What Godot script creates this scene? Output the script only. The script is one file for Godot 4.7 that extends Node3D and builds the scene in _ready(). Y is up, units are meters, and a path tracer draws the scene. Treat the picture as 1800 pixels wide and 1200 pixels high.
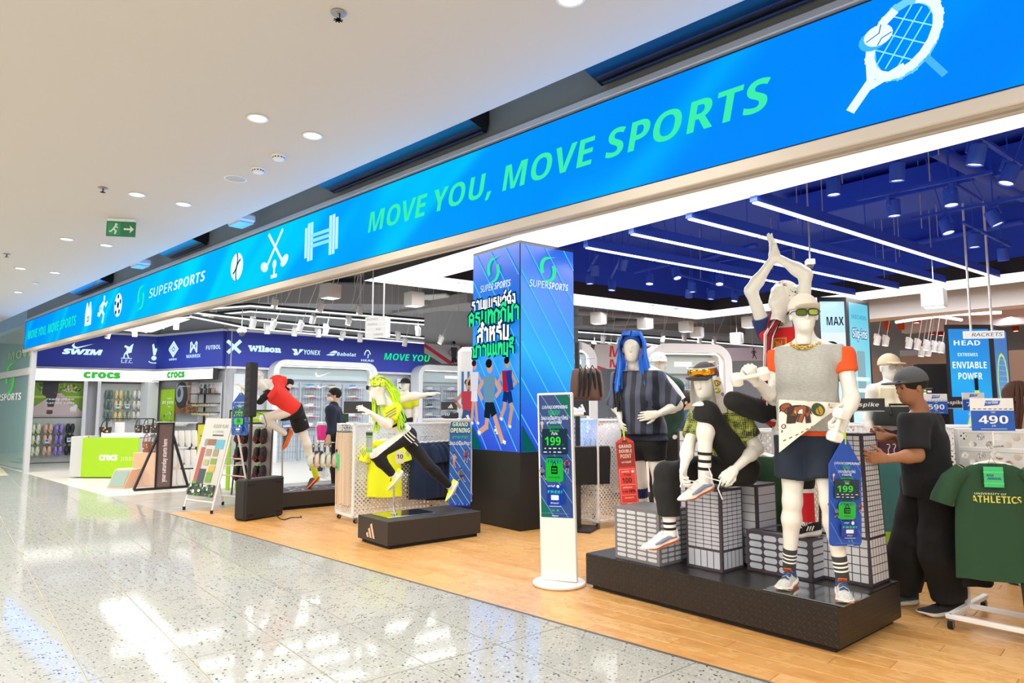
extends Node3D
func _ready():
	var cam := Camera3D.new()
	cam.name = "camera"
	cam.fov = 53.13
	cam.position = V3(0.0, 1.4, 3.571)
	cam.rotation_degrees = V3(5.663, 43.857, 0.0)
	cam.near = 0.05
	cam.far = 120.0
	add_child(cam)
	cam.current = true
	var we := WorldEnvironment.new()
	we.name = "environment"
	var e := Environment.new()
	e.background_mode = Environment.BG_COLOR
	e.background_color = Color(0.75, 0.85, 1.0)
	e.tonemap_mode = Environment.TONE_MAPPER_LINEAR
	e.tonemap_exposure = 1.08
	e.sdfgi_enabled = true
	e.ssao_enabled = true
	e.ssil_enabled = true
	we.environment = e
	add_child(we)
	ring_lights()
	shop_lights()
	for k in [["b", 700, "Droid Sans"], ["r", 400, "Droid Sans"], ["s", 700, "Droid Serif"]]:
		var f := SystemFont.new()
		f.font_names = PackedStringArray([k[2]])
		f.font_weight = k[1]
		fonts["#" + k[0]] = f
	weave = ntex(128, 128, noise(0.09, 4, 4), true)
	print_mats()
	setting()
	fascia()
	mall_ceiling()
	shop_ceiling()
	pillar()
	plinths()
	signs()
	racks()
	mannequins()
	people()
	clog_shop()
	booths()
	right_side()
	finish_palette()
	finish_labels(cam)
const SY := -5.5
func ring_lights():
	for q in [[V3(-4.6, 3.40, -2.1), 8.2, 1.3, 5.6, 12.0], [V3(-8.05, 3.40, -6.2), 1.0, 7.0, 6.0, 5.5], [V3(-3.2, 3.40, -9.4), 6.6, 0.9, 5.6, 10.0]]:
		area("ring_light", down(q[0], -q[3]), V2(q[1], q[2]), q[4], Color(1.0, 0.985, 0.96))
func shop_lights():
	for q in [[-4.42, -6.0], [-3.68, -5.8], [-2.95, -5.7], [-2.24, -5.7]]:
		area("bar_light", down(V3(q[0], 3.28, q[1]), -10.0), V2(0.06, 5.8), 5.0)
	for q in [[-15.0, -3.0, 4.0], [-15.6, -6.5, 5.0], [-14.4, -8.5, 5.0], [-13.0, -11.0, 5.0], [-12.9, -4.4, 5.0], [-11.9, -4.2, 5.0], [-10.9, -4.0, 5.0], [-11.5, -9.5, 5.0], [-9.5, -12.5, 6.0], [-7.0, -13.5, 5.0], [-2.5, -13.5, 5.0], [0.6, -13.0, 5.0]]:
		area("line_lamp", down(V3(q[0], 3.36, q[1]), SY - 5.0), V2(0.08, q[2]), 4.5, Color(0.97, 0.985, 1.0))
	area("panel_lamp", down(V3(-17.6, 3.40, -2.15), SY), V2(3.46, 0.86), 6.0, Color(0.98, 0.99, 1.0))
	area("panel_lamp", down(V3(-13.6, 3.40, -1.5), SY), V2(3.0, 0.06), 6.0, Color(0.98, 0.99, 1.0))
func print_mats():
	M["print"] = StandardMaterial3D.new()
	M["print"].resource_name = "print"
	M["print"].roughness = 0.5
	M["screen"] = StandardMaterial3D.new()
	M["screen"].resource_name = "screen_print"
	M["screen"].albedo_color = Color.BLACK
	M["screen"].roughness = 1.0
	M["screen"].specular_mode = BaseMaterial3D.SPECULAR_DISABLED
	M["screen"].emission_enabled = true
	M["screen"].emission = Color.WHITE
	M["screen"].emission_operator = BaseMaterial3D.EMISSION_OP_MULTIPLY
	M["screen"].emission_energy_multiplier = 1.0
	mat("mannequin", C("efece4"), 0.3)
	M["mannequin"].clearcoat_enabled = true
	M["mannequin"].clearcoat = 0.4
	M["mannequin"].clearcoat_roughness = 0.25
	mat("white", C("eeeef0"), 0.45)
	mat("black", C("17171a"), 0.5)
	mat("chrome", C("c8ccd0"), 0.22, 1.0)
	mat("steel", C("8d9094"), 0.35, 0.9)
	mat("dark_steel", C("2a2b2e"), 0.4, 0.6)
	mat("rubber", C("151516"), 0.8)
	glow("lamp", Color(1, 0.98, 0.95), 3.0)
	glow("sign_added_glow", Color(1.0, 0.99, 0.98), 0.72, Color(0.4, 0.4, 0.4))  # glow put into the white of unlit hanging signs to brighten them
	glow("panel_light", Color(1.0, 0.99, 0.98), 1.6)
	var im := Image.create(64, 64, false, Image.FORMAT_RGBA8)
	im.fill(Color(1, 1, 1, 1))
	for y in 64:
		for x in 64:
			for c in [V2(16, 16), V2(48, 48), V2(-16, 48), V2(80, 16), V2(48, -16), V2(16, 80)]:
				if V2(x + 0.5, y + 0.5).distance_to(c) < 15.0:
					im.set_pixel(x, y, Color(1, 1, 1, 0))
	var pm := mat("perforated", C("ecebe8"), 0.45)
	pm.albedo_texture = ImageTexture.create_from_image(im)
	pm.transparency = BaseMaterial3D.TRANSPARENCY_ALPHA_SCISSOR
	pm.alpha_scissor_threshold = 0.5
	pm.uv1_scale = V3(18, 18, 18)
	var pg := mat("pegboard", C("c9cacd"), 0.5)
	var ig := Image.create(32, 32, false, Image.FORMAT_RGB8)
	ig.fill(Color(1, 1, 1))
	ig.fill_rect(Rect2i(12, 12, 8, 8), Color(0.25, 0.25, 0.28))
	pg.albedo_texture = ImageTexture.create_from_image(ig)
	pg.uv1_scale = V3(30, 30, 30)
func finish_labels(cam: Camera3D):  # things that share a label are told apart by their order from the left
	var sets := {}
	for o in get_children():
		if o.has_meta("category"):
			var l: String = o.get_meta("label")
			if not sets.has(l):
				sets[l] = []
			var p := cam.transform.affine_inverse() * (o as Node3D).position
			sets[l].append([p.x / maxf(-p.z, 0.1), o])
	var words := ["leftmost", "second", "third", "fourth", "fifth", "sixth", "seventh", "eighth", "ninth", "tenth", "eleventh", "twelfth", "thirteenth", "fourteenth", "fifteenth", "sixteenth", "seventeenth", "eighteenth", "nineteenth", "twentieth"]
	for l in sets:
		var s: Array = sets[l]
		if s.size() < 2 or s.size() > 20:
			continue
		s.sort_custom(func(a, b): return a[0] < b[0])
		for k in s.size():
			s[k][1].set_meta("label", l + (", leftmost of them" if k == 0 else ", rightmost of them" if k == s.size() - 1 else ", %s from left" % words[k]))
func finish_palette():
	var im := Image.create(128, 256, false, Image.FORMAT_RGB8)
	for c in pal:
		var k: int = pal[c]
		im.fill_rect(Rect2i((k % 16) * 8, (k / 16) * 8, 8, 8), c)
	if pal.size() > 512:
		push_error("palette holds %d colours" % pal.size())
	var t := ImageTexture.create_from_image(im)
	for k in ["print", "screen"]:
		M[k].texture_filter = BaseMaterial3D.TEXTURE_FILTER_NEAREST
	M["print"].albedo_texture = t
	M["screen"].emission_texture = t
class MB:
	var v := PackedVector3Array()
	var n := PackedVector3Array()
	var u := PackedVector2Array()
	var i := PackedInt32Array()
	func quad(a: Vector3, b: Vector3, c: Vector3, d: Vector3, w := 1.0, h := 1.0):  # counter-clockwise seen from its front
		var k := v.size()
		var m := (b - a).cross(c - a).normalized()
		v.append_array([a, b, c, d])
		n.append_array([m, m, m, m])
		u.append_array([Vector2(0, h), Vector2(w, h), Vector2(w, 0), Vector2(0, 0)])
		i.append_array([k, k + 2, k + 1, k, k + 3, k + 2])
	func tri(a: Vector3, b: Vector3, c: Vector3):
		var k := v.size()
		var m := (b - a).cross(c - a).normalized()
		v.append_array([a, b, c])
		n.append_array([m, m, m])
		u.append_array([Vector2.ZERO, Vector2.ZERO, Vector2.ZERO])
		i.append_array([k, k + 2, k + 1])
	func box(x: Transform3D, s: Vector3, bev := 0.0):  # centred on x
		var h := s * 0.5
		if bev <= 0.0:
			var p := []
			for q in 8:
				p.append(x * Vector3(h.x if q & 1 else -h.x, h.y if q & 2 else -h.y, h.z if q & 4 else -h.z))
			quad(p[4], p[5], p[7], p[6], s.x, s.y)
			quad(p[1], p[0], p[2], p[3], s.x, s.y)
			quad(p[5], p[1], p[3], p[7], s.z, s.y)
			quad(p[0], p[4], p[6], p[2], s.z, s.y)
			quad(p[6], p[7], p[3], p[2], s.x, s.z)
			quad(p[0], p[1], p[5], p[4], s.x, s.z)
			return
		var b := minf(bev, minf(h.x, minf(h.y, h.z)) * 0.98)
		var g := h - Vector3(b, b, b)
		for sg in [-1.0, 1.0]:
			_f(x, Vector3(sg * h.x, 0, 0), Vector3(0, g.y, 0), Vector3(0, 0, g.z))
			_f(x, Vector3(0, sg * h.y, 0), Vector3(g.x, 0, 0), Vector3(0, 0, g.z))
			_f(x, Vector3(0, 0, sg * h.z), Vector3(g.x, 0, 0), Vector3(0, g.y, 0))
			for s2 in [-1.0, 1.0]:
				_e(x, Vector3(sg * g.x, s2 * g.y, 0), Vector3(sg * b, 0, 0), Vector3(0, s2 * b, 0), Vector3(0, 0, g.z))
				_e(x, Vector3(0, sg * g.y, s2 * g.z), Vector3(0, sg * b, 0), Vector3(0, 0, s2 * b), Vector3(g.x, 0, 0))
				_e(x, Vector3(sg * g.x, 0, s2 * g.z), Vector3(sg * b, 0, 0), Vector3(0, 0, s2 * b), Vector3(0, g.y, 0))
				for s3 in [-1.0, 1.0]:
					var c := Vector3(sg * g.x, s2 * g.y, s3 * g.z)
					var o := Vector3(sg, s2, s3)
					var a1 := c + Vector3(sg * b, 0, 0)
					var a2 := c + Vector3(0, s2 * b, 0)
					var a3 := c + Vector3(0, 0, s3 * b)
					if (a2 - a1).cross(a3 - a1).dot(o) > 0.0:
						tri(x * a1, x * a2, x * a3)
					else:
						tri(x * a1, x * a3, x * a2)
	func _o(x: Transform3D, a: Vector3, b: Vector3, c: Vector3, d: Vector3, o: Vector3):
		if (b - a).cross(c - a).dot(o) > 0.0:
			quad(x * a, x * b, x * c, x * d)
		else:
			quad(x * d, x * c, x * b, x * a)
	func _f(x: Transform3D, c: Vector3, p: Vector3, q: Vector3):
		_o(x, c - p - q, c + p - q, c + p + q, c - p + q, c)
	func _e(x: Transform3D, c: Vector3, p: Vector3, q: Vector3, l: Vector3):
		_o(x, c + p - l, c + q - l, c + q + l, c + p + l, p + q)
	func grid(P: Array, cu := false, us := 1.0, vs := 1.0):  # rows of points, smooth normals
		var rows := P.size()
		var cols: int = P[0].size()
		var k := v.size()
		var nn := PackedVector3Array()
		nn.resize(rows * cols)
		var f := PackedVector3Array()
		for r in P:
			f.append_array(PackedVector3Array(r))
		var last := cols if cu else cols - 1
		for r in rows - 1:
			for c in last:
				var a := r * cols + c
				var b := r * cols + (c + 1) % cols
				var d := a + cols
				var e := b + cols
				var m := (f[b] - f[a]).cross(f[e] - f[a]) + (f[e] - f[a]).cross(f[d] - f[a])
				nn[a] += m
				nn[b] += m
				nn[d] += m
				nn[e] += m
				i.append_array([k + a, k + e, k + b, k + a, k + d, k + e])
		for r in rows:
			for c in cols:
				u.append(Vector2(us * c / maxf(1, cols - 1), vs * r / maxf(1, rows - 1)))
		for m in nn:
			n.append(m.normalized() if m.length_squared() > 1e-20 else Vector3.UP)
		v.append_array(f)
	func fan(ring: PackedVector3Array, o: Vector3):  # flat cap facing o
		var c := Vector3.ZERO
		for p in ring:
			c += p
		c /= ring.size()
		for q in ring.size():
			var a := ring[q]
			var b := ring[(q + 1) % ring.size()]
			if (b - a).cross(c - a).dot(o) > 0.0:
				tri(a, b, c)
			else:
				tri(b, a, c)
	func tube(pts: Array, r, sides := 8, cap := true):
		var P := []
		var up := Vector3.UP
		for q in pts.size():
			var d: Vector3 = (pts[mini(q + 1, pts.size() - 1)] - pts[maxi(q - 1, 0)]).normalized()
			if absf(d.dot(up)) > 0.98:
				up = Vector3.RIGHT if absf(d.x) < 0.9 else Vector3.BACK
			var a := up.cross(d).normalized()
			var b := d.cross(a)
			up = b
			var rr: float = r[q] if r is Array else r
			var ring := PackedVector3Array()
			for s in sides:
				var t := TAU * s / sides
				ring.append(pts[q] + (a * cos(t) + b * sin(t)) * rr)
			P.append(ring)
		grid(P, true)
		if cap:
			fan(P[0], pts[0] - pts[1])
			fan(P[-1], pts[-1] - pts[-2])
	func lathe(prof: Array, x: Transform3D, sides := 20):  # profile (radius, height)
		var P := []
		for q in prof:
			var ring := PackedVector3Array()
			for s in sides:
				var t := -TAU * s / sides
				ring.append(x * Vector3(cos(t) * q.x, q.y, sin(t) * q.x))
			P.append(ring)
		grid(P, true)
	func prism(poly: PackedVector2Array, x: Transform3D, d: float):  # outline in xy, from z=0 to z=d
		var ids := Geometry2D.triangulate_polygon(poly)
		var cw := Geometry2D.is_polygon_clockwise(poly)
		for q in range(0, ids.size(), 3):
			var a := poly[ids[q]]
			var b := poly[ids[q + 1]]
			var c := poly[ids[q + 2]]
			if (b - a).cross(c - a) < 0.0:
				var t := b
				b = c
				c = t
			tri(x * Vector3(a.x, a.y, d), x * Vector3(b.x, b.y, d), x * Vector3(c.x, c.y, d))
			tri(x * Vector3(a.x, a.y, 0), x * Vector3(c.x, c.y, 0), x * Vector3(b.x, b.y, 0))
		for q in poly.size():
			var a := poly[q]
			var b := poly[(q + 1) % poly.size()]
			if cw:
				var t := a
				a = b
				b = t
			quad(x * Vector3(a.x, a.y, 0), x * Vector3(b.x, b.y, 0), x * Vector3(b.x, b.y, d), x * Vector3(a.x, a.y, d))
	func add(o: MB, x: Transform3D, mirror := false):
		var k := v.size()
		v.append_array(x * o.v)
		var nx := x.basis.inverse().transposed()
		for m in o.n:
			n.append((nx * m).normalized())
		u.append_array(o.u)
		for q in range(0, o.i.size(), 3):
			if mirror:
				i.append_array([k + o.i[q], k + o.i[q + 2], k + o.i[q + 1]])
			else:
				i.append_array([k + o.i[q], k + o.i[q + 1], k + o.i[q + 2]])
	func planar(a: Vector3, b: Vector3, o := Vector3.ZERO) -> MB:  # texture coordinates from position
		for q in v.size():
			u[q] = Vector2((v[q] - o).dot(a), (v[q] - o).dot(b))
		return self
	func mesh() -> ArrayMesh:
		var A := []
		A.resize(Mesh.ARRAY_MAX)
		A[Mesh.ARRAY_VERTEX] = v
		A[Mesh.ARRAY_NORMAL] = n
		A[Mesh.ARRAY_TEX_UV] = u
		A[Mesh.ARRAY_INDEX] = i
		var m := ArrayMesh.new()
		if v.size():
			m.add_surface_from_arrays(Mesh.PRIMITIVE_TRIANGLES, A)
		return m
class SDF:
	var o: Vector3
	var c: float
	var nx: int
	var ny: int
	var nz: int
	var f := PackedFloat32Array()
	func _init(lo: Vector3, hi: Vector3, cell: float):
		c = cell
		o = lo - Vector3.ONE * cell * 3
		nx = int((hi.x - lo.x) / cell) + 7
		ny = int((hi.y - lo.y) / cell) + 7
		nz = int((hi.z - lo.z) / cell) + 7
		f.resize(nx * ny * nz)
		f.fill(1000.0)
	func cap(a: Vector3, b: Vector3, ra: float, rb: float, k := 0.03, flat := false, fl := 1.0):
		var m := maxf(ra, rb) + k + c * 2.5
		var l := (a.min(b) - Vector3.ONE * m - o) / c
		var h := (a.max(b) + Vector3.ONE * m - o) / c
		var d := b - a
		var dd := maxf(d.length_squared(), 1e-9)
		var dn := d / sqrt(dd)
		for z in range(maxi(0, int(l.z)), mini(nz, int(h.z) + 1)):
			for y in range(maxi(0, int(l.y)), mini(ny, int(h.y) + 1)):
				var q := (z * ny + y) * nx
				for x in range(maxi(0, int(l.x)), mini(nx, int(h.x) + 1)):
					var p := o + Vector3(x, y, z) * c - a
					var t := clampf(p.dot(d) / dd, 0.0, 1.0)
					var s := (p - d * t).length() - ra - (rb - ra) * t
					if flat:
						s = maxf(s, (p - d).dot(dn))
					var e := f[q + x]
					if e > 900.0:
						f[q + x] = s
					else:
						var w := maxf(k - absf(e - s), 0.0) / k
						f[q + x] = minf(e, s) - w * w * k * 0.25
	func ell(ce: Vector3, r: Vector3, k := 0.02, B := Basis(), sub := false):
		var rm := maxf(r.x, maxf(r.y, r.z)) + k + c * 2.5
		var l := (ce - Vector3.ONE * rm - o) / c
		var h := (ce + Vector3.ONE * rm - o) / c
		var inv := B.inverse()
		var rn := minf(r.x, minf(r.y, r.z))
		for z in range(maxi(0, int(l.z)), mini(nz, int(h.z) + 1)):
			for y in range(maxi(0, int(l.y)), mini(ny, int(h.y) + 1)):
				var q := (z * ny + y) * nx
				for x in range(maxi(0, int(l.x)), mini(nx, int(h.x) + 1)):
					var p := inv * (o + Vector3(x, y, z) * c - ce) / r
					var g := (p / r).length()
					var s := p.length() * (p.length() - 1.0) / g if g > 1e-6 else -rn
					var e := f[q + x]
					if sub:
						s = -s
						var w := maxf(k - absf(e - s), 0.0) / k
						f[q + x] = maxf(e, s) + w * w * k * 0.25
					elif e > 900.0:
						f[q + x] = s
					else:
						var w := maxf(k - absf(e - s), 0.0) / k
						f[q + x] = minf(e, s) - w * w * k * 0.25
	func cut(at: Vector3, nm: Vector3):  # takes away what lies on the side of nm
		for z in nz:
			for y in ny:
				var q := (z * ny + y) * nx
				for x in nx:
					if f[q + x] < 900.0:
						f[q + x] = maxf(f[q + x], (o + Vector3(x, y, z) * c - at).dot(nm))
	func fold(noise: FastNoiseLite, amp: float):
		for z in nz:
			for y in ny:
				var q := (z * ny + y) * nx
				for x in nx:
					if absf(f[q + x]) < c * 3.0 + amp:
						f[q + x] += noise.get_noise_3dv(o + Vector3(x, y, z) * c) * amp
	func mesh(mb: MB) -> MB:
		var ids := {}
		var offs := [0, 1, nx, nx + 1, nx * ny, nx * ny + 1, nx * ny + nx, nx * ny + nx + 1]
		var k0 := mb.v.size()
		var nn := PackedVector3Array()
		var far := c * 2.0
		for z in nz - 1:
			for y in ny - 1:
				var q := (z * ny + y) * nx
				for x in nx - 1:
					var g := f[q + x]
					if g > far or g < -far:
						continue
					var s0 := g < 0.0
					var any := false
					for t in 7:
						if (f[q + x + offs[t + 1]] < 0.0) != s0:
							any = true
							break
					if not any:
						continue
					var acc := Vector3.ZERO
					var cnt := 0
					for t in 8:
						var ft: float = f[q + x + offs[t]]
						for b in [1, 2, 4]:
							if t & b:
								continue
							var fu: float = f[q + x + offs[t | b]]
							if (ft < 0.0) != (fu < 0.0):
								var w := ft / (ft - fu)
								acc += Vector3(t & 1, (t >> 1) & 1, t >> 2) + Vector3(w if b == 1 else 0.0, w if b == 2 else 0.0, w if b == 4 else 0.0)
								cnt += 1
					ids[q + x] = mb.v.size()
					mb.v.append(o + (Vector3(x, y, z) + acc / cnt) * c)
					nn.append(Vector3.ZERO)
		var steps := [1, nx, nx * ny]
		for q in ids:
			var s0 := f[q] < 0.0
			for a in 3:
				if (f[q + steps[a]] < 0.0) == s0:
					continue
				var e: int = steps[(a + 1) % 3]
				var g: int = steps[(a + 2) % 3]
				if not (ids.has(q - e) and ids.has(q - g) and ids.has(q - e - g)):
					continue
				var A: int = ids[q]
				var Bq: int = ids[q - e]
				var Cq: int = ids[q - e - g]
				var D: int = ids[q - g]
				if not s0:
					var t := Bq
					Bq = D
					D = t
				mb.i.append_array([A, Cq, Bq, A, D, Cq])
				var m := (mb.v[Bq] - mb.v[A]).cross(mb.v[Cq] - mb.v[A]) + (mb.v[Cq] - mb.v[A]).cross(mb.v[D] - mb.v[A])
				nn[A - k0] += m
				nn[Bq - k0] += m
				nn[Cq - k0] += m
				nn[D - k0] += m
		for m in nn:
			mb.n.append(m.normalized() if m.length_squared() > 1e-20 else Vector3.UP)
			mb.u.append(Vector2.ZERO)
		return mb
var pal := {}
class Art:
	var mb := MB.new()
	var x := Transform3D()
	var z := 0.0
	var dz := 0.0006
	var pal: Dictionary
	var fonts: Dictionary
	var cell := Vector2.ZERO
	var fine := 0.0
	func ink(col: Color):
		if not pal.has(col):
			pal[col] = pal.size()
		var k: int = pal[col]
		cell = Vector2((k % 16 + 0.5) / 16.0, (k / 16 + 0.5) / 32.0)
	func _t(a: Vector2, b: Vector2, c: Vector2):
		if fine > 0.0:
			var e := [a.distance_to(b), b.distance_to(c), c.distance_to(a)]
			var m: float = e.max()
			if m > fine:
				if m == e[0]:
					_t(a, (a + b) / 2, c)
					_t((a + b) / 2, b, c)
				elif m == e[1]:
					_t(a, b, (b + c) / 2)
					_t(a, (b + c) / 2, c)
				else:
					_t(a, b, (c + a) / 2)
					_t((c + a) / 2, b, c)
				return
		if (b - a).cross(c - a) < 0.0:
			var t := b
			b = c
			c = t
		var k := mb.u.size()
		mb.tri(x * Vector3(a.x, a.y, z), x * Vector3(b.x, b.y, z), x * Vector3(c.x, c.y, z))
		for q in 3:
			mb.u[k + q] = cell
	func poly(p: Array, col: Color) -> Art:
		ink(col)
		z += dz
		var pp := PackedVector2Array(p)
		var ids := Geometry2D.triangulate_polygon(pp)
		for q in range(0, ids.size(), 3):
			_t(pp[ids[q]], pp[ids[q + 1]], pp[ids[q + 2]])
		return self
	func rect(cx: float, cy: float, w: float, h: float, col: Color, rad := 0.0) -> Art:
		var p := []
		if rad <= 0.0:
			p = [Vector2(cx - w / 2, cy - h / 2), Vector2(cx + w / 2, cy - h / 2), Vector2(cx + w / 2, cy + h / 2), Vector2(cx - w / 2, cy + h / 2)]
		else:
			for q in 4:
				var o := Vector2(cx + (w / 2 - rad) * (1 if q in [0, 3] else -1), cy + (h / 2 - rad) * (1 if q < 2 else -1))
				for s in 5:
					var t := PI / 2 * (q + s / 4.0)
					p.append(o + Vector2(cos(t), sin(t)) * rad)
		return poly(p, col)
	func ell(cx: float, cy: float, rx: float, ry: float, col: Color, rot := 0.0, seg := 18) -> Art:
		var p := []
		for q in seg:
			var t := TAU * q / seg
			p.append(Vector2(cx, cy) + Vector2(cos(t) * rx, sin(t) * ry).rotated(rot))
		return poly(p, col)
	func line(p: Array, w: float, col: Color, keep := false) -> Art:
		ink(col)
		if not keep:
			z += dz
		for q in p.size() - 1:
			var d: Vector2 = (p[q + 1] - p[q]).normalized() * w * 0.5
			var m := Vector2(-d.y, d.x)
			var a: Vector2 = p[q] - d * (0.9 if q > 0 else 0.0)
			var b: Vector2 = p[q + 1] + d * (0.9 if q < p.size() - 2 else 0.0)
			_t(a - m, b - m, b + m)
			_t(a - m, b + m, a + m)
		return self
	func arc(cx: float, cy: float, rx: float, ry: float, a0: float, a1: float, w: float, col: Color, rot := 0.0) -> Art:
		var p := []
		for q in 17:
			var t := lerpf(a0, a1, q / 16.0)
			p.append(Vector2(cx, cy) + Vector2(cos(t) * rx, sin(t) * ry).rotated(rot))
		return line(p, w, col)
	func text(s: String, cx: float, y: float, h: float, col: Color, font := "b", fit := 0.0, slant := 0.0, outline := 0.0, ocol := Color.BLACK) -> Art:
		var key := font + s
		if not fonts.has(key):
			var t := TextMesh.new()
			t.font = fonts["#" + font]
			t.font_size = 48
			t.pixel_size = 0.01
			t.depth = 0.0
			t.text = s
			var A := t.get_mesh_arrays()
			fonts[key] = [A[Mesh.ARRAY_VERTEX], A[Mesh.ARRAY_INDEX], t.get_aabb()]
		var V: PackedVector3Array = fonts[key][0]
		var I: PackedInt32Array = fonts[key][1]
		var bb: AABB = fonts[key][2]
		if V.size() == 0:
			return self
		var caph := 0.343
		var sy := h / caph
		var sx := sy if fit <= 0.0 else fit / maxf(bb.size.x, 0.001)
		var base := 0.0
		if not fonts.has("@" + font):
			var t := TextMesh.new()
			t.font = fonts["#" + font]
			t.font_size = 48
			t.pixel_size = 0.01
			t.depth = 0.0
			t.text = "H"
			fonts["@" + font] = [t.get_aabb().position.y, t.get_aabb().size.y]
		base = fonts["@" + font][0]
		sy = h / fonts["@" + font][1]
		if fit <= 0.0:
			sx = sy
		var mx := bb.position.x + bb.size.x / 2
		var passes := [Vector2.ZERO]
		var cols := [col]
		if outline > 0.0:
			passes = []
			cols = []
			for q in 8:
				passes.append(Vector2(outline, 0).rotated(TAU * q / 8))
				cols.append(ocol)
			passes.append(Vector2.ZERO)
			cols.append(col)
		for q in passes.size():
			ink(cols[q])
			z += dz if q == 0 or q == passes.size() - 1 else dz * 0.15
			var P := PackedVector2Array()
			for w in V:
				var yy := (w.y - base) * sy
				P.append(Vector2(cx + (w.x - mx) * sx + yy * slant, y + yy) + passes[q])
			for w in range(0, I.size(), 3):
				_t(P[I[w]], P[I[w + 1]], P[I[w + 2]])
		return self
	func thai(s: String, cx: float, y: float, h: float, col: Color, w := 0.0, outline := 0.0, ocol := Color.BLACK, tilt := 0.0) -> Art:
		var ww := w if w > 0 else h * 0.17
		var tot := 0.0
		for ch in s:
			tot += THAI_W.get(ch, 0.8) if THAI.has(ch) else 0.4
		for pas in ([0, 1] if outline > 0.0 else [1]):
			var px := 0.0
			var prev := 0.0
			var first := true
			for ch in s:
				var adv: float = THAI_W.get(ch, 0.8) if THAI.has(ch) else 0.4
				if THAI.has(ch):
					var at := px if adv > 0.0 else prev
					for st in THAI[ch]:
						var P := []
						for q in range(0, st.size(), 2):
							P.append(Vector2(cx, y) + Vector2((at + st[q] - tot / 2) * h, st[q + 1] * h).rotated(tilt))
						line(P, ww + (outline * 2 if pas == 0 else 0.0), ocol if pas == 0 else col, not first)
						first = false
				if adv > 0.0:
					prev = px
					px += adv
		return self
	const THAI_W := {"ั": 0.0, "ี": 0.0, "ิ": 0.0, "ื": 0.0, "์": 0.0, "ุ": 0.0, "่": 0.0, "้": 0.0, "เ": 0.4, "แ": 0.72, "า": 0.66, "ำ": 0.66, "ใ": 0.5, "โ": 0.5, "ะ": 0.55}
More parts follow.
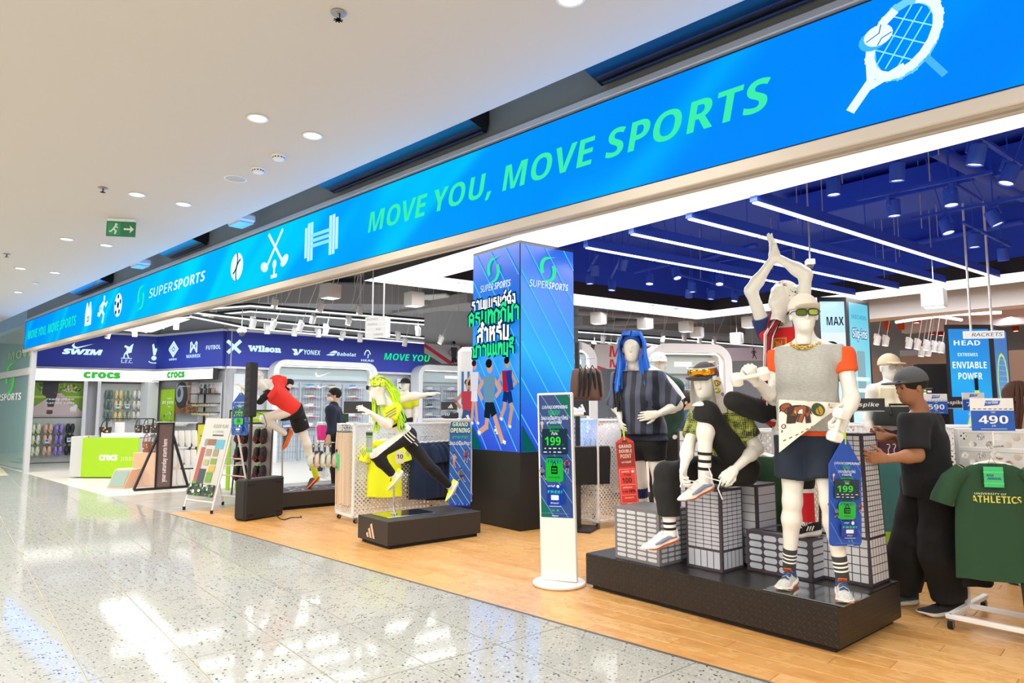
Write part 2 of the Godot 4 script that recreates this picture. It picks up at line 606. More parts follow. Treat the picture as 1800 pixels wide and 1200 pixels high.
	const THAI := {
		"ร": [[0.65, 0.95, 0.25, 0.95, 0.2, 0.68, 0.6, 0.58, 0.65, 0.4, 0.65, 0.0]], "ว": [[0.15, 0.85, 0.35, 1.0, 0.6, 0.9, 0.65, 0.6, 0.65, 0.0]],
		"ม": [[0.08, 1.0, 0.2, 1.0, 0.2, 0.08, 0.65, 0.08, 0.65, 1.0]], "แ": [[0.15, 1.0, 0.15, 0.05, 0.3, 0.05], [0.48, 1.0, 0.48, 0.05, 0.63, 0.05]],
		"บ": [[0.08, 1.0, 0.2, 1.0, 0.2, 0.05, 0.65, 0.05, 0.65, 1.0]], "น": [[0.08, 1.0, 0.2, 1.0, 0.2, 0.0], [0.2, 0.05, 0.6, 0.25, 0.6, 1.0], [0.6, 0.25, 0.75, 0.0]],
		"ด": [[0.4, 0.45, 0.3, 0.0, 0.15, 0.2, 0.15, 0.8, 0.4, 1.0, 0.65, 0.8, 0.65, 0.0]], "ค": [[0.15, 0.0, 0.15, 0.8, 0.4, 1.0, 0.65, 0.8, 0.65, 0.0], [0.15, 0.5, 0.42, 0.5, 0.42, 0.25]],
		"ท": [[0.08, 1.0, 0.2, 1.0, 0.2, 0.0], [0.2, 0.5, 0.5, 1.0, 0.65, 0.85, 0.65, 0.0]], "ก": [[0.15, 0.0, 0.15, 0.6, 0.08, 0.72, 0.35, 1.0, 0.65, 0.82, 0.65, 0.0]],
		"ฬ": [[0.08, 1.0, 0.2, 1.0, 0.2, 0.0, 0.42, 0.45, 0.65, 0.0, 0.65, 1.0, 0.8, 1.2]], "า": [[0.1, 0.85, 0.3, 1.0, 0.5, 0.85, 0.5, 0.0]],
		"ำ": [[-0.25, 1.3, -0.12, 1.4, 0.0, 1.3, -0.12, 1.2, -0.25, 1.3], [0.1, 0.85, 0.3, 1.0, 0.5, 0.85, 0.5, 0.0]], "ส": [[0.15, 0.0, 0.15, 0.4, 0.4, 0.52, 0.65, 0.4, 0.65, 0.0], [0.15, 0.8, 0.4, 1.0, 0.65, 0.75, 0.65, 0.4], [0.5, 0.85, 0.8, 1.15]],
		"ห": [[0.08, 1.0, 0.2, 1.0, 0.2, 0.0], [0.2, 0.45, 0.5, 0.7, 0.65, 1.0, 0.5, 0.95, 0.65, 0.5, 0.65, 0.0]], "ช": [[0.08, 1.0, 0.28, 0.6, 0.2, 0.05, 0.65, 0.05, 0.65, 0.8, 0.8, 1.1]],
		"ง": [[0.2, 0.95, 0.5, 0.95, 0.58, 0.05, 0.1, 0.4]], "ล": [[0.15, 0.0, 0.15, 0.4, 0.4, 0.5, 0.65, 0.35], [0.15, 0.82, 0.4, 1.0, 0.65, 0.8, 0.65, 0.0]], "อ": [[0.35, 0.5, 0.15, 0.4, 0.15, 0.05, 0.65, 0.05, 0.65, 0.8, 0.4, 1.0, 0.15, 0.85]],
		"เ": [[0.15, 1.0, 0.15, 0.05, 0.3, 0.05]], "ป": [[0.08, 1.0, 0.2, 1.0, 0.2, 0.05, 0.65, 0.05, 0.65, 1.4]], "ข": [[0.08, 1.0, 0.28, 0.75, 0.2, 0.05, 0.65, 0.05, 0.65, 1.0]], "ใ": [[0.05, 1.4, 0.3, 1.4, 0.25, 0.05, 0.4, 0.05]],
		"ฉ": [[0.15, 0.8, 0.4, 1.0, 0.65, 0.8, 0.65, 0.0], [0.15, 0.35, 0.3, 0.2, 0.65, 0.2]], "พ": [[0.08, 1.0, 0.15, 0.0, 0.36, 0.5, 0.55, 0.0, 0.65, 1.0]], "ฟ": [[0.08, 1.0, 0.15, 0.0, 0.36, 0.5, 0.55, 0.0, 0.65, 1.4]], "ต": [[0.15, 0.0, 0.15, 0.8, 0.3, 1.0, 0.4, 0.85, 0.5, 1.0, 0.65, 0.8, 0.65, 0.0]], "ย": [[0.15, 1.0, 0.15, 0.6, 0.35, 0.5, 0.15, 0.4, 0.15, 0.05, 0.65, 0.05, 0.65, 1.0]], "โ": [[0.05, 1.3, 0.35, 1.45, 0.2, 1.0, 0.2, 0.05, 0.35, 0.05]], "ะ": [[0.1, 0.75, 0.4, 0.65, 0.4, 0.88], [0.1, 0.25, 0.4, 0.15, 0.4, 0.38]],
		"ั": [[0.3, 1.25, 0.5, 1.2, 0.75, 1.45]], "ี": [[0.1, 1.2, 0.4, 1.35, 0.65, 1.2, 0.65, 1.5]], "ิ": [[0.1, 1.2, 0.4, 1.38, 0.65, 1.2, 0.1, 1.2]], "์": [[0.35, 1.25, 0.55, 1.35, 0.7, 1.6]], "ุ": [[0.5, -0.15, 0.65, -0.15, 0.65, -0.42]], "่": [[0.5, 1.25, 0.5, 1.55]], "้": [[0.3, 1.4, 0.5, 1.25, 0.75, 1.5]]}
var fonts := {}
func art(at: Transform3D, dz := 0.0006) -> Art:
	var a := Art.new()
	a.x = at
	a.pal = pal
	a.fonts = fonts
	a.dz = dz
	return a
func V3(x: float, y: float, z: float) -> Vector3:
	return Vector3(x, y, z)
func V2(x: float, y: float) -> Vector2:
	return Vector2(x, y)
func C(h: String) -> Color:
	return Color(h)
var used := {}
func numbered(s: String) -> String:
	used[s] = used.get(s, -1) + 1
	return s if used[s] == 0 else "%s_%03d" % [s, used[s]]
func tag(o: Node3D, label: String, category := "", group := "", kind := "") -> Node3D:
	if label:
		o.set_meta("label", label)
	if category:
		o.set_meta("category", category)
	if group:
		o.set_meta("group", group)
	if kind:
		o.set_meta("kind", kind)
	return o
func thing(called: String, label: String, category: String, at := Transform3D(), group := "") -> Node3D:
	var o := Node3D.new()
	o.name = numbered(called)
	add_child(o)
	o.transform = at
	return tag(o, label, category, group)
func part(par: Node3D, called: String, mb, m: Material, at := Transform3D()) -> MeshInstance3D:
	var o := MeshInstance3D.new()
	o.name = numbered(par.name.left(24) + "/" + called).get_slice("/", 1)
	o.mesh = mb.mesh() if mb is MB else mb.mb.mesh() if mb is Art else mb
	o.material_override = m
	o.transform = at
	par.add_child(o, true)
	return o
func solo(called: String, label: String, category: String, mb, m: Material, at := Transform3D(), group := "") -> MeshInstance3D:
	var o := MeshInstance3D.new()
	o.name = numbered(called)
	o.mesh = mb.mesh() if mb is MB else mb.mb.mesh() if mb is Art else mb
	o.material_override = m
	o.transform = at
	add_child(o, true)
	tag(o, label, category, group)
	return o
func struct(called: String, mb, m: Material, label := "", at := Transform3D()) -> MeshInstance3D:
	var o := solo(called, label, "", mb, m, at)
	o.set_meta("kind", "structure")
	return o
func copy(o: Node3D, at: Transform3D, label := "", group := "") -> Node3D:
	var c: Node3D = o.duplicate()
	c.name = numbered(str(o.name).rstrip("0123456789").rstrip("_"))
	add_child(c)
	c.transform = at
	if label:
		c.set_meta("label", label)
	if group:
		c.set_meta("group", group)
	return c
func T(p: Vector3, yaw := 0.0, pitch := 0.0, roll := 0.0) -> Transform3D:
	return Transform3D(Basis.from_euler(Vector3(deg_to_rad(pitch), deg_to_rad(yaw), deg_to_rad(roll))), p)
func bx(s: Vector3, c := Vector3.ZERO, bev := 0.0) -> MB:
	var m := MB.new()
	m.box(Transform3D(Basis(), c), s, bev)
	return m
func aim(p: Vector3, d: Vector3, up := Vector3.UP) -> Transform3D:  # +z along d
	var zz := d.normalized()
	var xx := up.cross(zz)
	if xx.length() < 1e-3:
		xx = Vector3.RIGHT
	xx = xx.normalized()
	return Transform3D(Basis(xx, zz.cross(xx), zz), p)
var M := {}
func mat(called: String, col: Color, rough := 0.6, metal := 0.0) -> StandardMaterial3D:
	if M.has(called):
		return M[called]
	var m := StandardMaterial3D.new()
	m.resource_name = called
	m.albedo_color = col
	m.roughness = rough
	m.metallic = metal
	M[called] = m
	return m
func hexm(h: String, rough := 0.6, metal := 0.0) -> StandardMaterial3D:
	return mat("c" + h + str(int(rough * 100)) + str(int(metal * 10)), Color(h), rough, metal)
func glow(called: String, col: Color, energy: float, base := Color.BLACK) -> StandardMaterial3D:
	if M.has(called):
		return M[called]
	var m := mat(called, base, 0.4)
	m.emission_enabled = true
	m.emission = col
	m.emission_energy_multiplier = energy
	return m
func cloth(h: String) -> StandardMaterial3D:
	var k := "cloth" + h
	if M.has(k):
		return M[k]
	var m := mat(k, Color(h), 0.85)
	m.rim_enabled = true
	m.rim = 0.3
	m.rim_tint = 0.6
	m.normal_enabled = true
	m.normal_texture = weave
	m.normal_scale = 0.25
	m.uv1_triplanar = true
	m.uv1_scale = Vector3.ONE * 14.0
	return m
var weave: Texture2D
func noise(freq: float, sd := 1, oct := 3) -> FastNoiseLite:
	var n := FastNoiseLite.new()
	n.seed = sd
	n.frequency = freq
	n.fractal_octaves = oct
	return n
func ntex(w: int, h: int, n: FastNoiseLite, normal := false, ramp: Gradient = null, bump := 4.0) -> NoiseTexture2D:
	var t := NoiseTexture2D.new()
	t.width = w
	t.height = h
	t.seamless = true
	t.noise = n
	t.generate_mipmaps = false
	if normal:
		t.as_normal_map = true
		t.bump_strength = bump
	if ramp:
		t.color_ramp = ramp
	return t
func ramp(stops: Array) -> Gradient:
	var g := Gradient.new()
	var o := PackedFloat32Array()
	var c := PackedColorArray()
	for s in stops:
		o.append(s[0])
		c.append(Color(s[1]))
	g.offsets = o
	g.colors = c
	return g
func area(called: String, at: Transform3D, size: Vector2, e: float, col := Color.WHITE, par: Node3D = null):  # shines along -z of at
	var l := AreaLight3D.new()
	l.name = numbered(called)
	l.area_size = size
	l.light_energy = e
	l.light_color = col
	l.area_range = 30.0
	l.area_attenuation = 2.0
	l.shadow_enabled = true
	(par if par else self).add_child(l)
	l.transform = at
func down(p: Vector3, yaw := 0.0) -> Transform3D:
	return Transform3D(Basis(Vector3.UP, deg_to_rad(yaw)) * Basis(Vector3.RIGHT, -PI / 2), p)
func setting():
	var fl := struct("floor", bx(V3(36, 0.1, 11), V3(-11, -0.057, 4.5)), mat("joint", C("d8cfb4"), 0.35), "polished grey terrazzo mall floor of large tiles with cream joints")
	var tn := noise(0.035, 11, 3)
	tn.noise_type = FastNoiseLite.TYPE_CELLULAR
	tn.cellular_return_type = FastNoiseLite.RETURN_CELL_VALUE
	tn.fractal_type = FastNoiseLite.FRACTAL_NONE
	var tmats := []
	for k in 3:
		var g := tn.duplicate()
		g.seed = 20 + k
		g.frequency = 0.07
		var g2 := ramp([[0.0, "33373b"], [0.034, "44484b"], [0.039, "c6c5bf"], [0.5, ["bdbdb9", "c2c1bc", "b9bab7"][k]], [0.80, "cdccc7"], [0.88, "d9d8d4"], [0.95, "b0afab"], [1.0, "dcdbd8"]])
		var m := mat("terrazzo_%d" % k, Color(0.85, 0.86, 0.855), 0.07)
		m.albedo_texture = ntex(512, 512, g, false, g2)
		m.uv1_triplanar = true
		m.uv1_world_triplanar = true
		m.uv1_scale = Vector3.ONE * (2.7 + 0.25 * k)
		m.uv1_offset = V3(0.37, 0.2, 0.61) * k
		m.metallic_specular = 0.17
		tmats.append(m)
	var tile := bx(V3(0.922, 0.02, 0.487), Vector3.ZERO, 0.002).mesh()
	var B := Basis(Vector3.UP, deg_to_rad(-6.5))
	var rng := RandomNumberGenerator.new()
	rng.seed = 5
	var over := MB.new()
	for r in range(-3, 16):
		for c in range(-26, 7):
			var p := V3(-3.98, 0, 0.96) + B * V3((c + 0.5) * 0.93, 0, (r + 0.5) * 0.494)
			if p.z < 0.60 or p.z > 8.4 or p.x < -24.0 or p.x > 4.0:
				continue
			if p.z < 4.2 and p.x < 0.5:
				part(fl, "tile", tile, tmats[rng.randi() % 3], Transform3D(B, p + V3(0, -0.0105, 0)))
			else:
				over.box(Transform3D(B, p + V3(0, -0.0105, 0)), V3(0.922, 0.02, 0.487))
	for r in range(-5, 2):
		for c in range(-26, 7):
			var o := V3(-3.98, 0, 0.96) + B * V3((c + 0.5) * 0.93, 0, (r + 0.5) * 0.494)
			if o.z >= 0.60:
				continue
			var pg := PackedVector2Array()
			for q in [V3(-0.461, 0, -0.243), V3(0.461, 0, -0.243), V3(0.461, 0, 0.243), V3(-0.461, 0, 0.243)]:
				var w: Vector3 = o + B * q
				pg.append(V2(w.x, w.z))
			for cutp in Geometry2D.intersect_polygons(pg, PackedVector2Array([V2(-24, 0.012), V2(4, 0.012), V2(4, 3), V2(-24, 3)])):
				if absf(cutp[0].cross(cutp[1])) < 0.0:
					continue
				var mb := MB.new()
				var flip := PackedVector2Array()
				for q in cutp:
					flip.append(V2(q.x, -q.y))
				mb.prism(flip, Transform3D(Basis(Vector3.RIGHT, -PI / 2), V3(0, -0.02, 0)), 0.0195)
				part(fl, "tile", mb, tmats[rng.randi() % 3])
	tag(part(fl, "far_tiles", over, tmats[0]), "", "", "", "stuff")
	var wf := struct("floor", bx(V3(13.6, 0.1, 18.2), V3(-2.9, -0.0715, -9.09)), mat("plank_joint", C("8a5f34"), 0.6), "warm honey coloured plank floor inside the shop entrance")
	var wmats := []
	for k in 4:
		var g := noise(0.012, 31 + k, 4)
		var t := ntex(512, 128, g, false, ramp([[0.0, ["c98f50", "d39a59", "c58a4b", "d8a262"][k]], [0.45, ["dba766", "e0ae6e", "d5a05f", "e3b377"][k]], [0.6, "d09a58"], [0.72, "e2b275"], [1.0, "b87d41"]]))
		var m := mat("plank_%d" % k, Color.WHITE, 0.33)
		m.albedo_texture = t
		m.uv1_triplanar = true
		m.uv1_scale = V3(0.5, 3.2, 3.2)
		m.uv1_offset = V3(0.3, 0.1, 0.2) * k
		m.metallic_specular = 0.45
		wmats.append(m)
	var plank := bx(V3(1.197, 0.02, 0.157), Vector3.ZERO, 0.0015).mesh()
	var rest := MB.new()
	var cnt := 0
	for r in 110:
		for c in 13:
			var p := V3(-10.6 + c * 1.2 + 0.4 * (r % 3) + 0.13 * (r % 2), -0.0103, -0.079 - r * 0.16)
			var lim := -9.95 - p.z * 0.09
			if p.x + 0.55 < lim or p.x > 3.4 or p.z < -17.5:
				continue
			var x0 := maxf(p.x - 0.5985, lim)
			if p.z > -3.4 and p.x < 0.0 and cnt < 290:
				cnt += 1
				part(wf, "plank", plank if x0 < p.x - 0.59 else bx(V3(p.x + 0.5985 - x0, 0.02, 0.157), V3((p.x + 0.5985 + x0) / 2 - p.x, 0, 0), 0.0015), wmats[rng.randi() % 4], T(p))
			else:
				rest.box(T(p), V3(1.197, 0.02, 0.157))
	part(wf, "threshold_strip", bx(V3(13.6, 0.004, 0.02), V3(-3.1, 0.001, 0.004)), mat("threshold", C("77736c"), 0.4, 0.6))
	tag(part(wf, "far_planks", rest, wmats[0]), "", "", "", "stuff")
	var gb := MB.new()
	gb.quad(V3(-12.45, 0.0, 0.01), V3(-9.9, 0.0, 0.01), V3(-8.2, 0, -18), V3(-10.8, 0, -18))
	gb.quad(V3(-12.45, -0.1, 0.01), V3(-9.9, -0.1, 0.01), V3(-9.9, 0.0, 0.01), V3(-12.45, 0.0, 0.01))
	var vm := mat("vinyl", C("b3afa9"), 0.3)
	vm.albedo_texture = ntex(256, 256, noise(0.01, 8), false, ramp([[0.0, "d8d5d0"], [1.0, "ffffff"]]))
	vm.uv1_triplanar = true
	struct("floor", gb, vm, "grey wood-look vinyl floor between pale and honey floors")
	var pb := bx(V3(10.4, 0.1, 18.2), V3(-17.0, -0.051, -9.09))
	struct("floor", pb, mat("pale_floor", C("d6d3cb"), 0.35), "pale cream floor of the clog corner at the far left")
	var wm := mat("wall_grey", C("b8b9be"), 0.8)
	struct("wall_back", bx(V3(30, 4.8, 0.2), V3(-9, 2.4, -18.1)), wm, "dim grey back wall of the shop")
	struct("wall_right", bx(V3(0.2, 4.8, 18.3), V3(4.0, 2.4, -9.05)), wm, "grey wall closing the shop on the right")
	struct("wall_left", bx(V3(3.2, 4.8, 0.2), V3(1.45, 2.4, -0.12)), wm, "white wall of the clog corner at far left", frame1())
	struct("wall_clog", bx(V3(3.1, 4.8, 0.2), V3(1.55, 2.4, -0.12)), wm, "white wall of the clog corner facing the mall", frame2())
	struct("wall_sport", bx(V3(14.3, 4.8, 0.2), V3(7.15, 2.4, -0.12)), mat("wall_white", C("ccd2da"), 0.7), "pale wall behind the footwear bays under the blue band", frame3())
	var mw := mat("mall_wall", C("dcd9d2"), 0.75)
	struct("wall_mall", bx(V3(36, 5.2, 0.2), V3(-11, 2.5, 9.0)), mw, "cream wall on the other side of the mall")
	struct("wall_mall_end", bx(V3(0.2, 5.2, 10.4), V3(5.0, 2.5, 4.6)), mw, "cream wall at the near end of the mall")
	struct("wall_mall_far", bx(V3(0.2, 5.2, 12.0), V3(-27.2, 2.5, 3.2)), mat("mall_far", C("8fa09c"), 0.7), "grey green wall at the far end of the mall")
	struct("wall_front_right", bx(V3(2.4, 4.6, 0.16), V3(3.9, 2.3, -0.08)), mw, "plain wall beside the shop opening, out at the right")
func fascia():
	var dk := mat("slot_grey", C("6d706c"), 0.7)
	struct("wall_bulkhead", bx(V3(24.0, 1.3, 0.14), V3(-7.4, 4.16, -0.10)), dk, "dark grey bulkhead above the long screen")
	struct("trim_bulkhead", bx(V3(24.0, 0.05, 0.05), V3(-7.4, 3.475, -0.01), 0.006), mat("alu", C("b9bcc2"), 0.4, 0.3), "thin aluminium trim along the top of the long screen")
	struct("ceiling_slot", bx(V3(32.0, 0.1, 0.7), V3(-11, 4.86, 0.1)), dk, "dark roof of the slot between mall ceiling and bulkhead")
	var lip := mat("lip_white", C("c9bfb4"), 0.5)
	struct("trim_lip", bx(V3(20.9, 0.075, 0.065), V3(-8.95, 2.752, -0.018), 0.006), lip, "cream lip under the long screen")
	struct("trim_soffit", bx(V3(20.9, 0.06, 0.04), V3(-8.95, 2.77, -0.07)), mat("lip_grey", C("b5b2a6"), 0.6), "grey recess behind the cream lip")
	struct("trim_soffit", bx(V3(20.9, 0.08, 0.035), V3(-8.95, 2.752, -0.107), 0.005), lip, "cream inner edge of the fascia soffit")
	struct("wall_fascia_back", bx(V3(20.9, 1.9, 0.03), V3(-8.95, 3.745, -0.19)), mat("fascia_back", C("55565a"), 0.7), "grey inner face of the fascia above the opening")
	var s := thing("led_screen", "long glowing blue screen above the shop front with sport icons and slogan", "screen", T(V3(0, 0, 0)))
	part(s, "housing", bx(V3(20.9, 0.66, 0.12), V3(-8.95, 3.119, -0.075), 0.004), mat("black", C("17171a")))
	var W := 1024
	var H := 36
	var im := Image.create(W, H, false, Image.FORMAT_RGB8)
	var n1 := noise(0.012, 3, 2)
	for y in H:
		for x in W:
			var d := x + y * 1.1
			var band := sin(d * 0.045 + n1.get_noise_2d(d, y * 0.5) * 3.0) * 0.5 + 0.5
			band = pow(band, 3.0)
			var g := clampf(1.0 - absf(x - 430.0) / 420.0, 0.0, 1.0)
			var c := Color(0.0, 0.55 + 0.17 * g, 1.0)
			c = c.lerp(Color(0.0, 0.86, 1.0), band * (0.45 + 0.45 * g))
			if x > 760:
				c = c.lerp(Color(0.02, 0.45, 0.98), (x - 760.0) / 264.0 * 0.55)
			im.set_pixel(x, y, c)
	var lm := StandardMaterial3D.new()
	lm.resource_name = "led_screen"
	lm.albedo_color = C("050608")
	lm.roughness = 1.0
	lm.specular_mode = BaseMaterial3D.SPECULAR_DISABLED
	lm.emission_enabled = true
	lm.emission = Color.WHITE
	lm.emission_operator = BaseMaterial3D.EMISSION_OP_MULTIPLY
	lm.emission_texture = ImageTexture.create_from_image(im)
	lm.emission_energy_multiplier = 1.0
	var face := MB.new()
	face.quad(V3(-19.33, 2.803, -0.01), V3(1.45, 2.803, -0.01), V3(1.45, 3.436, -0.01), V3(-19.33, 3.436, -0.01))
	part(s, "display", face, lm)
	for q in 4:
		area("screen_light", T(V3(-16.7 + q * 5.2, 3.12, 0.03), 180.0), V2(5.0, 0.6), 2.2, Color(0.2, 0.6, 1.0), s)
	var g := C("3cf0a8")
	var wh := C("e8fbff")
	var a := art(T(V3(0, 0, -0.008)), 0.0012)
	a.text("MOVE YOU, MOVE SPORTS", -17.06, 3.01, 0.19, C("1ef0a0"), "b", 3.95, 0.22)
	a.poly([V2(-14.45, 2.93), V2(-14.05, 2.93), V2(-14.05, 3.17), V2(-14.12, 3.36), V2(-14.18, 3.36), V2(-14.25, 3.24), V2(-14.32, 3.36), V2(-14.38, 3.36), V2(-14.45, 3.17)], wh)
	a.text("23", -14.25, 3.0, 0.1, C("0a3c78"), "b")
	a.ell(-13.32, 3.33, 0.045, 0.055, wh)
	a.line([V2(-13.35, 3.27), V2(-13.42, 3.13)], 0.11, wh)
	a.line([V2(-13.42, 3.13), V2(-13.30, 3.04), V2(-13.36, 2.9)], 0.07, wh)
	a.line([V2(-13.44, 3.13), V2(-13.54, 3.06), V2(-13.65, 3.08)], 0.07, wh)
	a.line([V2(-13.30, 3.25), V2(-13.20, 3.19), V2(-13.12, 3.25)], 0.05, wh)
	a.line([V2(-13.38, 3.25), V2(-13.52, 3.19), V2(-13.54, 3.12)], 0.05, wh)
	ball_icon(a, -12.52, 3.125, 0.2, wh)
	swoosh_s(a, -11.4, 3.12, 0.2, C("28f0a0"))
	a.text("SUPER", -10.57, 3.07, 0.135, wh, "r", 0.93, 0.2)
	a.text("SPORTS", -9.52, 3.07, 0.135, wh, "b", 1.06, 0.2)
	tennis(a, -8.03, 3.115, 0.17, wh)
	a.line([V2(-7.23, 3.37), V2(-6.90, 3.02)], 0.04, wh)
	a.line([V2(-6.90, 3.37), V2(-7.23, 3.02)], 0.04, wh)
	a.ell(-6.84, 3.01, 0.09, 0.055, wh, 0.5)
	a.ell(-7.30, 3.0, 0.09, 0.055, wh, -0.3)
	a.ell(-7.06, 3.0, 0.045, 0.05, wh)
	a.line([V2(-7.06, 2.96), V2(-7.06, 2.87)], 0.04, wh)
	a.line([V2(-7.13, 2.865), V2(-6.99, 2.865)], 0.04, wh)
	for q in [[-0.30, 0.16], [-0.24, 0.20], [-0.18, 0.20], [0.18, 0.20], [0.24, 0.20], [0.30, 0.16]]:
		a.line([V2(-6.08 + q[0], 3.12 - q[1]), V2(-6.08 + q[0], 3.12 + q[1])], 0.05, C("b8f0ff"))
	for q in [-0.055, 0.0, 0.055]:
		a.line([V2(-6.26, 3.12 + q), V2(-5.90, 3.12 + q)], 0.035, C("90e4ff"))
	a.text("MOVE YOU, MOVE SPORTS", -3.36, 3.02, 0.185, C("3ceaa8"), "b", 3.76, 0.22)
	var o := V2(-0.80, 3.16)
	a.arc(o.x, o.y, 0.135, 0.185, 0.0, TAU, 0.04, C("6fd0f4"), -0.45)
	for q in [-0.05, 0.0, 0.05]:
		a.line([o + V2(q, -0.15).rotated(-0.6), o + V2(q, 0.15).rotated(-0.6)], 0.006, C("90f0ff"))
		a.line([o + V2(-0.11, q * 1.6).rotated(-0.6), o + V2(0.11, q * 1.6).rotated(-0.6)], 0.006, C("90f0ff"))
	a.line([o + V2(0.09, -0.13), o + V2(0.16, -0.24)], 0.03, C("4ab4f0"))
	a.arc(o.x, o.y, 0.13, 0.185, -PI * 1.2, PI * 0.6, 0.042, wh, -0.6)
	a.line([o + V2(-0.15, -0.08), o + V2(-0.15, -0.19), o + V2(0.0, -0.14)], 0.035, wh)
	a.line([o + V2(-0.15, -0.17), o + V2(-0.25, -0.29)], 0.045, wh)
	a.ell(o.x - 0.13, o.y + 0.035, 0.065, 0.052, C("40b8f8"))
	a.ell(o.x - 0.105, o.y + 0.05, 0.065, 0.052, wh)
	a.line([o + V2(-0.16, 0.035), o + V2(-0.1, 0.06), o + V2(-0.09, 0.1)], 0.005, C("1c64b4"))
	a.line([o + V2(-0.11, 0.0), o + V2(-0.09, 0.03), o + V2(-0.045, 0.045)], 0.005, C("1c64b4"))
	part(s, "slogan_and_icons", a, M["screen"])
func ball_icon(a: Art, x: float, y: float, r: float, wh: Color):
	a.ell(x, y, r, r, wh)
	a.ell(x, y, r * 0.3, r * 0.3, C("0b2a50"), 0.3, 5)
	for q in 5:
		var t := PI / 2 + TAU * q / 5
		a.ell(x + cos(t) * r * 0.72, y + sin(t) * r * 0.72, r * 0.2, r * 0.22, C("0b2a50"), t, 6)
func tennis(a: Art, x: float, y: float, r: float, wh: Color):
	a.ell(x, y, r, r, wh)
	a.arc(x - r * 0.9, y + r * 0.5, r * 1.0, r * 1.0, -1.25, 0.55, r * 0.14, C("0b2a50"))
	a.arc(x + r * 0.9, y - r * 0.5, r * 1.0, r * 1.0, PI - 1.25, PI + 0.55, r * 0.14, C("0b2a50"))
func swoosh_s(a: Art, x: float, y: float, r: float, c: Color, sx := 0.85):  # two facing crescents
	for sg in [1.0, -1.0]:
		var p := []
		for q in 13:
			var t := lerpf(0.12, 1.0, q / 12.0)
			var ang := lerpf(PI * 0.42, PI * 1.22, q / 12.0)
			p.append(V2(cos(ang) * r * 0.9, sin(ang) * r * 0.8 + r * 0.12))
		p.insert(0, V2(r * 0.95, r * 1.0))
		for q in 10:
			var ang := lerpf(PI * 1.2, PI * 0.55, q / 9.0)
			p.append(V2(cos(ang) * r * 0.55 + r * 0.05, sin(ang) * r * 0.62 + r * 0.12))
		var w := []
		for v in p:
			w.append(V2(x + sg * v.x * sx, y + sg * v.y))
		a.poly(w, c)
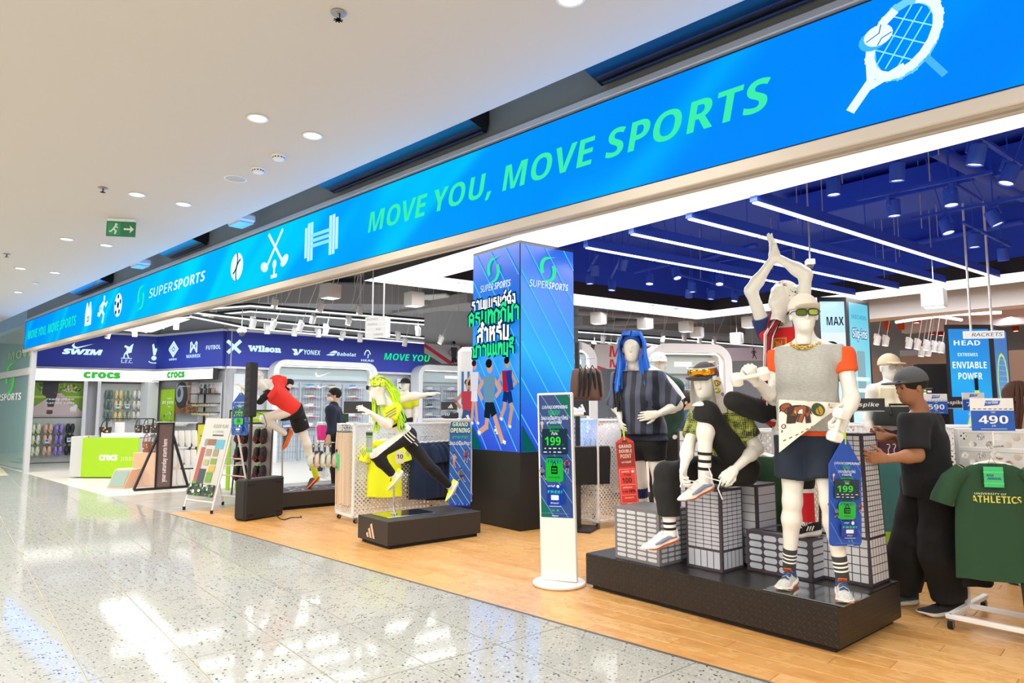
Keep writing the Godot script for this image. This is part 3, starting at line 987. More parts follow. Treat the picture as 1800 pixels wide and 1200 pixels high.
func mall_ceiling():
	var cm := mat("mall_ceiling", C("d6cdc0"), 0.85)
	struct("ceiling", bx(V3(36.5, 0.18, 8.7), V3(-11.2, 3.612, 4.652)), cm, "smooth cream mall ceiling with round downlights")
	var rim := mat("lamp_rim", C("f2f0ea"), 0.4)
	var n := 0
	var lab := ["round white downlight in cream mall ceiling, row nearer the shop front", "round white downlight in cream mall ceiling, row farther from the shop front"]
	for c in 7:
		for r in 2:
			var p := V3(-2.1 - c * 2.58, 3.52, [0.945, 1.39][r])
			if c == 0 and r == 1:
				p.z = 2.2
			var d := thing("downlight", lab[r], "downlight", T(p), "downlights of the mall ceiling, %s row" % ["near", "far"][r])
			var ring := MB.new()
			ring.lathe([V2(0.062, 0.0), V2(0.064, -0.006), V2(0.076, -0.006), V2(0.08, 0.001), V2(0.062, 0.004)], Transform3D(), 24)
			part(d, "rim", ring, rim)
			var lens := MB.new()
			lens.lathe([V2(0.062, -0.001), V2(0.0, -0.003)], Transform3D(), 24)
			part(d, "lens", lens, M["lamp"])
			var l := SpotLight3D.new()
			l.name = "lamp_light"
			l.position = V3(0, -0.02, 0)
			l.rotation_degrees = V3(-90, 0, 0)
			l.spot_angle = 75
			l.spot_angle_attenuation = 0.8
			l.light_energy = 2.6
			l.light_color = Color(1.0, 0.95, 0.87)
			l.light_size = 0.06
			l.spot_range = 20
			l.spot_attenuation = 2
			l.shadow_enabled = true
			d.add_child(l)
	for q in [[-2.0, 5.6], [-8.0, 5.6], [-14.0, 5.6], [-20.0, 5.0], [2.5, 3.2]]:  # unseen panels added behind the camera to light the mannequins and shop front
		var o := struct("ceiling_panel", bx(V3(3.4, 0.02, 1.3), Vector3.ZERO), M["panel_light"], "long fill light panel added to the mall ceiling behind the camera", T(V3(q[0], 3.515, q[1])))
		area("panel_lamp", down(V3(q[0], 3.49, q[1])), V2(3.4, 1.3), 26.0, Color(1.0, 0.975, 0.94))  # strong fill light of the added panel
	for q in [[V3(-3.08, 3.52, 1.711), "first sprinkler from the camera in the cream ceiling, with four-bladed plate"], [V3(-7.269, 3.52, 1.689), "small sprinkler in cream ceiling above the green exit sign"], [V3(-11.371, 3.52, 1.739), "farthest small sprinkler in cream ceiling at far left"]]:
		var s := thing("sprinkler", q[1], "sprinkler", T(q[0]), "ceiling sprinklers")
		var m := MB.new()
		m.lathe([V2(0.0, 0.001), V2(0.04, 0.0), V2(0.042, -0.006), V2(0.012, -0.01), V2(0.01, -0.035), V2(0.0, -0.035)], Transform3D(), 16)
		part(s, "body", m, mat("sprinkler_metal", C("a9a49c"), 0.4, 0.6))
		var b := MB.new()
		for k in 8:
			b.box(T(V3(0, -0.044, 0), k * 45.0), V3(0.05, 0.002, 0.007))
		for k in 2:
			b.tube([V3(0.011 * (k * 2 - 1), -0.01, 0), V3(0.016 * (k * 2 - 1), -0.026, 0), V3(0, -0.044, 0)], 0.003, 6)
		part(s, "deflector", b, M["dark_steel"])
	for q in [[V3(-5.27, 3.52, 0.92), "white smoke detector with slotted rim, nearest to the downlights"], [V3(-5.696, 3.52, 0.893), "white heat detector beside the round ceiling speaker"], [V3(-13.548, 3.52, 0.975), "small white smoke detector far off at left in the ceiling"]]:
		var s := thing("smoke_detector", q[1], "detector", T(q[0]))
		var m := MB.new()
		m.lathe([V2(0.06, 0.001), V2(0.06, -0.012), V2(0.05, -0.014), V2(0.05, -0.026), V2(0.044, -0.036), V2(0.02, -0.042), V2(0.0, -0.042)], Transform3D(), 24)
		part(s, "housing", m, rim)
		var b := MB.new()
		for k in 12:
			b.box(T(V3(cos(TAU * k / 12) * 0.05, -0.02, sin(TAU * k / 12) * 0.05), -360.0 * k / 12), V3(0.003, 0.009, 0.014))
		part(s, "slot", b, M["dark_steel"])
	var sp := thing("ceiling_speaker", "flat round grey ceiling speaker grille set flush in cream ceiling", "speaker", T(V3(-6.093, 3.52, 0.92)))
	var gm := MB.new()
	gm.lathe([V2(0.1, 0.001), V2(0.1, -0.004), V2(0.09, -0.005), V2(0.088, -0.003)], Transform3D(), 28)
	part(sp, "rim", gm, rim)
	gm = MB.new()
	gm.lathe([V2(0.088, -0.003), V2(0.0, -0.004)], Transform3D(), 28)
	part(sp, "grille", gm, mat("grille", C("c2beb6"), 0.6))
	var ex := thing("exit_sign", "green hanging exit sign with white running figure and arrow", "sign", T(V3(-8.339, 3.52, 1.208), 55.0))
	part(ex, "mount", bx(V3(0.28, 0.03, 0.05), V3(0, -0.014, 0), 0.004), rim)
	part(ex, "panel", bx(V3(0.30, 0.17, 0.012), V3(0, -0.115, 0), 0.002), mat("exit_green", C("2f7f52"), 0.4))
	var a := art(T(V3(0, -0.115, 0.0066)))
	for sd in 2:
		if sd:
			a.x = T(V3(0, -0.115, -0.0066), 180.0)
			a.z = 0
		a.rect(-0.07, 0, 0.13, 0.14, C("3a9a64"))
		a.ell(-0.05, 0.05, 0.014, 0.014, C("e9f7ee"))
		a.line([V2(-0.055, 0.035), V2(-0.075, 0.0), V2(-0.05, -0.025), V2(-0.06, -0.06)], 0.018, C("e9f7ee"))
		a.line([V2(-0.078, 0.0), V2(-0.1, -0.03), V2(-0.12, -0.03)], 0.016, C("e9f7ee"))
		a.line([V2(-0.055, 0.03), V2(-0.03, 0.01)], 0.012, C("e9f7ee"))
		a.line([V2(0.03, 0.0), V2(0.12, 0.0)], 0.02, C("e9f7ee"))
		a.poly([V2(0.09, -0.045), V2(0.135, 0.0), V2(0.09, 0.045), V2(0.1, 0.0)], C("e9f7ee"))
	part(ex, "pictogram", a, M["print"])
	var fin := mat("curtain_blue", C("2b3f78"), 0.35, 0.4)
	var k := 0
	for q in [[-1.1, 3.0, "longest black air curtain with blue fins in slot above the slogan's end"], [-4.8, 2.2, "black air curtain in the slot above the slogan's first words"], [-9.6, 1.2, "black air curtain in slot between the two white boxes"], [-13.9, 1.9, "farthest black air curtain in slot at far left"]]:
		var c := thing("air_curtain", q[2], "air curtain", T(V3(q[0], 3.72, 0.10)))
		var m := MB.new()
		m.prism(PackedVector2Array([V2(-0.12, -0.12), V2(0.10, -0.17), V2(0.12, -0.10), V2(0.12, 0.14), V2(-0.12, 0.14)]), Transform3D(Basis(V3(0, 0, -1), Vector3.UP, V3(1, 0, 0)), V3(-q[1] / 2, 0, 0)), q[1])
		part(c, "casing", m, mat("gloss_black", C("0c0d10"), 0.2))
		for j in 3:
			part(c, "fin", bx(V3(q[1] - 0.05, 0.012, 0.028), V3(0, -0.165 + 0.018 * j, -0.085 + 0.062 * j), 0.002), fin)
	for q in [[-7.55, "white projector box hung in slot above the clubs icon"], [-10.9, "white projector box hung in slot above the word icon at left"]]:
		var c := thing("projector_box", q[1], "fixture", T(V3(q[0], 3.56, 0.2)))
		part(c, "shell", bx(V3(0.34, 0.09, 0.2), Vector3.ZERO, 0.02), mat("box_white", C("dfe6ee"), 0.4))
		part(c, "base_plate", bx(V3(0.30, 0.02, 0.17), V3(0, -0.052, 0), 0.006), mat("lens_blue", C("9fc4ea"), 0.25))
		part(c, "hanger", bx(V3(0.05, 1.25, 0.05), V3(0, 0.66, 0)), M["black"])
func shop_ceiling():
	var dark := mat("ceiling_dark", C("85888e"), 0.85)
	struct("ceiling", bx(V3(26, 0.2, 18.4), V3(-9, 4.75, -9.1)), dark, "grey open ceiling of the shop with ducts and tracks")
	var oa := [V3(-9.06, 3.42, -2.48), V3(-7.585, 3.42, -10.35), V3(2.6, 3.42, -9.37), V3(2.6, 3.42, -1.30)]
	var ia := [V3(-7.95, 3.42, -3.15), V3(-6.736, 3.42, -9.335), V3(1.9, 3.42, -8.50), V3(1.9, 3.42, -2.13)]
	var ring := thing("light_ring", "large glowing white light ring framing the blue ceiling over the entrance", "light")
	var rp := MB.new()
	var skirt := MB.new()
	var outer := MB.new()
	var dy := V3(0, 0.42, 0)
	for k in 4:
		var a: Vector3 = oa[k]
		var b: Vector3 = oa[(k + 1) % 4]
		var c: Vector3 = ia[(k + 1) % 4]
		var d: Vector3 = ia[k]
		rp.quad(a, b, c, d)
		skirt.quad(d, c, c + dy * 0.55, d + dy * 0.55)
		outer.quad(b, a, a + dy, b + dy)
		outer.quad(d + dy, c + dy, b + dy, a + dy)
	part(ring, "light_panel", rp, M["panel_light"])
	part(ring, "inner_skirt", skirt, mat("skirt", C("2a2b2f"), 0.7))
	part(ring, "outer_box", outer, mat("skirt_out", C("4a4b50"), 0.7))
	var bl := mat("deep_blue", C("2a55e0"), 0.75)
	var cf := MB.new()
	cf.quad(V3(-7.9, 4.45, -3.2), V3(1.9, 4.45, -2.2), V3(1.9, 4.45, -8.5), V3(-6.7, 4.45, -9.3))
	for k in 4:
		var a: Vector3 = ia[k]
		var b: Vector3 = ia[(k + 1) % 4]
		a.y = 3.65
		b.y = 3.65
		cf.quad(a, b, V3(b.x, 4.46, b.z), V3(a.x, 4.46, a.z))
	struct("ceiling_blue", cf, bl, "deep blue painted coffer above the entrance display")
	var bp := thing("blue_duct", "deep blue air duct box crossing the blue ceiling", "duct", T(V3(-2.2, 4.2, -6.2), SY))
	part(bp, "casing", bx(V3(3.2, 0.34, 0.9), Vector3.ZERO, 0.01), bl)
	part(bp, "flange", bx(V3(0.05, 0.40, 0.96), V3(0.6, 0, 0), 0.01), bl)
	var i := 0
	for q in [[V3(-1.577, 4.05, -4.294), V3(-1.146, 4.05, -6.87), 0.075, "fat"], [V3(-4.99, 4.1, -9.485), V3(-1.344, 4.1, -8.475), 0.05, "middle"], [V3(-6.343, 4.2, -4.472), V3(-2.332, 4.2, -4.283), 0.02, "thin"], [V3(-6.804, 4.2, -8.403), V3(-3.082, 4.2, -8.31), 0.02, "thin"], [V3(-9.06, 4.2, -8.825), V3(-4.923, 4.2, -7.595), 0.04, "middle"]]:
		var m := MB.new()
		m.tube([q[0], q[1]], q[2], 12)
		solo("ceiling_pipe", ["fat blue pipe crossing the blue ceiling at far right", "blue pipe running along the blue ceiling behind the two pale spots", "thin blue conduit near the light bars' near ends", "thin blue conduit above the middle of the light bars", "blue pipe above the left blue spots beside the pillar"][i], "pipe", m, bl)
		i += 1
	var bar_m := mat("bar_blue", C("5a78d0"), 0.5)
	i = 0
	for q in [[V3(-5.01, 3.36, -2.944), V3(-3.846, 3.36, -9.016)], [V3(-4.24, 3.36, -2.779), V3(-3.123, 3.36, -8.843)], [V3(-3.459, 3.36, -2.668), V3(-2.434, 3.36, -8.725)], [V3(-2.728, 3.36, -2.587), V3(-1.747, 3.36, -8.802)]]:
		var d: Vector3 = q[1] - q[0]
		var L: float = d.length()
		var b := thing("light_bar", ["first long light bar from the pillar under the blue ceiling", "second long light bar from the pillar under blue ceiling", "third long light bar from the pillar under blue ceiling", "fourth light bar from the pillar under blue ceiling"][i], "light", aim(q[0], d), "long light bars")
		part(b, "profile", bx(V3(0.075, 0.11, L), V3(0, 0.06, L / 2), 0.004), bl)
		part(b, "end_cap", bx(V3(0.077, 0.112, 0.006), V3(0, 0.06, -0.003), 0.001), bar_m)
		for k in 5:
			var s := L / 5
			part(b, "tube", bx(V3(0.06, 0.014, s - 0.03), V3(0, 0.0, s * (k + 0.5)), 0.003), M["lamp"])
		for k in 4:
			var z := 0.3 + k * (L - 0.6) / 3
			var m := MB.new()
			m.tube([V3(0, 0.11, z), V3(0, 1.0, z)], 0.005, 6)
			part(b, "wire", m, bl)
		i += 1
	var spot_blue := mat("spot_blue", C("4068e8"), 0.5)
	var proto := make_spot(spot_blue, 0.065, 0.17, 0.72, 0.95)
	var tracks := MB.new()
	var sp := [V3(-2.218, 3.55, -3.243), V3(-1.652, 3.55, -3.21), V3(-0.995, 3.45, -2.898), V3(-0.886, 3.45, -3.658), V3(-1.911, 3.45, -4.07), V3(-1.407, 3.45, -4.056), V3(-1.686, 3.45, -5.259), V3(-1.237, 3.45, -5.211), V3(-1.599, 3.45, -6.249), V3(-1.474, 3.45, -7.396), V3(-6.171, 3.5, -4.674), V3(-5.629, 3.5, -4.625), V3(-6.645, 3.5, -5.166), V3(-6.747, 3.5, -5.92), V3(-5.974, 3.5, -5.879), V3(-5.416, 3.5, -5.764), V3(-7.281, 3.5, -7.335), V3(-7.125, 3.5, -7.868), V3(-7.048, 3.5, -8.548), V3(-6.179, 3.5, -7.502), V3(-5.841, 3.5, -7.019), V3(-5.978, 3.5, -7.954), V3(-5.778, 3.5, -8.502), V3(-5.176, 3.5, -6.713), V3(-8.068, 3.5, -3.665)]
	for k in sp.size():
		var p: Vector3 = sp[k]
		copy(proto, T(p, 40.0 * k, (k % 4) * 7.0), "%s blue cylinder spotlight under the blue ceiling %s" % (["large", "near the opening"] if p.z > -5.3 else ["small", "by the pillar"] if p.x < -5.5 else ["small", "behind the light bars"]), "blue ceiling spotlights " + ["near", "by the pillar", "deep"][0 if p.z > -5.3 else 1 if p.x < -5.5 else 2])
	proto.free()
	i = 0
	for q in [[1, 0], [2, 3], [5, 4], [7, 6], [9, 8], [10, 12], [11, 13], [15, 14], [18, 16], [22, 20]]:
		var a: Vector3 = sp[q[0]] + V3(0, 0.17, 0)
		var b: Vector3 = sp[q[1]] + V3(0, 0.17, 0)
		var d := (b - a).normalized() * 0.35
		var m := MB.new()
		m.box(aim((a + b) / 2, b - a), V3(0.035, 0.03, (b - a).length() + 0.7))
		m.tube([a, a + V3(0, 0.8, 0)], 0.006, 6)
		m.tube([b, b + V3(0, 0.8, 0)], 0.006, 6)
		solo("light_track", "short blue lighting track under the blue ceiling", "track", m, bl, Transform3D(), "blue lighting tracks")
		i += 1
	var wl := mat("track_white", C("c3c5c9"), 0.5)
	var led := glow("line_light", Color(0.97, 0.99, 1.0), 1.4)
	i = 0
	for q in [[V3(-14.261, 3.4, -1.768), V3(-12.752, 3.4, -2.368), V3(-12.067, 3.4, -6.105), "left of pillar, topmost"], [V3(-15.892, 3.4, -2.022), V3(-13.501, 3.4, -2.722), V3(-12.64, 3.4, -6.566), "left of pillar, second from top"], [V3(-13.788, 3.3, -1.592), V3(-13.974, 3.3, -2.949), V3(-14.339, 3.3, -7.934), "left of pillar, third from top"], [V3(-13.669, 3.2, -1.605), V3(-14.744, 3.2, -3.316), V3(-14.647, 3.2, -8.184), "left of pillar, lowest"],
			[V3(-10.963, 3.4, -10.334), V3(-10.132, 3.4, -13.524), V3(-9.265, 3.4, -17.806), "right of pillar, topmost"], [V3(-11.625, 3.3, -11.17), V3(-11.071, 3.3, -15.095), V3(-10.435, 3.3, -20.474), "right of pillar, second"], [V3(-10.319, 3.2, -12.344), V3(-10.449, 3.2, -16.091), V3(-10.336, 3.2, -20.239), "right of pillar, third"], [V3(-10.82, 3.2, -17.965), V3(-10.751, 3.2, -19.093), V3(-10.576, 3.2, -20.789), "right of pillar, lowest and shortest"]]:
		var t := thing("line_light", "thin white light line in the grey ceiling, " + q[3], "light", Transform3D(), "white light lines")
		var m := MB.new()
		m.tube([q[0] + V3(0, 0.03, 0), q[1] + V3(0, 0.03, 0), q[2] + V3(0, 0.03, 0)], 0.03, 6)
		part(t, "profile", m, mat("track_black", C("2c2d31"), 0.5))
		m = MB.new()
		m.tube([q[0], q[1], q[2]], 0.022, 6)
		part(t, "tube", m, led)
	var head := make_spot(mat("spot_white", C("e4e5e8"), 0.45), 0.06, 0.19, 0.9, 1.4)
	var hp := PackedVector3Array()
	for q in [V3(-16.247, 3.3, -2.277), V3(-16.258, 3.3, -1.975), V3(-17.338, 3.3, -1.994), V3(-18.586, 3.3, -2.137), V3(-18.482, 3.2, -1.514), V3(-14.413, 3.4, -2.312), V3(-13.959, 3.4, -2.17), V3(-13.048, 3.1, -2.578), V3(-13.112, 3.1, -3.03), V3(-13.862, 3.1, -3.282), V3(-13.838, 3.1, -3.905), V3(-12.887, 3.1, -3.515), V3(-13.66, 3.1, -4.389), V3(-13.05, 3.1, -4.209), V3(-13.793, 3.1, -5.088), V3(-13.933, 3.1, -5.662), V3(-12.206, 3.4, -2.593), V3(-11.964, 3.4, -3.435), V3(-11.814, 3.4, -4.23), V3(-12.711, 3.3, -4.554), V3(-13.016, 3.3, -3.87), V3(-13.614, 3.2, -6.549), V3(-14.062, 3.1, -7.101), V3(-12.952, 3.1, -7.361), V3(-12.571, 3.2, -6.344), V3(-10.553, 3.2, -10.836), V3(-10.606, 3.2, -11.626), V3(-11.235, 3.1, -11.371), V3(-11.243, 3.1, -12.093), V3(-9.713, 3.3, -12.379), V3(-9.219, 3.3, -12.65), V3(-9.221, 3.3, -13.479), V3(-9.079, 3.3, -14.052), V3(-9.193, 3.2, -16.717), V3(-10.209, 3.3, -13.19), V3(-11.431, 3.1, -20.052)]:
		hp.append(q)
	for k in hp.size():
		copy(head, T(hp[k], 90.0 + 23.0 * (k % 5), 12.0 * (k % 3)), "small white cylinder spotlight %s" % ["above the clog corner" if hp[k].x < -15.5 else "left of the pillar" if k < 25 else "right of the pillar, far back"][0], "white cylinder spotlights " + ["clog corner", "middle", "far"][0 if hp[k].x < -15.5 else 1 if k < 25 else 2])
	head.free()
	var box := thing("box_lamp", "x", "lamp")
	part(box, "shade", bx(V3(0.26, 0.24, 0.26), Vector3.ZERO, 0.006), mat("box_lamp", C("dcdcdf"), 0.5))
	part(box, "diffuser", bx(V3(0.22, 0.006, 0.22), V3(0, -0.122, 0)), led)
	var rod := MB.new()
	rod.tube([V3(0, 0.12, 0), V3(0, 1.5, 0)], 0.006, 6)
	part(box, "rod", rod, wl)
	var bl_l := ["white box lamp hung beside the fascia left of pillar", "white box lamp right of pillar, first", "white bullet-high box lamp behind blue haired mannequin's left", "white box lamp above the blue haired mannequin", "white box lamp right of the blue haired mannequin", "white box lamp lowest of the row right of the pillar", "large white box lamp beside the red jersey mannequin's elbow", "white box lamp under the bulkhead above the racket sign", "small white box lamp near the red jersey mannequin"]
	i = 0
	for q in [V3(-9.362, 3.3, -3.716), V3(-10.208, 3.4, -2.582), V3(-8.532, 3.3, -7.926), V3(-8.3, 3.3, -9.338), V3(-7.966, 3.3, -10.534), V3(-7.931, 3.2, -10.968), V3(-6.535, 3.3, -10.758), V3(-2.154, 2.855, -6.702), V3(-7.409, 3.1, -11.931)]:
		copy(box, T(q, SY + 8 * (i % 3)), bl_l[i], "white box lamps")
		i += 1
	box.free()
	var dm := mat("duct_grey", C("9a9a9f"), 0.6)
	var dl := ["broad grey duct across the grey ceiling left of the pillar", "grey duct under the open ceiling behind the pillar", "long grey duct above the right-hand light lines", "grey round pipe above the white box lamps", "second grey round pipe above the white box lamps", "grey duct far back over the sport bays"]
	i = 0
	for q in [[V3(-16.515, 4.2, -3.821), V3(-12.658, 4.2, -8.136), 0.5], [V3(-14.533, 4, -7.219), V3(-11.705, 4, -7.347), 0.25], [V3(-12.59, 4, -12.347), V3(-9.856, 4, -19.209), 0.3], [V3(-11.756, 4.1, -11.297), V3(-9.89, 4, -14.577), 0.09], [V3(-12.69, 3.9, -12.472), V3(-10.011, 4.1, -14.975), 0.09], [V3(-13.628, 4.2, -19.426), V3(-11.033, 4.2, -21.92), 0.35]]:
		var m := MB.new()
		if i in [3, 4]:
			m.tube([q[0], q[1]], q[2], 12)
		else:
			m.box(aim((q[0] + q[1]) / 2, q[1] - q[0]), V3(q[2] * 2, q[2], (q[1] - q[0]).length()), 0.01)
		solo("ceiling_duct", dl[i], "duct", m, dm)
		i += 1
	var wires := MB.new()
	var rng := RandomNumberGenerator.new()
	rng.seed = 9
	for k in 60:
		var p := V3(rng.randf_range(-17, -7.5), 3.4, rng.randf_range(-14, -1.2))
		wires.tube([p, p + V3(0, 1.3, 0)], 0.006, 5, false)
	for k in 30:
		var p := V3(rng.randf_range(-6, 1.5), 3.6, rng.randf_range(-9, -3))
		wires.tube([p, p + V3(0, 0.85, 0)], 0.006, 5, false)
	tag(solo("hanger_wires", "thin hanger wires dropping from the open ceiling", "wire", wires, wl), "", "", "", "stuff")
	var cp := thing("ceiling_light_panel", "wide glowing white panel above the clog corner", "light", T(V3(-17.6, 3.42, -2.15), SY))
	part(cp, "frame", bx(V3(3.5, 0.12, 0.9), V3(0, 0.065, 0)), mat("skirt_out", C("4a4b50"), 0.7))
	part(cp, "diffuser", bx(V3(3.46, 0.01, 0.86), Vector3.ZERO), M["panel_light"])
	var hs := thing("hanging_sign", "white hanging department sign of four slats left of the pillar", "sign", T(V3(-8.631, 2.642, -2.459), 22.0))
	for k in 4:
		part(hs, "slat", bx(V3(0.36, 0.074, 0.14), V3(0, 0.117 - k * 0.078, 0), 0.003), M["sign_added_glow"])  # slats glow in place of light falling on them
		var a := art(T(V3(0, 0.117 - k * 0.078, 0.0705)))
		a.text(["BACKPACK", "SANDALS", "KIDS", "CARRIER"][k], -0.05 if k < 2 else 0.06, -0.015, 0.03, C("8a8f98"), "r")
		part(hs, "lettering", a, M["print"])
	for sx in [-0.1, 0.1]:
		var m := MB.new()
		m.tube([V3(sx, 0.15, 0), V3(sx, 1.6, 0)], 0.012, 8)
		part(hs, "rod", m, wl)
	var vt := thing("vent_grille", "square white slatted vent grille in the ceiling beside the light ring", "vent", Transform3D(Basis(Vector3.UP, 0.5), V3(-12.728, 4.1, -6.978)))
	part(vt, "frame", bx(V3(0.9, 0.03, 0.9), Vector3.ZERO, 0.005), wl)
	for k in 14:
		part(vt, "slat", bx(V3(0.82, 0.02, 0.02), V3(0, -0.02, -0.39 + k * 0.06)), M["white"])
	var cam := thing("security_camera", "white box security camera hung behind the raised arms", "camera", T(V3(-2.999, 3.15, -4.705), 30.0))
	part(cam, "body", bx(V3(0.1, 0.07, 0.12), Vector3.ZERO, 0.01), M["white"])
	var cl := MB.new()
	cl.lathe([V2(0.0, -0.08), V2(0.03, -0.07), V2(0.035, -0.035), V2(0.0, -0.03)], Transform3D(), 16)
	part(cam, "dome", cl, mat("smoke_dome", C("55585c"), 0.2))
	var cr := MB.new()
	cr.tube([V3(0, 0.03, 0), V3(0, 1.0, 0)], 0.01, 8)
	part(cam, "rod", cr, wl)
	var c2 := thing("dome_camera", "white dome camera hanging over the corner of the blue logo band", "camera", T(V3(-13.615, 3, -2.611)))
	part(c2, "body", bx(V3(0.16, 0.1, 0.16), Vector3.ZERO, 0.03), M["white"])
	var c3 := MB.new()
	c3.lathe([V2(0.0, -0.12), V2(0.05, -0.1), V2(0.06, -0.04)], Transform3D(), 14)
	part(c2, "dome", c3, mat("smoke_dome", C("55585c"), 0.2))
	var c4 := MB.new()
	c4.tube([V3(0, 0.05, 0), V3(0, 1.6, 0)], 0.01, 8)
	part(c2, "rod", c4, wl)
func make_spot(m: Material, r: float, h: float, open: float, rod := 0.09) -> Node3D:
	var s := thing("spotlight", "x", "spotlight")
	var b := MB.new()
	b.lathe([V2(0.0, h / 2), V2(r * 0.9, h / 2), V2(r, h / 2 - 0.008), V2(r, -h / 2), V2(r * 0.88, -h / 2), V2(r * 0.8, -h / 2 + 0.03)], Transform3D(), 18)
	part(s, "barrel", b, m)
	var l := MB.new()
	l.lathe([V2(r * 0.85, -h / 2 + 0.012), V2(0.0, -h / 2 + 0.006)], Transform3D(), 16)
	part(s, "lens", l, M["lamp"])
	var k := MB.new()
	k.box(T(V3(0.0, h * 0.35, -r - 0.012)), V3(0.03, h * 0.5, 0.02), 0.003)
	k.box(T(V3(0.0, h * 0.62, -r * 0.5)), V3(0.026, 0.022, r + 0.05), 0.003)
	k.tube([V3(0, h * 0.62, 0), V3(0, h * 0.62 + rod, 0)], 0.006, 8)
	part(s, "bracket", k, m)
	return s
func figure(a: Art, x: float, y: float, h: float, top: Color, low: Color, skin: Color, pose := 0, hair := C("1a1517")):  # small printed athlete
	var s := h / 1.75
	var L: Array = [[0.12, 0.0, 0.06, 0.45, 0.02, 0.9, -0.14, 0.0, -0.08, 0.45, -0.04, 0.9], [0.42, 0.12, 0.22, 0.5, 0.02, 0.9, -0.38, 0.28, -0.1, 0.42, -0.04, 0.9], [0.05, 0.02, 0.16, 0.46, 0.05, 0.9, -0.28, 0.2, -0.12, 0.5, -0.05, 0.9]][pose]
	for k in 2:
		var p := []
		for q in 3:
			p.append(V2(x + L[k * 6 + q * 2] * s, y + L[k * 6 + q * 2 + 1] * s))
		a.line(p, 0.12 * s, skin)
		a.line([p[0] + V2(0, 0.03 * s), p[0] + V2(0.09 * s, 0.0)], 0.07 * s, C("e8ecf4"))
		a.line([p[1].lerp(p[2], 0.35), p[2]], 0.19 * s, low)
	a.line([V2(x - 0.16 * s, y + 1.36 * s), V2(x - 0.36 * s, y + 1.14 * s), V2(x - (0.22 if pose else 0.34) * s, y + 0.95 * s)], 0.085 * s, skin)
	a.line([V2(x + 0.16 * s, y + 1.36 * s), V2(x + 0.34 * s, y + 1.12 * s), V2(x + 0.2 * s, y + 1.0 * s)], 0.085 * s, skin)
	a.poly([V2(x - 0.2 * s, y + 1.42 * s), V2(x + 0.2 * s, y + 1.42 * s), V2(x + 0.16 * s, y + 0.9 * s), V2(x - 0.16 * s, y + 0.9 * s)], top)
	a.ell(x + 0.02 * s, y + 1.6 * s, 0.095 * s, 0.13 * s, skin)
	a.ell(x - 0.01 * s, y + 1.67 * s, 0.105 * s, 0.09 * s, hair)
func lines45(a: Art, x0: float, x1: float, y0: float, y1: float, step: float, w: float, c: Color):  # diagonal track lines clipped to the board
	var y := y0 - step
	while y < y1 + (x1 - x0) * 1.6:
		var p := V2(x0, y)
		var q := V2(x1, y - (x1 - x0) * 1.45)
		if p.y > y1:
			p = V2(x0 + (p.y - y1) / 1.45, y1)
		if q.y < y0:
			q = V2(x1 - (y0 - q.y) / 1.45, y0)
		if p.x < x1 and q.x > x0 and p.y > q.y:
			a.line([p, q], w, c)
		y += step
func gradient(c0: String, c1: String, c2: String) -> ImageTexture:
	var im := Image.create(64, 128, false, Image.FORMAT_RGB8)
	for y in 128:
		for x in 64:
			var t := y / 127.0
			var c := Color(c0).lerp(Color(c1), clampf(t * 2.0 - x / 200.0, 0, 1))
			c = c.lerp(Color(c2), clampf(t * 2.0 - 1.0 - x / 300.0, 0, 1))
			im.set_pixel(x, y, c)
	return ImageTexture.create_from_image(im)
func lit(called: String, t: Texture2D, e := 1.0) -> StandardMaterial3D:
	var m := mat(called, C("06070a"), 0.35)
	m.emission_enabled = true
	m.emission = Color.WHITE
	m.emission_operator = BaseMaterial3D.EMISSION_OP_MULTIPLY
	m.emission_texture = t
	m.emission_energy_multiplier = e
	return m
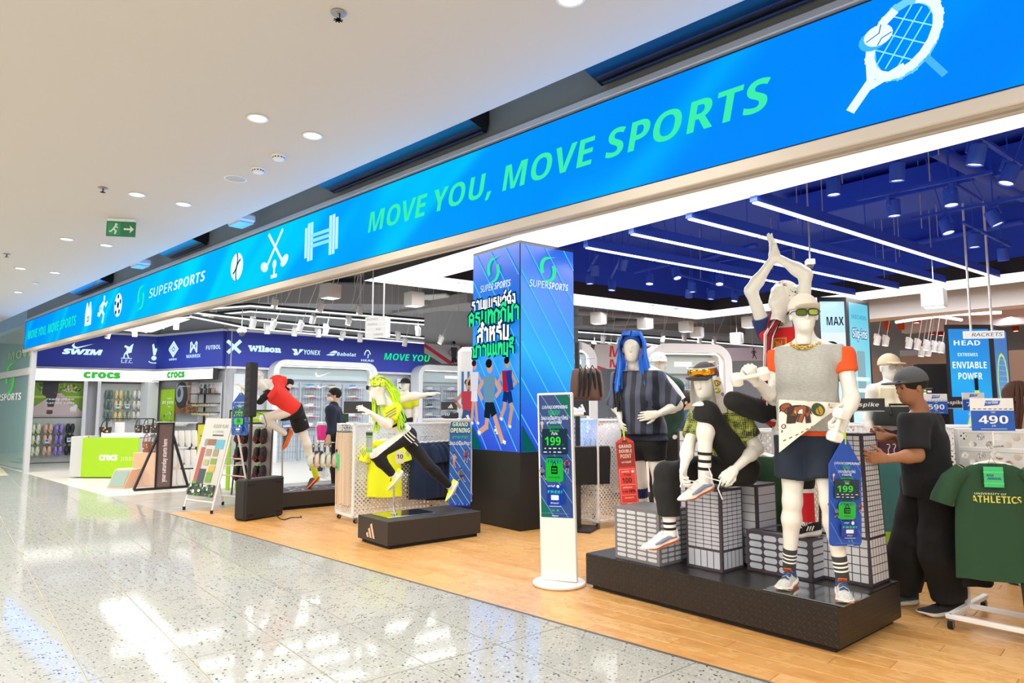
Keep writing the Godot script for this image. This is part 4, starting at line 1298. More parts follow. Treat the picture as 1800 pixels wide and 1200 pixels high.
func pillar():
	var s := thing("screen_pillar", "tall square pillar with two glowing blue screens above a black base", "pillar", T(V3(-5.494, 0, -2.285), -6.9))
	var foot := PackedVector2Array([V2(-0.95, 0), V2(0, 0), V2(0.0376, 0.854), V2(-0.91, 0.854)])
	var up := Transform3D(Basis(Vector3.RIGHT, -PI / 2), Vector3.ZERO)
	var m := MB.new()
	m.prism(foot, up, 0.885)
	part(s, "base", m, mat("base_black", C("141416"), 0.45))
	m = MB.new()
	m.prism(foot, up.translated(V3(0, 0.885, 0)), 2.51)
	part(s, "core", m, M["black"])
	m = MB.new()
	m.prism(foot, up.translated(V3(0, 3.395, 0)), 0.022)
	part(s, "top_band", m, mat("band_metal", C("6d6a66"), 0.4, 0.5))
	var tx := gradient("0c62d8", "0aa0f4", "1238c8")
	var fm := lit("pillar_screen", tx, 1.0)
	m = MB.new()
	m.quad(V3(-0.945, 0.90, 0.003), V3(-0.004, 0.90, 0.003), V3(-0.004, 3.385, 0.003), V3(-0.945, 3.385, 0.003))
	part(s, "screen", m, fm)
	var a := art(T(V3(0, 0, 0.004)), 0.0012)
	lines45(a, -0.94, -0.01, 0.91, 3.38, 0.43, 0.014, C("5ac8f8"))
	a.poly([V2(-0.94, 0.905), V2(-0.72, 0.905), V2(-0.94, 1.2)], C("0d5a5a"))
	swoosh_s(a, -0.50, 3.13, 0.17, C("38eca0"))
	a.text("SUPER", -0.635, 2.88, 0.085, C("eaf8ff"), "r", 0.27, 0.15)
	a.text("SPORTS", -0.32, 2.88, 0.085, C("eaf8ff"), "b", 0.31, 0.15)
	a.thai("รวมแบรนด์ดัง", -0.5, 2.66, 0.115, C("f4fbff"), 0.028, 0.02, C("0c2340"))
	a.thai("ครบทุกกีฬา", -0.5, 2.46, 0.165, C("30e890"), 0.036, 0.022, C("0c2340"))
	a.thai("สำหรับ", -0.5, 2.24, 0.17, C("f4fbff"), 0.04, 0.022, C("0c2340"))
	a.thai("ชาวนนทบุรี", -0.5, 2.06, 0.135, C("30e890"), 0.034, 0.022, C("0c2340"))
	figure(a, -0.86, 1.22, 0.80, C("d8d4dc"), C("e0dae0"), C("c99a84"), 0, C("2a2024"))
	figure(a, -0.18, 1.18, 0.84, C("b01c34"), C("14306c"), C("c8967c"), 2)
	a.line([V2(-0.16, 1.85), V2(-0.1, 1.62)], 0.1, C("1e3a8c"))
	ball_icon(a, -0.36, 1.16, 0.06, C("f0f4f8"))
	figure(a, -0.50, 0.93, 1.08, C("6a90a8"), C("16242e"), C("d09c86"), 1)
	part(s, "print", a, M["screen"])
	m = MB.new()
	var rt := T(Vector3.ZERO, 87.5)
	m.box(rt * T(V3(0.43, 2.14, 0.002)), V3(0.845, 2.485, 0.004))
	var m2 := MB.new()
	m2.quad(rt * V3(0.006, 0.90, 0.005), rt * V3(0.846, 0.90, 0.005), rt * V3(0.846, 3.385, 0.005), rt * V3(0.006, 3.385, 0.005))
	part(s, "screen", m2, lit("pillar_screen_side", gradient("2a6ae4", "10b4f6", "1a34d0"), 1.0))
	a = art(rt * T(V3(0, 0, 0.006)), 0.0012)
	lines45(a, 0.01, 0.84, 0.91, 3.38, 0.43, 0.014, C("5ac8f8"))
	swoosh_s(a, 0.42, 3.11, 0.17, C("38eca0"))
	a.text("SUPER", 0.27, 2.87, 0.085, C("eaf8ff"), "r", 0.29, 0.15)
	a.text("SPORTS", 0.58, 2.87, 0.085, C("eaf8ff"), "b", 0.31, 0.15)
	a.poly([V2(0.01, 0.905), V2(0.24, 0.905), V2(0.01, 1.22)], C("0d5a5a"))
	part(s, "print", a, M["screen"])
	area("pillar_light", Transform3D(Basis(Vector3.UP, PI), V3(-0.48, 2.14, 0.06)), V2(0.9, 2.4), 1.5, Color(0.25, 0.6, 1.0), s)
	area("pillar_light", rt * Transform3D(Basis(Vector3.UP, PI), V3(0.43, 2.14, 0.06)), V2(0.8, 2.4), 1.5, Color(0.25, 0.65, 1.0), s)
func plinths():
	var im := Image.create(64, 64, false, Image.FORMAT_RGB8)
	im.fill(Color(0, 0, 0))
	for y in 64:
		for x in 64:
			for c in [[16, 16, 1], [48, 48, 1], [48, 16, -1], [16, 48, -1]]:
				var d := V2(x - c[0], y - c[1]).rotated(PI / 4 * c[2])
				var v := 1.0 - pow(d.x / 13.0, 2) - pow(d.y / 3.6, 2)
				if v > 0:
					im.set_pixel(x, y, Color(v, v, v))
	var tread := mat("tread_plate", C("2a2523"), 0.34, 0.35)
	tread.heightmap_enabled = true
	tread.heightmap_texture = ImageTexture.create_from_image(im)
	tread.heightmap_scale = 0.25
	tread.uv1_triplanar = true
	tread.uv1_scale = Vector3.ONE * 16.0
	var p := thing("display_plinth", "long low black tread-plate plinth carrying the building-like blocks and mannequins", "plinth", T(V3(-1.457, 0, -0.643), -5.3))
	part(p, "deck", bx(V3(1.97, 0.235, 0.92), V3(-0.985, 0.152, -0.46), 0.006), tread)
	part(p, "kickboard", bx(V3(1.89, 0.036, 0.84), V3(-0.985, 0.018, -0.46)), M["rubber"])
	var plate := mat("mirror_plate", C("b9bcbf"), 0.12, 1.0)
	solo("base_plate", "rectangular mirror-polished foot plate under the grey sleeveless mannequin", "base plate", bx(V3(0.50, 0.008, 0.36), Vector3.ZERO, 0.002), plate, T(V3(-1.66, 0.275, -0.86), -5.3))
	solo("base_plate", "mirror-polished foot plate on low block under black and white shoe", "base plate", bx(V3(0.40, 0.006, 0.26), Vector3.ZERO, 0.002), plate, T(V3(-1.93, 0.552, -1.33), -5.3))
	var defs := [
		["low grey block with rounded white windows at the left end of plinth", -2.735, -0.812, 0.42, 0.36, 0.39, 0.0, "74747b", "c6cad3", 4, 10, 4, 0.012, 0],
		["narrow dark block with tight window grid that the seated mannequin sits on", -2.32, -0.952, 0.295, 0.275, 0.568, 0.0, "463d47", "c3c7d4", 4, 14, 4, 0.004, 1],
		["dark block with wide window slats right behind the seated mannequin's block", -2.20, -1.27, 0.30, 0.27, 0.585, 0.0, "463d47", "cdd0d9", 1, 9, 1, 0.0, 0],
		["lowest wide dark block with rounded windows under the black and white shoe", -1.775, -1.12, 0.47, 0.39, 0.278, 0.0, "463d47", "c4cad8", 4, 5, 2, 0.018, 0],
		["tallest tapering dark block with square window grid at right end of plinth", -1.452, -1.252, 0.345, 0.28, 0.972, 0.03, "463d47", "d8dae2", 6, 20, 6, 0.0, 2],
		["tall narrow block with barred windows behind the seated mannequin", -2.56, -1.285, 0.30, 0.27, 0.975, 0.0, "463d47", "d4d6de", 4, 12, 4, 0.0, 0]]
	for d in defs:
		var b := thing("building_block", d[0], "block", T(V3(d[1], 0.27, d[2]), -6.0), "building-like display blocks")
		var w: float = d[3]
		var dp: float = d[4]
		var h: float = d[5]
		var t: float = d[6]
		var m := MB.new()
		var q := [V3(-w, 0, 0), V3(0, 0, 0), V3(0, 0, -dp), V3(-w, 0, -dp)]
		var r := [V3(-w + t, h, -t), V3(-t, h, -t), V3(-t, h, -dp + t), V3(-w + t, h, -dp + t)]
		for k in 4:
			m.quad(q[k], q[(k + 1) % 4], r[(k + 1) % 4], r[k])
		m.quad(r[0], r[1], r[2], r[3])
		m.quad(q[3], q[2], q[1], q[0])
		part(b, "shell", m, hexm(d[7], 0.42))
		for f in 2:
			var fx := aim(Vector3.ZERO, V3(0, t, h).cross(Vector3.LEFT) * -1.0 if f == 0 else Vector3.RIGHT)
			var bas := Basis(Vector3.RIGHT, V3(0, h, -t).normalized(), V3(0, t, h).normalized()) if f == 0 else Basis(Vector3.FORWARD, V3(-t, h, 0).normalized(), V3(h, t, 0).normalized())
			var o := V3(-w, 0, 0) if f == 0 else Vector3.ZERO
			var a := art(Transform3D(bas, o + bas.z * 0.001), 0.0004)
			var ww := w if f == 0 else dp
			var cols: int = d[9] if f == 0 else d[11]
			var rows: int = d[10]
			var mg := 0.016
			var y0 := mg
			if d[13]:
				var lh := h * (0.24 if d[13] == 1 else 0.30)
				var lr := 1 if d[13] == 1 else 5
				var lc := 5 if d[13] == 1 else cols
				for yy in lr:
					for xx in lc:
						var cw := (ww - 2 * mg) / lc
						var ch := (lh - mg) / lr
						a.rect(mg + cw * (xx + 0.5), mg + ch * (yy + 0.5), cw - 0.006, ch - 0.006, Color(d[8]))
						a.z = 0
				y0 = lh + 0.012
			for yy in rows:
				for xx in cols:
					var cw := (ww - 2 * mg) / cols
					var ch := (h - y0 - mg) / rows
					var tt := t * (y0 + ch * (yy + 0.5)) / h
					var cw2 := (ww - 2 * mg - 2 * tt) / cols
					a.rect(mg + tt + cw2 * (xx + 0.5), y0 + ch * (yy + 0.5), cw2 - (0.012 if d[12] > 0.005 else 0.005), ch - (0.011 if d[12] > 0.005 else 0.005), Color(d[8]), d[12])
					a.z = 0
			part(b, "window_print", a, M["print"])
	var ab := mat("plinth_black", C("2b2624"), 0.5)
	p = thing("display_plinth", "black plinth with pale three-bar emblem under the lunging mannequin", "plinth", T(V3(-5.732, 0, -0.601), -6.0))
	part(p, "box", bx(V3(0.63, 0.238, 0.62), V3(-0.315, 0.156, -0.31), 0.004), ab)
	part(p, "box", bx(V3(0.63, 0.238, 0.55), V3(-0.315, 0.156, -0.896), 0.004), ab)
	part(p, "kickboard", bx(V3(0.57, 0.038, 1.1), V3(-0.315, 0.019, -0.59)), M["rubber"])
	var a := art(T(V3(-0.33, 0.15, 0.0015)))
	three_bars(a, 0, 0, 0.15, C("d8b99c"))
	part(p, "emblem", a, M["print"])
	solo("base_plate", "mirror-polished foot plate holding pole of lunging mannequin", "base plate", bx(V3(0.36, 0.008, 0.6), Vector3.ZERO, 0.002), plate, T(V3(-6.07, 0.279, -1.05), -6.0))
	p = thing("display_plinth", "dark plinth behind the tall black speaker under the leaping mannequin", "plinth", T(V3(-9.02, 0, -0.85), -7.0))
	part(p, "box", bx(V3(0.7, 0.20, 1.75), V3(-0.35, 0.145, -0.875), 0.004), ab)
	part(p, "kickboard", bx(V3(0.62, 0.045, 1.65), V3(-0.35, 0.0225, -0.875)), M["rubber"])
	a = art(Transform3D(Basis(Vector3.RIGHT, -PI / 2), V3(-0.35, 0.2455, -0.9)))
	var rng := RandomNumberGenerator.new()
	rng.seed = 4
	for k in 40:
		a.ell(rng.randf_range(-0.25, 0.25), rng.randf_range(-0.5, 0.5), rng.randf_range(0.01, 0.05), rng.randf_range(0.01, 0.04), [C("8a90a4"), C("c0503c"), C("b8bcc8"), C("50586c")][k % 4], 0.0, 6)
	part(p, "top_print", a, M["print"])
func three_bars(a: Art, x: float, y: float, h: float, c: Color):  # three slanted bars
	var b := -h / 2
	for k in 3:
		var top: float = [0.35, 0.68, 1.0][k] * h
		var x0 := x + (-0.62 + 0.42 * k) * h
		var wd := 0.27 * h
		a.poly([V2(x0, y + b), V2(x0 + wd, y + b), V2(x0 + wd - top * 0.42 , y + b + top), V2(x0 + wd - top * 0.42 - wd * 0.95, y + b + top - wd * 0.42)], c)
func offer(a: Art, w: float, h: float, full := true):  # the opening-offer print, centred on x = 0, y from 0 to h
	var g := C("35d25a")
	var wh := C("eef4fa")
	figure(a, -w * 0.40, h * 0.70, h * 0.10, C("d8c8c8"), C("c8b8b8"), C("c89c84"), 0)
	a.text("GRAND", -w * 0.21, h * 0.885, h * 0.027, wh, "r", w * 0.36, 0.12)
	a.text("OPENING", w * 0.2, h * 0.885, h * 0.027, wh, "b", w * 0.44, 0.12)
	a.thai("บรรดาสาขา", 0, h * 0.855, h * 0.016, g)
	a.thai("เปิดนนทบุรี", 0, h * 0.835, h * 0.016, g)
	a.thai("ฉลองเปิดสาขาใหม่", 0, h * 0.795, h * 0.024, wh)
	a.thai("พร้อมโปรดีดี", 0, h * 0.763, h * 0.019, wh)
	a.rect(0, h * 0.735, w * 0.42, h * 0.017, C("2a8a3c"))
	a.rect(0.0, h * 0.615, w * 0.80, h * 0.21, C("243844"), w * 0.05)
	a.thai("สินค้าราคา", 0, h * 0.695, h * 0.014, g)
	a.thai("เริ่มต้น", 0, h * 0.67, h * 0.016, wh)
	a.text("199", -w * 0.06, h * 0.585, h * 0.07, C("3ce03c"), "b", w * 0.5)
	a.text(".-", w * 0.26, h * 0.585, h * 0.02, g, "b")
	for k in 9:
		a.rect(-w * 0.3 + (k % 5) * w * 0.15, h * (0.56 if k < 5 else 0.53), w * (0.05 + 0.03 * (k % 3)), h * 0.008, wh)
	a.rect(-w * 0.02, h * 0.385, w * 0.55, h * 0.19, C("28b83c"), w * 0.09)
	a.rect(0, h * 0.487, w * 0.48, h * 0.012, C("1c4a2c"))
	a.text("FREE!", -w * 0.02, h * 0.44, h * 0.03, C("1c4fa0"), "b", w * 0.42, 0.1)
	a.rect(-w * 0.02, h * 0.385, w * 0.2, h * 0.065, C("10281c"), w * 0.02)
	a.arc(-w * 0.02, h * 0.418, w * 0.05, h * 0.03, 0.0, PI, w * 0.02, C("10281c"))
	for k in 6:
		a.rect(-w * 0.07 + (k % 3) * w * 0.05, h * (0.395 if k < 3 else 0.373), w * 0.03, h * 0.012, C("38c850"))
	a.thai("กระเป๋าลดราคา", -w * 0.02, h * 0.32, h * 0.011, C("10401c"))
	figure(a, w * 0.39, h * 0.36, h * 0.12, C("8c2438"), C("1c2c58"), C("b88870"), 2)
	figure(a, -w * 0.40, h * 0.30, h * 0.12, C("6a8490"), C("1a2430"), C("b88870"), 1)
	a.rect(0.0, h * 0.185, w * 0.52, h * 0.16, C("2440a4"), w * 0.03)
	a.ell(w * 0.1, h * 0.255, w * 0.045, w * 0.045, wh)
	a.thai("แลกรับฟรี", -w * 0.1, h * 0.25, h * 0.012, wh)
	a.text("FREE!", 0, h * 0.2, h * 0.022, C("40d890"), "b", w * 0.45, 0.1)
	a.rect(0.0, h * 0.165, w * 0.24, h * 0.04, wh, w * 0.02)
	a.thai("บัตรของขวัญ", 0, h * 0.115, h * 0.011, wh)
	a.rect(0, h * 0.095, w * 0.35, h * 0.004, wh)
	a.thai("วันนี้ - ดีดี", 0, h * 0.055, h * 0.013, g)
	a.rect(0, h * 0.04, w * 0.85, h * 0.002, C("8aa8d8"))
	a.rect(0.0, h * 0.02, w * 0.2, h * 0.006, C("d8e0f0"))
func signs():
	var s := thing("digital_standee", "slim white floor-standing sign with glowing blue grand opening screen on a round base", "standee", T(V3(-3.772, 0, -0.686), 19.7))
	var al := mat("standee_white", C("e6e5e4"), 0.35)
	var base := MB.new()
	base.lathe([V2(0.0, 0.028), V2(0.205, 0.028), V2(0.213, 0.022), V2(0.213, 0.0), V2(0, 0)], T(V3(0.15, 0, -0.03)), 40)
	part(s, "base", base, al)
	var rl := T(V3(0, 0, 0), 0, 0, 1.1)
	part(s, "column", bx(V3(0.304, 1.505, 0.03), V3(0.152, 0.78, -0.03), 0.004), al, rl)
	part(s, "rear_panel", bx(V3(0.28, 1.5, 0.022), V3(0.16, 0.776, -0.06), 0.004), al, rl)
	var f := MB.new()
	f.quad(V3(0.015, 0.525, -0.0145), V3(0.29, 0.525, -0.0145), V3(0.29, 1.515, -0.0145), V3(0.015, 1.515, -0.0145))
	part(s, "screen", f, lit("standee_screen", gradient("2a4a88", "1f4f98", "23509a"), 0.75), rl)
	var a := art(T(V3(0.1525, 0.525, -0.0138)), 0.0005)
	a.poly([V2(0.137, 0.985), V2(0.0, 0.985), V2(0.137, 0.78)], C("2a7060"))
	a.poly([V2(-0.137, 0.0), V2(-0.02, 0.0), V2(-0.137, 0.17)], C("2a7060"))
	lines45(a, -0.137, 0.137, 0.002, 0.988, 0.17, 0.004, C("8ab8e0"))
	offer(a, 0.275, 0.99)
	part(s, "print", a, M["screen"], rl)
	hang_tag("blue hanging offer tag with price 199 held by the grey sleeveless mannequin", T(V3(-1.419, 1.221, -0.776), 62.0, 0, -3.0), 0.235, 0.62, C("2a55b8"), 0)
	hang_tag("blue hanging offer tag with price 199 on a cord beside the tall speaker", T(V3(-8.875, 1.618, -0.484), 20.0, 0, 0.0), 0.29, 0.56, C("1c489c"), 0)
	hang_tag("red hanging offer tag with number 100 held by the blue haired mannequin", T(V3(-3.222, 1.179, -1.097), 38.0, 0, 4.0), 0.145, 0.54, C("d83428"), 1)
	var c := thing("opening_board", "blue folded cut-out board with grand opening lettering and small athletes beside pillar", "board", T(V3(-6.28, 0.237, -2.052), 38.0, 0, 0))
	var m := MB.new()
	m.prism(PackedVector2Array([V2(-0.13, 0), V2(0.13, 0), V2(0.13, 0.93), V2(0.115, 1.02), V2(-0.115, 1.02), V2(-0.13, 0.93)]), T(V3(0, -0.01, -0.012)), 0.012)
	part(c, "panel", m, mat("board_blue", C("1c5cb4"), 0.5))
	a = art(T(V3(0, 0, 0.0012)), 0.0005)
	lines45(a, -0.125, 0.125, 0.0, 0.78, 0.13, 0.005, C("c8e0f8"))
	a.text("GRAND", 0.0, 0.955, 0.05, C("d8f4e8"), "b", 0.19, 0.05, 0.008, C("2a5c50"))
	a.text("OPENING", 0.0, 0.88, 0.055, C("e8fbf4"), "b", 0.24, 0.05, 0.008, C("2a5c50"))
	a.thai("บรรดาสาขา", 0, 0.81, 0.028, C("38d860"))
	a.thai("ฉลองเปิดสาขา", 0, 0.73, 0.035, C("eef4fa"))
	figure(a, -0.07, 0.46, 0.18, C("b8a8a0"), C("a8a0a0"), C("c09880"), 0)
	figure(a, 0.08, 0.52, 0.16, C("8c2438"), C("1c2c58"), C("b88870"), 2)
	figure(a, 0.02, 0.28, 0.18, C("4a6470"), C("1a2430"), C("b88870"), 1)
	figure(a, -0.06, 0.14, 0.17, C("806850"), C("2a2430"), C("b88870"), 0)
	part(c, "print", a, M["print"])
	m = MB.new()
	m.prism(PackedVector2Array([V2(-0.13, 0.0), V2(0.13, 0.0), V2(0.13, 0.26)]), T(V3(0, 0.002, 0.03), 0, -62.0), 0.008)
	part(c, "floor_flap", m, mat("flap_blue", C("1c2cae"), 0.5))
	a = art(T(V3(0, 0.002, 0.03), 0, -62.0) * T(V3(0, 0, 0.009)))
	for k in 4:
		a.line([V2(-0.06 + k * 0.05, 0.005), V2(-0.03 + k * 0.05, 0.05 + k * 0.04)], 0.004, C("c8d8f8"))
	part(c, "flap_lines", a, M["print"])
	var sp := thing("column_speaker", "tall black column loudspeaker on pole with large black subwoofer base", "speaker", T(V3(-8.441, 0, -0.393), 14.0))
	var pb := mat("speaker_black", C("1c1b1b"), 0.6)
	part(sp, "subwoofer", bx(V3(0.2, 0.51, 0.62), V3(-0.10, 0.262, -0.31), 0.02), pb)
	part(sp, "front_grille", bx(V3(0.165, 0.46, 0.012), V3(-0.10, 0.262, 0.004), 0.004), mat("speaker_grille", C("262525"), 0.8))
	for k in 4:
		part(sp, "handle", bx(V3(0.006, 0.03, 0.09), V3(0.001, 0.07 if k < 2 else 0.45, -0.09 if k % 2 else -0.53), 0.002), mat("handle_black", C("0a0a0a"), 0.7))
	for k in 4:
		var ft := MB.new()
		ft.lathe([V2(0.0, 0.012), V2(0.015, 0.012), V2(0.013, 0.0), V2(0, 0)], T(V3(-0.04 if k % 2 else -0.16, 0, -0.06 if k < 2 else -0.56)), 10)
		part(sp, "foot", ft, M["rubber"])
	var pole := MB.new()
	pole.tube([V3(-0.07, 0.51, -0.1), V3(-0.07, 1.32, -0.1)], 0.02, 12)
	part(sp, "pole", pole, pb)
	part(sp, "array", bx(V3(0.105, 0.70, 0.13), V3(-0.07, 1.65, -0.08), 0.012), pb)
	var gr := MB.new()
	for k in 7:
		gr.lathe([V2(0.0, 0.008), V2(0.03, 0.004), V2(0.036, 0.0)], Transform3D(Basis(Vector3.RIGHT, PI / 2), V3(-0.07, 1.37 + k * 0.092, -0.014)), 14)
	part(sp, "driver_cone", gr, mat("speaker_grille", C("262525"), 0.8))
	var cab := MB.new()
	cab.tube([V3(-0.02, 1.36, -0.14), V3(0.04, 1.33, -0.2), V3(0.06, 1.2, -0.24), V3(0.02, 1.0, -0.16)], 0.005, 6)
	part(sp, "cable", cab, M["rubber"])
	var fc := MB.new()
	fc.tube([V3(-8.30, 0.05, -0.62), V3(-8.22, 0.10, -0.66), V3(-8.16, 0.03, -0.72), V3(-8.2, 0.008, -0.8), V3(-8.3, 0.008, -0.95), V3(-8.22, 0.008, -1.05), V3(-8.34, 0.008, -1.1)], 0.006, 6)
	solo("power_cable", "black cable looping on the wood floor beside the speaker base", "cable", fc, M["rubber"])
	var b := thing("floor_plan_board", "white folding A-frame board showing a coloured floor plan", "board", T(V3(-9.74, 0, -0.33), 10.0))
	var tube_m := mat("frame_white", C("e9e6df"), 0.35)
	var lean := atan2(0.30, 1.27)
	for sgn: float in [1.0, -1.0]:
		for sx in [-0.33, 0.33]:
			var l := MB.new()
			var footp := V3(sx, 0.02, 0.0 if sgn > 0 else -0.60)
			l.tube([footp, V3(sx, 1.27, -0.30)], 0.014, 10)
			var lg := part(b, "leg", l, tube_m)
			var cp := MB.new()
			cp.tube([footp - V3(0, 0.02, 0), footp + V3(0, 0.025, 0)], 0.019, 10)
			part(lg, "rubber_foot", cp, M["rubber"])
	var rg := MB.new()
	for q in [[0.14, -0.033], [0.14, -0.567], [0.70, -0.435], [0.45, -0.494]]:
		rg.tube([V3(-0.33, q[0], q[1]), V3(0.33, q[0], q[1])], 0.010, 8)
	for sx in [-0.33, 0.33]:
		rg.tube([V3(sx, 0.62, -0.145), V3(sx, 0.62, -0.455)], 0.008, 8)
	part(b, "cross_bar", rg, tube_m)
	var bt := Transform3D(Basis(Vector3.RIGHT, -lean), V3(0, 0.19, -0.045 + 0.02))
	part(b, "board", bx(V3(0.64, 1.10, 0.012), V3(0, 0.56, 0), 0.002), mat("board_grey", C("c3c2c0"), 0.3), bt)
	a = art(bt * T(V3(0, 0.0, 0.0066)), 0.0005)
	a.text("FLOOR PLAN", 0.08, 0.97, 0.05, C("4a4a4c"), "r", 0.34, 0.15)
	a.text("G  CENTRAL", 0.06, 0.90, 0.03, C("7a8a60"), "r", 0.26, 0.12)
	a.rect(0.07, 0.865, 0.26, 0.022, C("4a4a4a"))
	for q in [[-0.17, 0.76, 0.07, 0.10, "8c8c8e"], [-0.03, 0.765, 0.19, 0.09, "8a6248"], [0.17, 0.74, 0.2, 0.13, "58a8c4"], [-0.2, 0.45, 0.1, 0.48, "a85850"], [-0.05, 0.62, 0.13, 0.1, "9a8a74"], [0.12, 0.62, 0.12, 0.1, "9a8a74"], [0.12, 0.5, 0.14, 0.08, "7a9a40"], [-0.05, 0.48, 0.12, 0.08, "a8a878"], [0.12, 0.40, 0.14, 0.08, "c8a830"], [0.1, 0.28, 0.14, 0.14, "6a9a38"], [-0.08, 0.26, 0.15, 0.26, "3a4a50"], [-0.21, 0.18, 0.1, 0.06, "6a9a38"]]:
		a.rect(q[0], q[1], q[2], q[3], Color(q[4]))
	var rng := RandomNumberGenerator.new()
	rng.seed = 12
	a.rect(0, 0.0 + 0.10, 0.62, 0.16, C("34443c"))
	for k in 40:
		a.ell(rng.randf_range(-0.3, 0.3), rng.randf_range(0.03, 0.17), rng.randf_range(0.01, 0.04), rng.randf_range(0.01, 0.03), [C("4c8a3c"), C("8aa890"), C("203028"), C("d0dcd4")][k % 4], 0.0, 6)
	part(b, "floor_plan", a, M["print"])
func hang_tag(label: String, at: Transform3D, w: float, h: float, col: Color, style: int):
	var t := thing("offer_tag", label, "tag", at)
	var r := w * 0.1
	var top := h * 0.24 if style == 0 else h * 0.08
	var o := PackedVector2Array([V2(-w * 0.06, 0), V2(w * 0.06, 0), V2(w / 2, -top), V2(w / 2, -h + r), V2(w / 2 - r * 0.3, -h + r * 0.3), V2(w / 2 - r, -h), V2(-w / 2 + r, -h), V2(-w / 2 + r * 0.3, -h + r * 0.3), V2(-w / 2, -h + r), V2(-w / 2, -top)])
	var m := MB.new()
	m.prism(o, T(V3(0, 0, -0.004)), 0.008)
	part(t, "board", m, mat("tag_" + col.to_html(), col, 0.45))
	var st := MB.new()
	st.tube([V3(0, -0.03, 0.006), V3(0.004, 0.04, 0.0), V3(0, 0.09, 0), V3(-0.004, 0.04, 0.0), V3(0, -0.03, -0.006)], 0.004, 6)
	part(t, "cord", st, mat("tag_cord", C("c8e848") if style == 0 else C("ece8e0"), 0.6))
	for sd in 2:
		var a := art(T(V3(0, -h, 0.0044 if sd == 0 else -0.0044), 180.0 * sd), 0.0004)
		if style == 0:
			lines45(a, -w * 0.48, w * 0.48, h * 0.02, h * 0.76, h * 0.2, w * 0.012, C("7aa4e0"))
			offer(a, w * 0.98, h * 0.86)
		else:
			a.rect(0, h * 0.73, w * 0.94, h * 0.36, C("9a2a22"))
			for k in 10:
				a.rect(-w * 0.3 + w * 0.2 * (k % 4), h * (0.60 + 0.03 * k), w * 0.17, h * 0.012, C("7c1c18"))
			a.rect(0, h * 0.93, w * 0.3, h * 0.03, C("2c3a34"))
			a.text("GRAND", 0, h * 0.83, h * 0.05, C("f0d8c8"), "b", w * 0.7)
			a.text("DOUBLE", 0, h * 0.76, h * 0.05, C("f0d8c8"), "b", w * 0.7)
			a.text("POINT", 0, h * 0.68, h * 0.06, C("f4c8a0"), "b", w * 0.6)
			a.thai("แลกรับคุ้มดีดี", 0, h * 0.61, h * 0.02, C("f4e0d4"))
			a.rect(0, h * 0.27, w * 0.88, h * 0.50, C("f8d0c4"), w * 0.05)
			a.rect(0, h * 0.27, w * 0.85, h * 0.49, C("e23a2c"), w * 0.05)
			a.thai("แลกรับเงิน", -w * 0.1, h * 0.47, h * 0.02, C("f4e0d4"))
			a.ell(w * 0.3, h * 0.48, w * 0.07, w * 0.07, C("f4e8e0"))
			a.thai("ส่วนลด", 0, h * 0.42, h * 0.028, C("3a1410"))
			a.text("100", -w * 0.05, h * 0.315, h * 0.075, C("2c0c0a"), "b", w * 0.52)
			a.rect(0, h * 0.29, w * 0.8, h * 0.004, C("f8d0c4"))
			a.thai("แลกรับคะแนน", -w * 0.05, h * 0.24, h * 0.018, C("f4e0d4"))
			a.thai("สูงสุด", -w * 0.2, h * 0.18, h * 0.022, C("2c0c0a"))
			a.text("18%", w * 0.18, h * 0.17, h * 0.05, C("2c0c0a"), "b", w * 0.36)
			a.rect(0, h * 0.14, w * 0.8, h * 0.004, C("f8d0c4"))
			a.thai("ลดคะแนนทุกวัน", 0, h * 0.09, h * 0.016, C("f4e0d4"))
			a.rect(0.0, h * 0.015, w * 0.25, h * 0.01, C("f4e0d4"))
		part(t, "print", a, M["print"])
func lerpa(a: Array, t: float) -> float:  # [x0, y0, x1, y1, ...]
	for q in range(0, a.size() - 2, 2):
		if t <= a[q + 2]:
			return lerpf(a[q + 1], a[q + 3], clampf(smoothstep(a[q], a[q + 2], t), 0, 1))
	return a[-1]
var head_mb := {}
func head_mesh(human := false) -> MB:
	if head_mb.has(human):
		return head_mb[human]
	var s := SDF.new(V3(-0.1, -0.17, -0.13), V3(0.1, 0.14, 0.13), 0.0055)
	s.ell(V3(0, 0.028, -0.012), V3(0.076, 0.09, 0.096))
	s.ell(V3(0, -0.035, 0.018), V3(0.059, 0.078, 0.07), 0.03)
	s.ell(V3(0, -0.083, 0.038), V3(0.036, 0.03, 0.038), 0.03)
	s.cap(V3(-0.03, 0.02, 0.07), V3(0.03, 0.02, 0.07), 0.014, 0.014, 0.02)
	for x in [-0.03, 0.03]:
		s.ell(V3(x, 0.0, 0.093), V3(0.018, 0.012, 0.014), 0.012, Basis(), true)
		s.ell(V3(x, -0.001, 0.070), V3(0.012, 0.008, 0.013), 0.004)
		s.ell(V3(x * 2.55, -0.008, -0.008), V3(0.009, 0.03, 0.018), 0.008)
	s.cap(V3(0, 0.008, 0.082), V3(0, -0.026, 0.096), 0.007, 0.011, 0.012)
	s.cap(V3(-0.015, -0.058, 0.08), V3(0.015, -0.058, 0.08), 0.006, 0.006, 0.006)
	s.cap(V3(-0.012, -0.067, 0.08), V3(0.012, -0.067, 0.08), 0.006, 0.006, 0.004)
	s.cap(V3(0, -0.06, -0.02), V3(0, -0.16, -0.03), 0.05, 0.05, 0.03)
	head_mb[human] = s.mesh(MB.new())
	return head_mb[human]
var hand_mb := {}
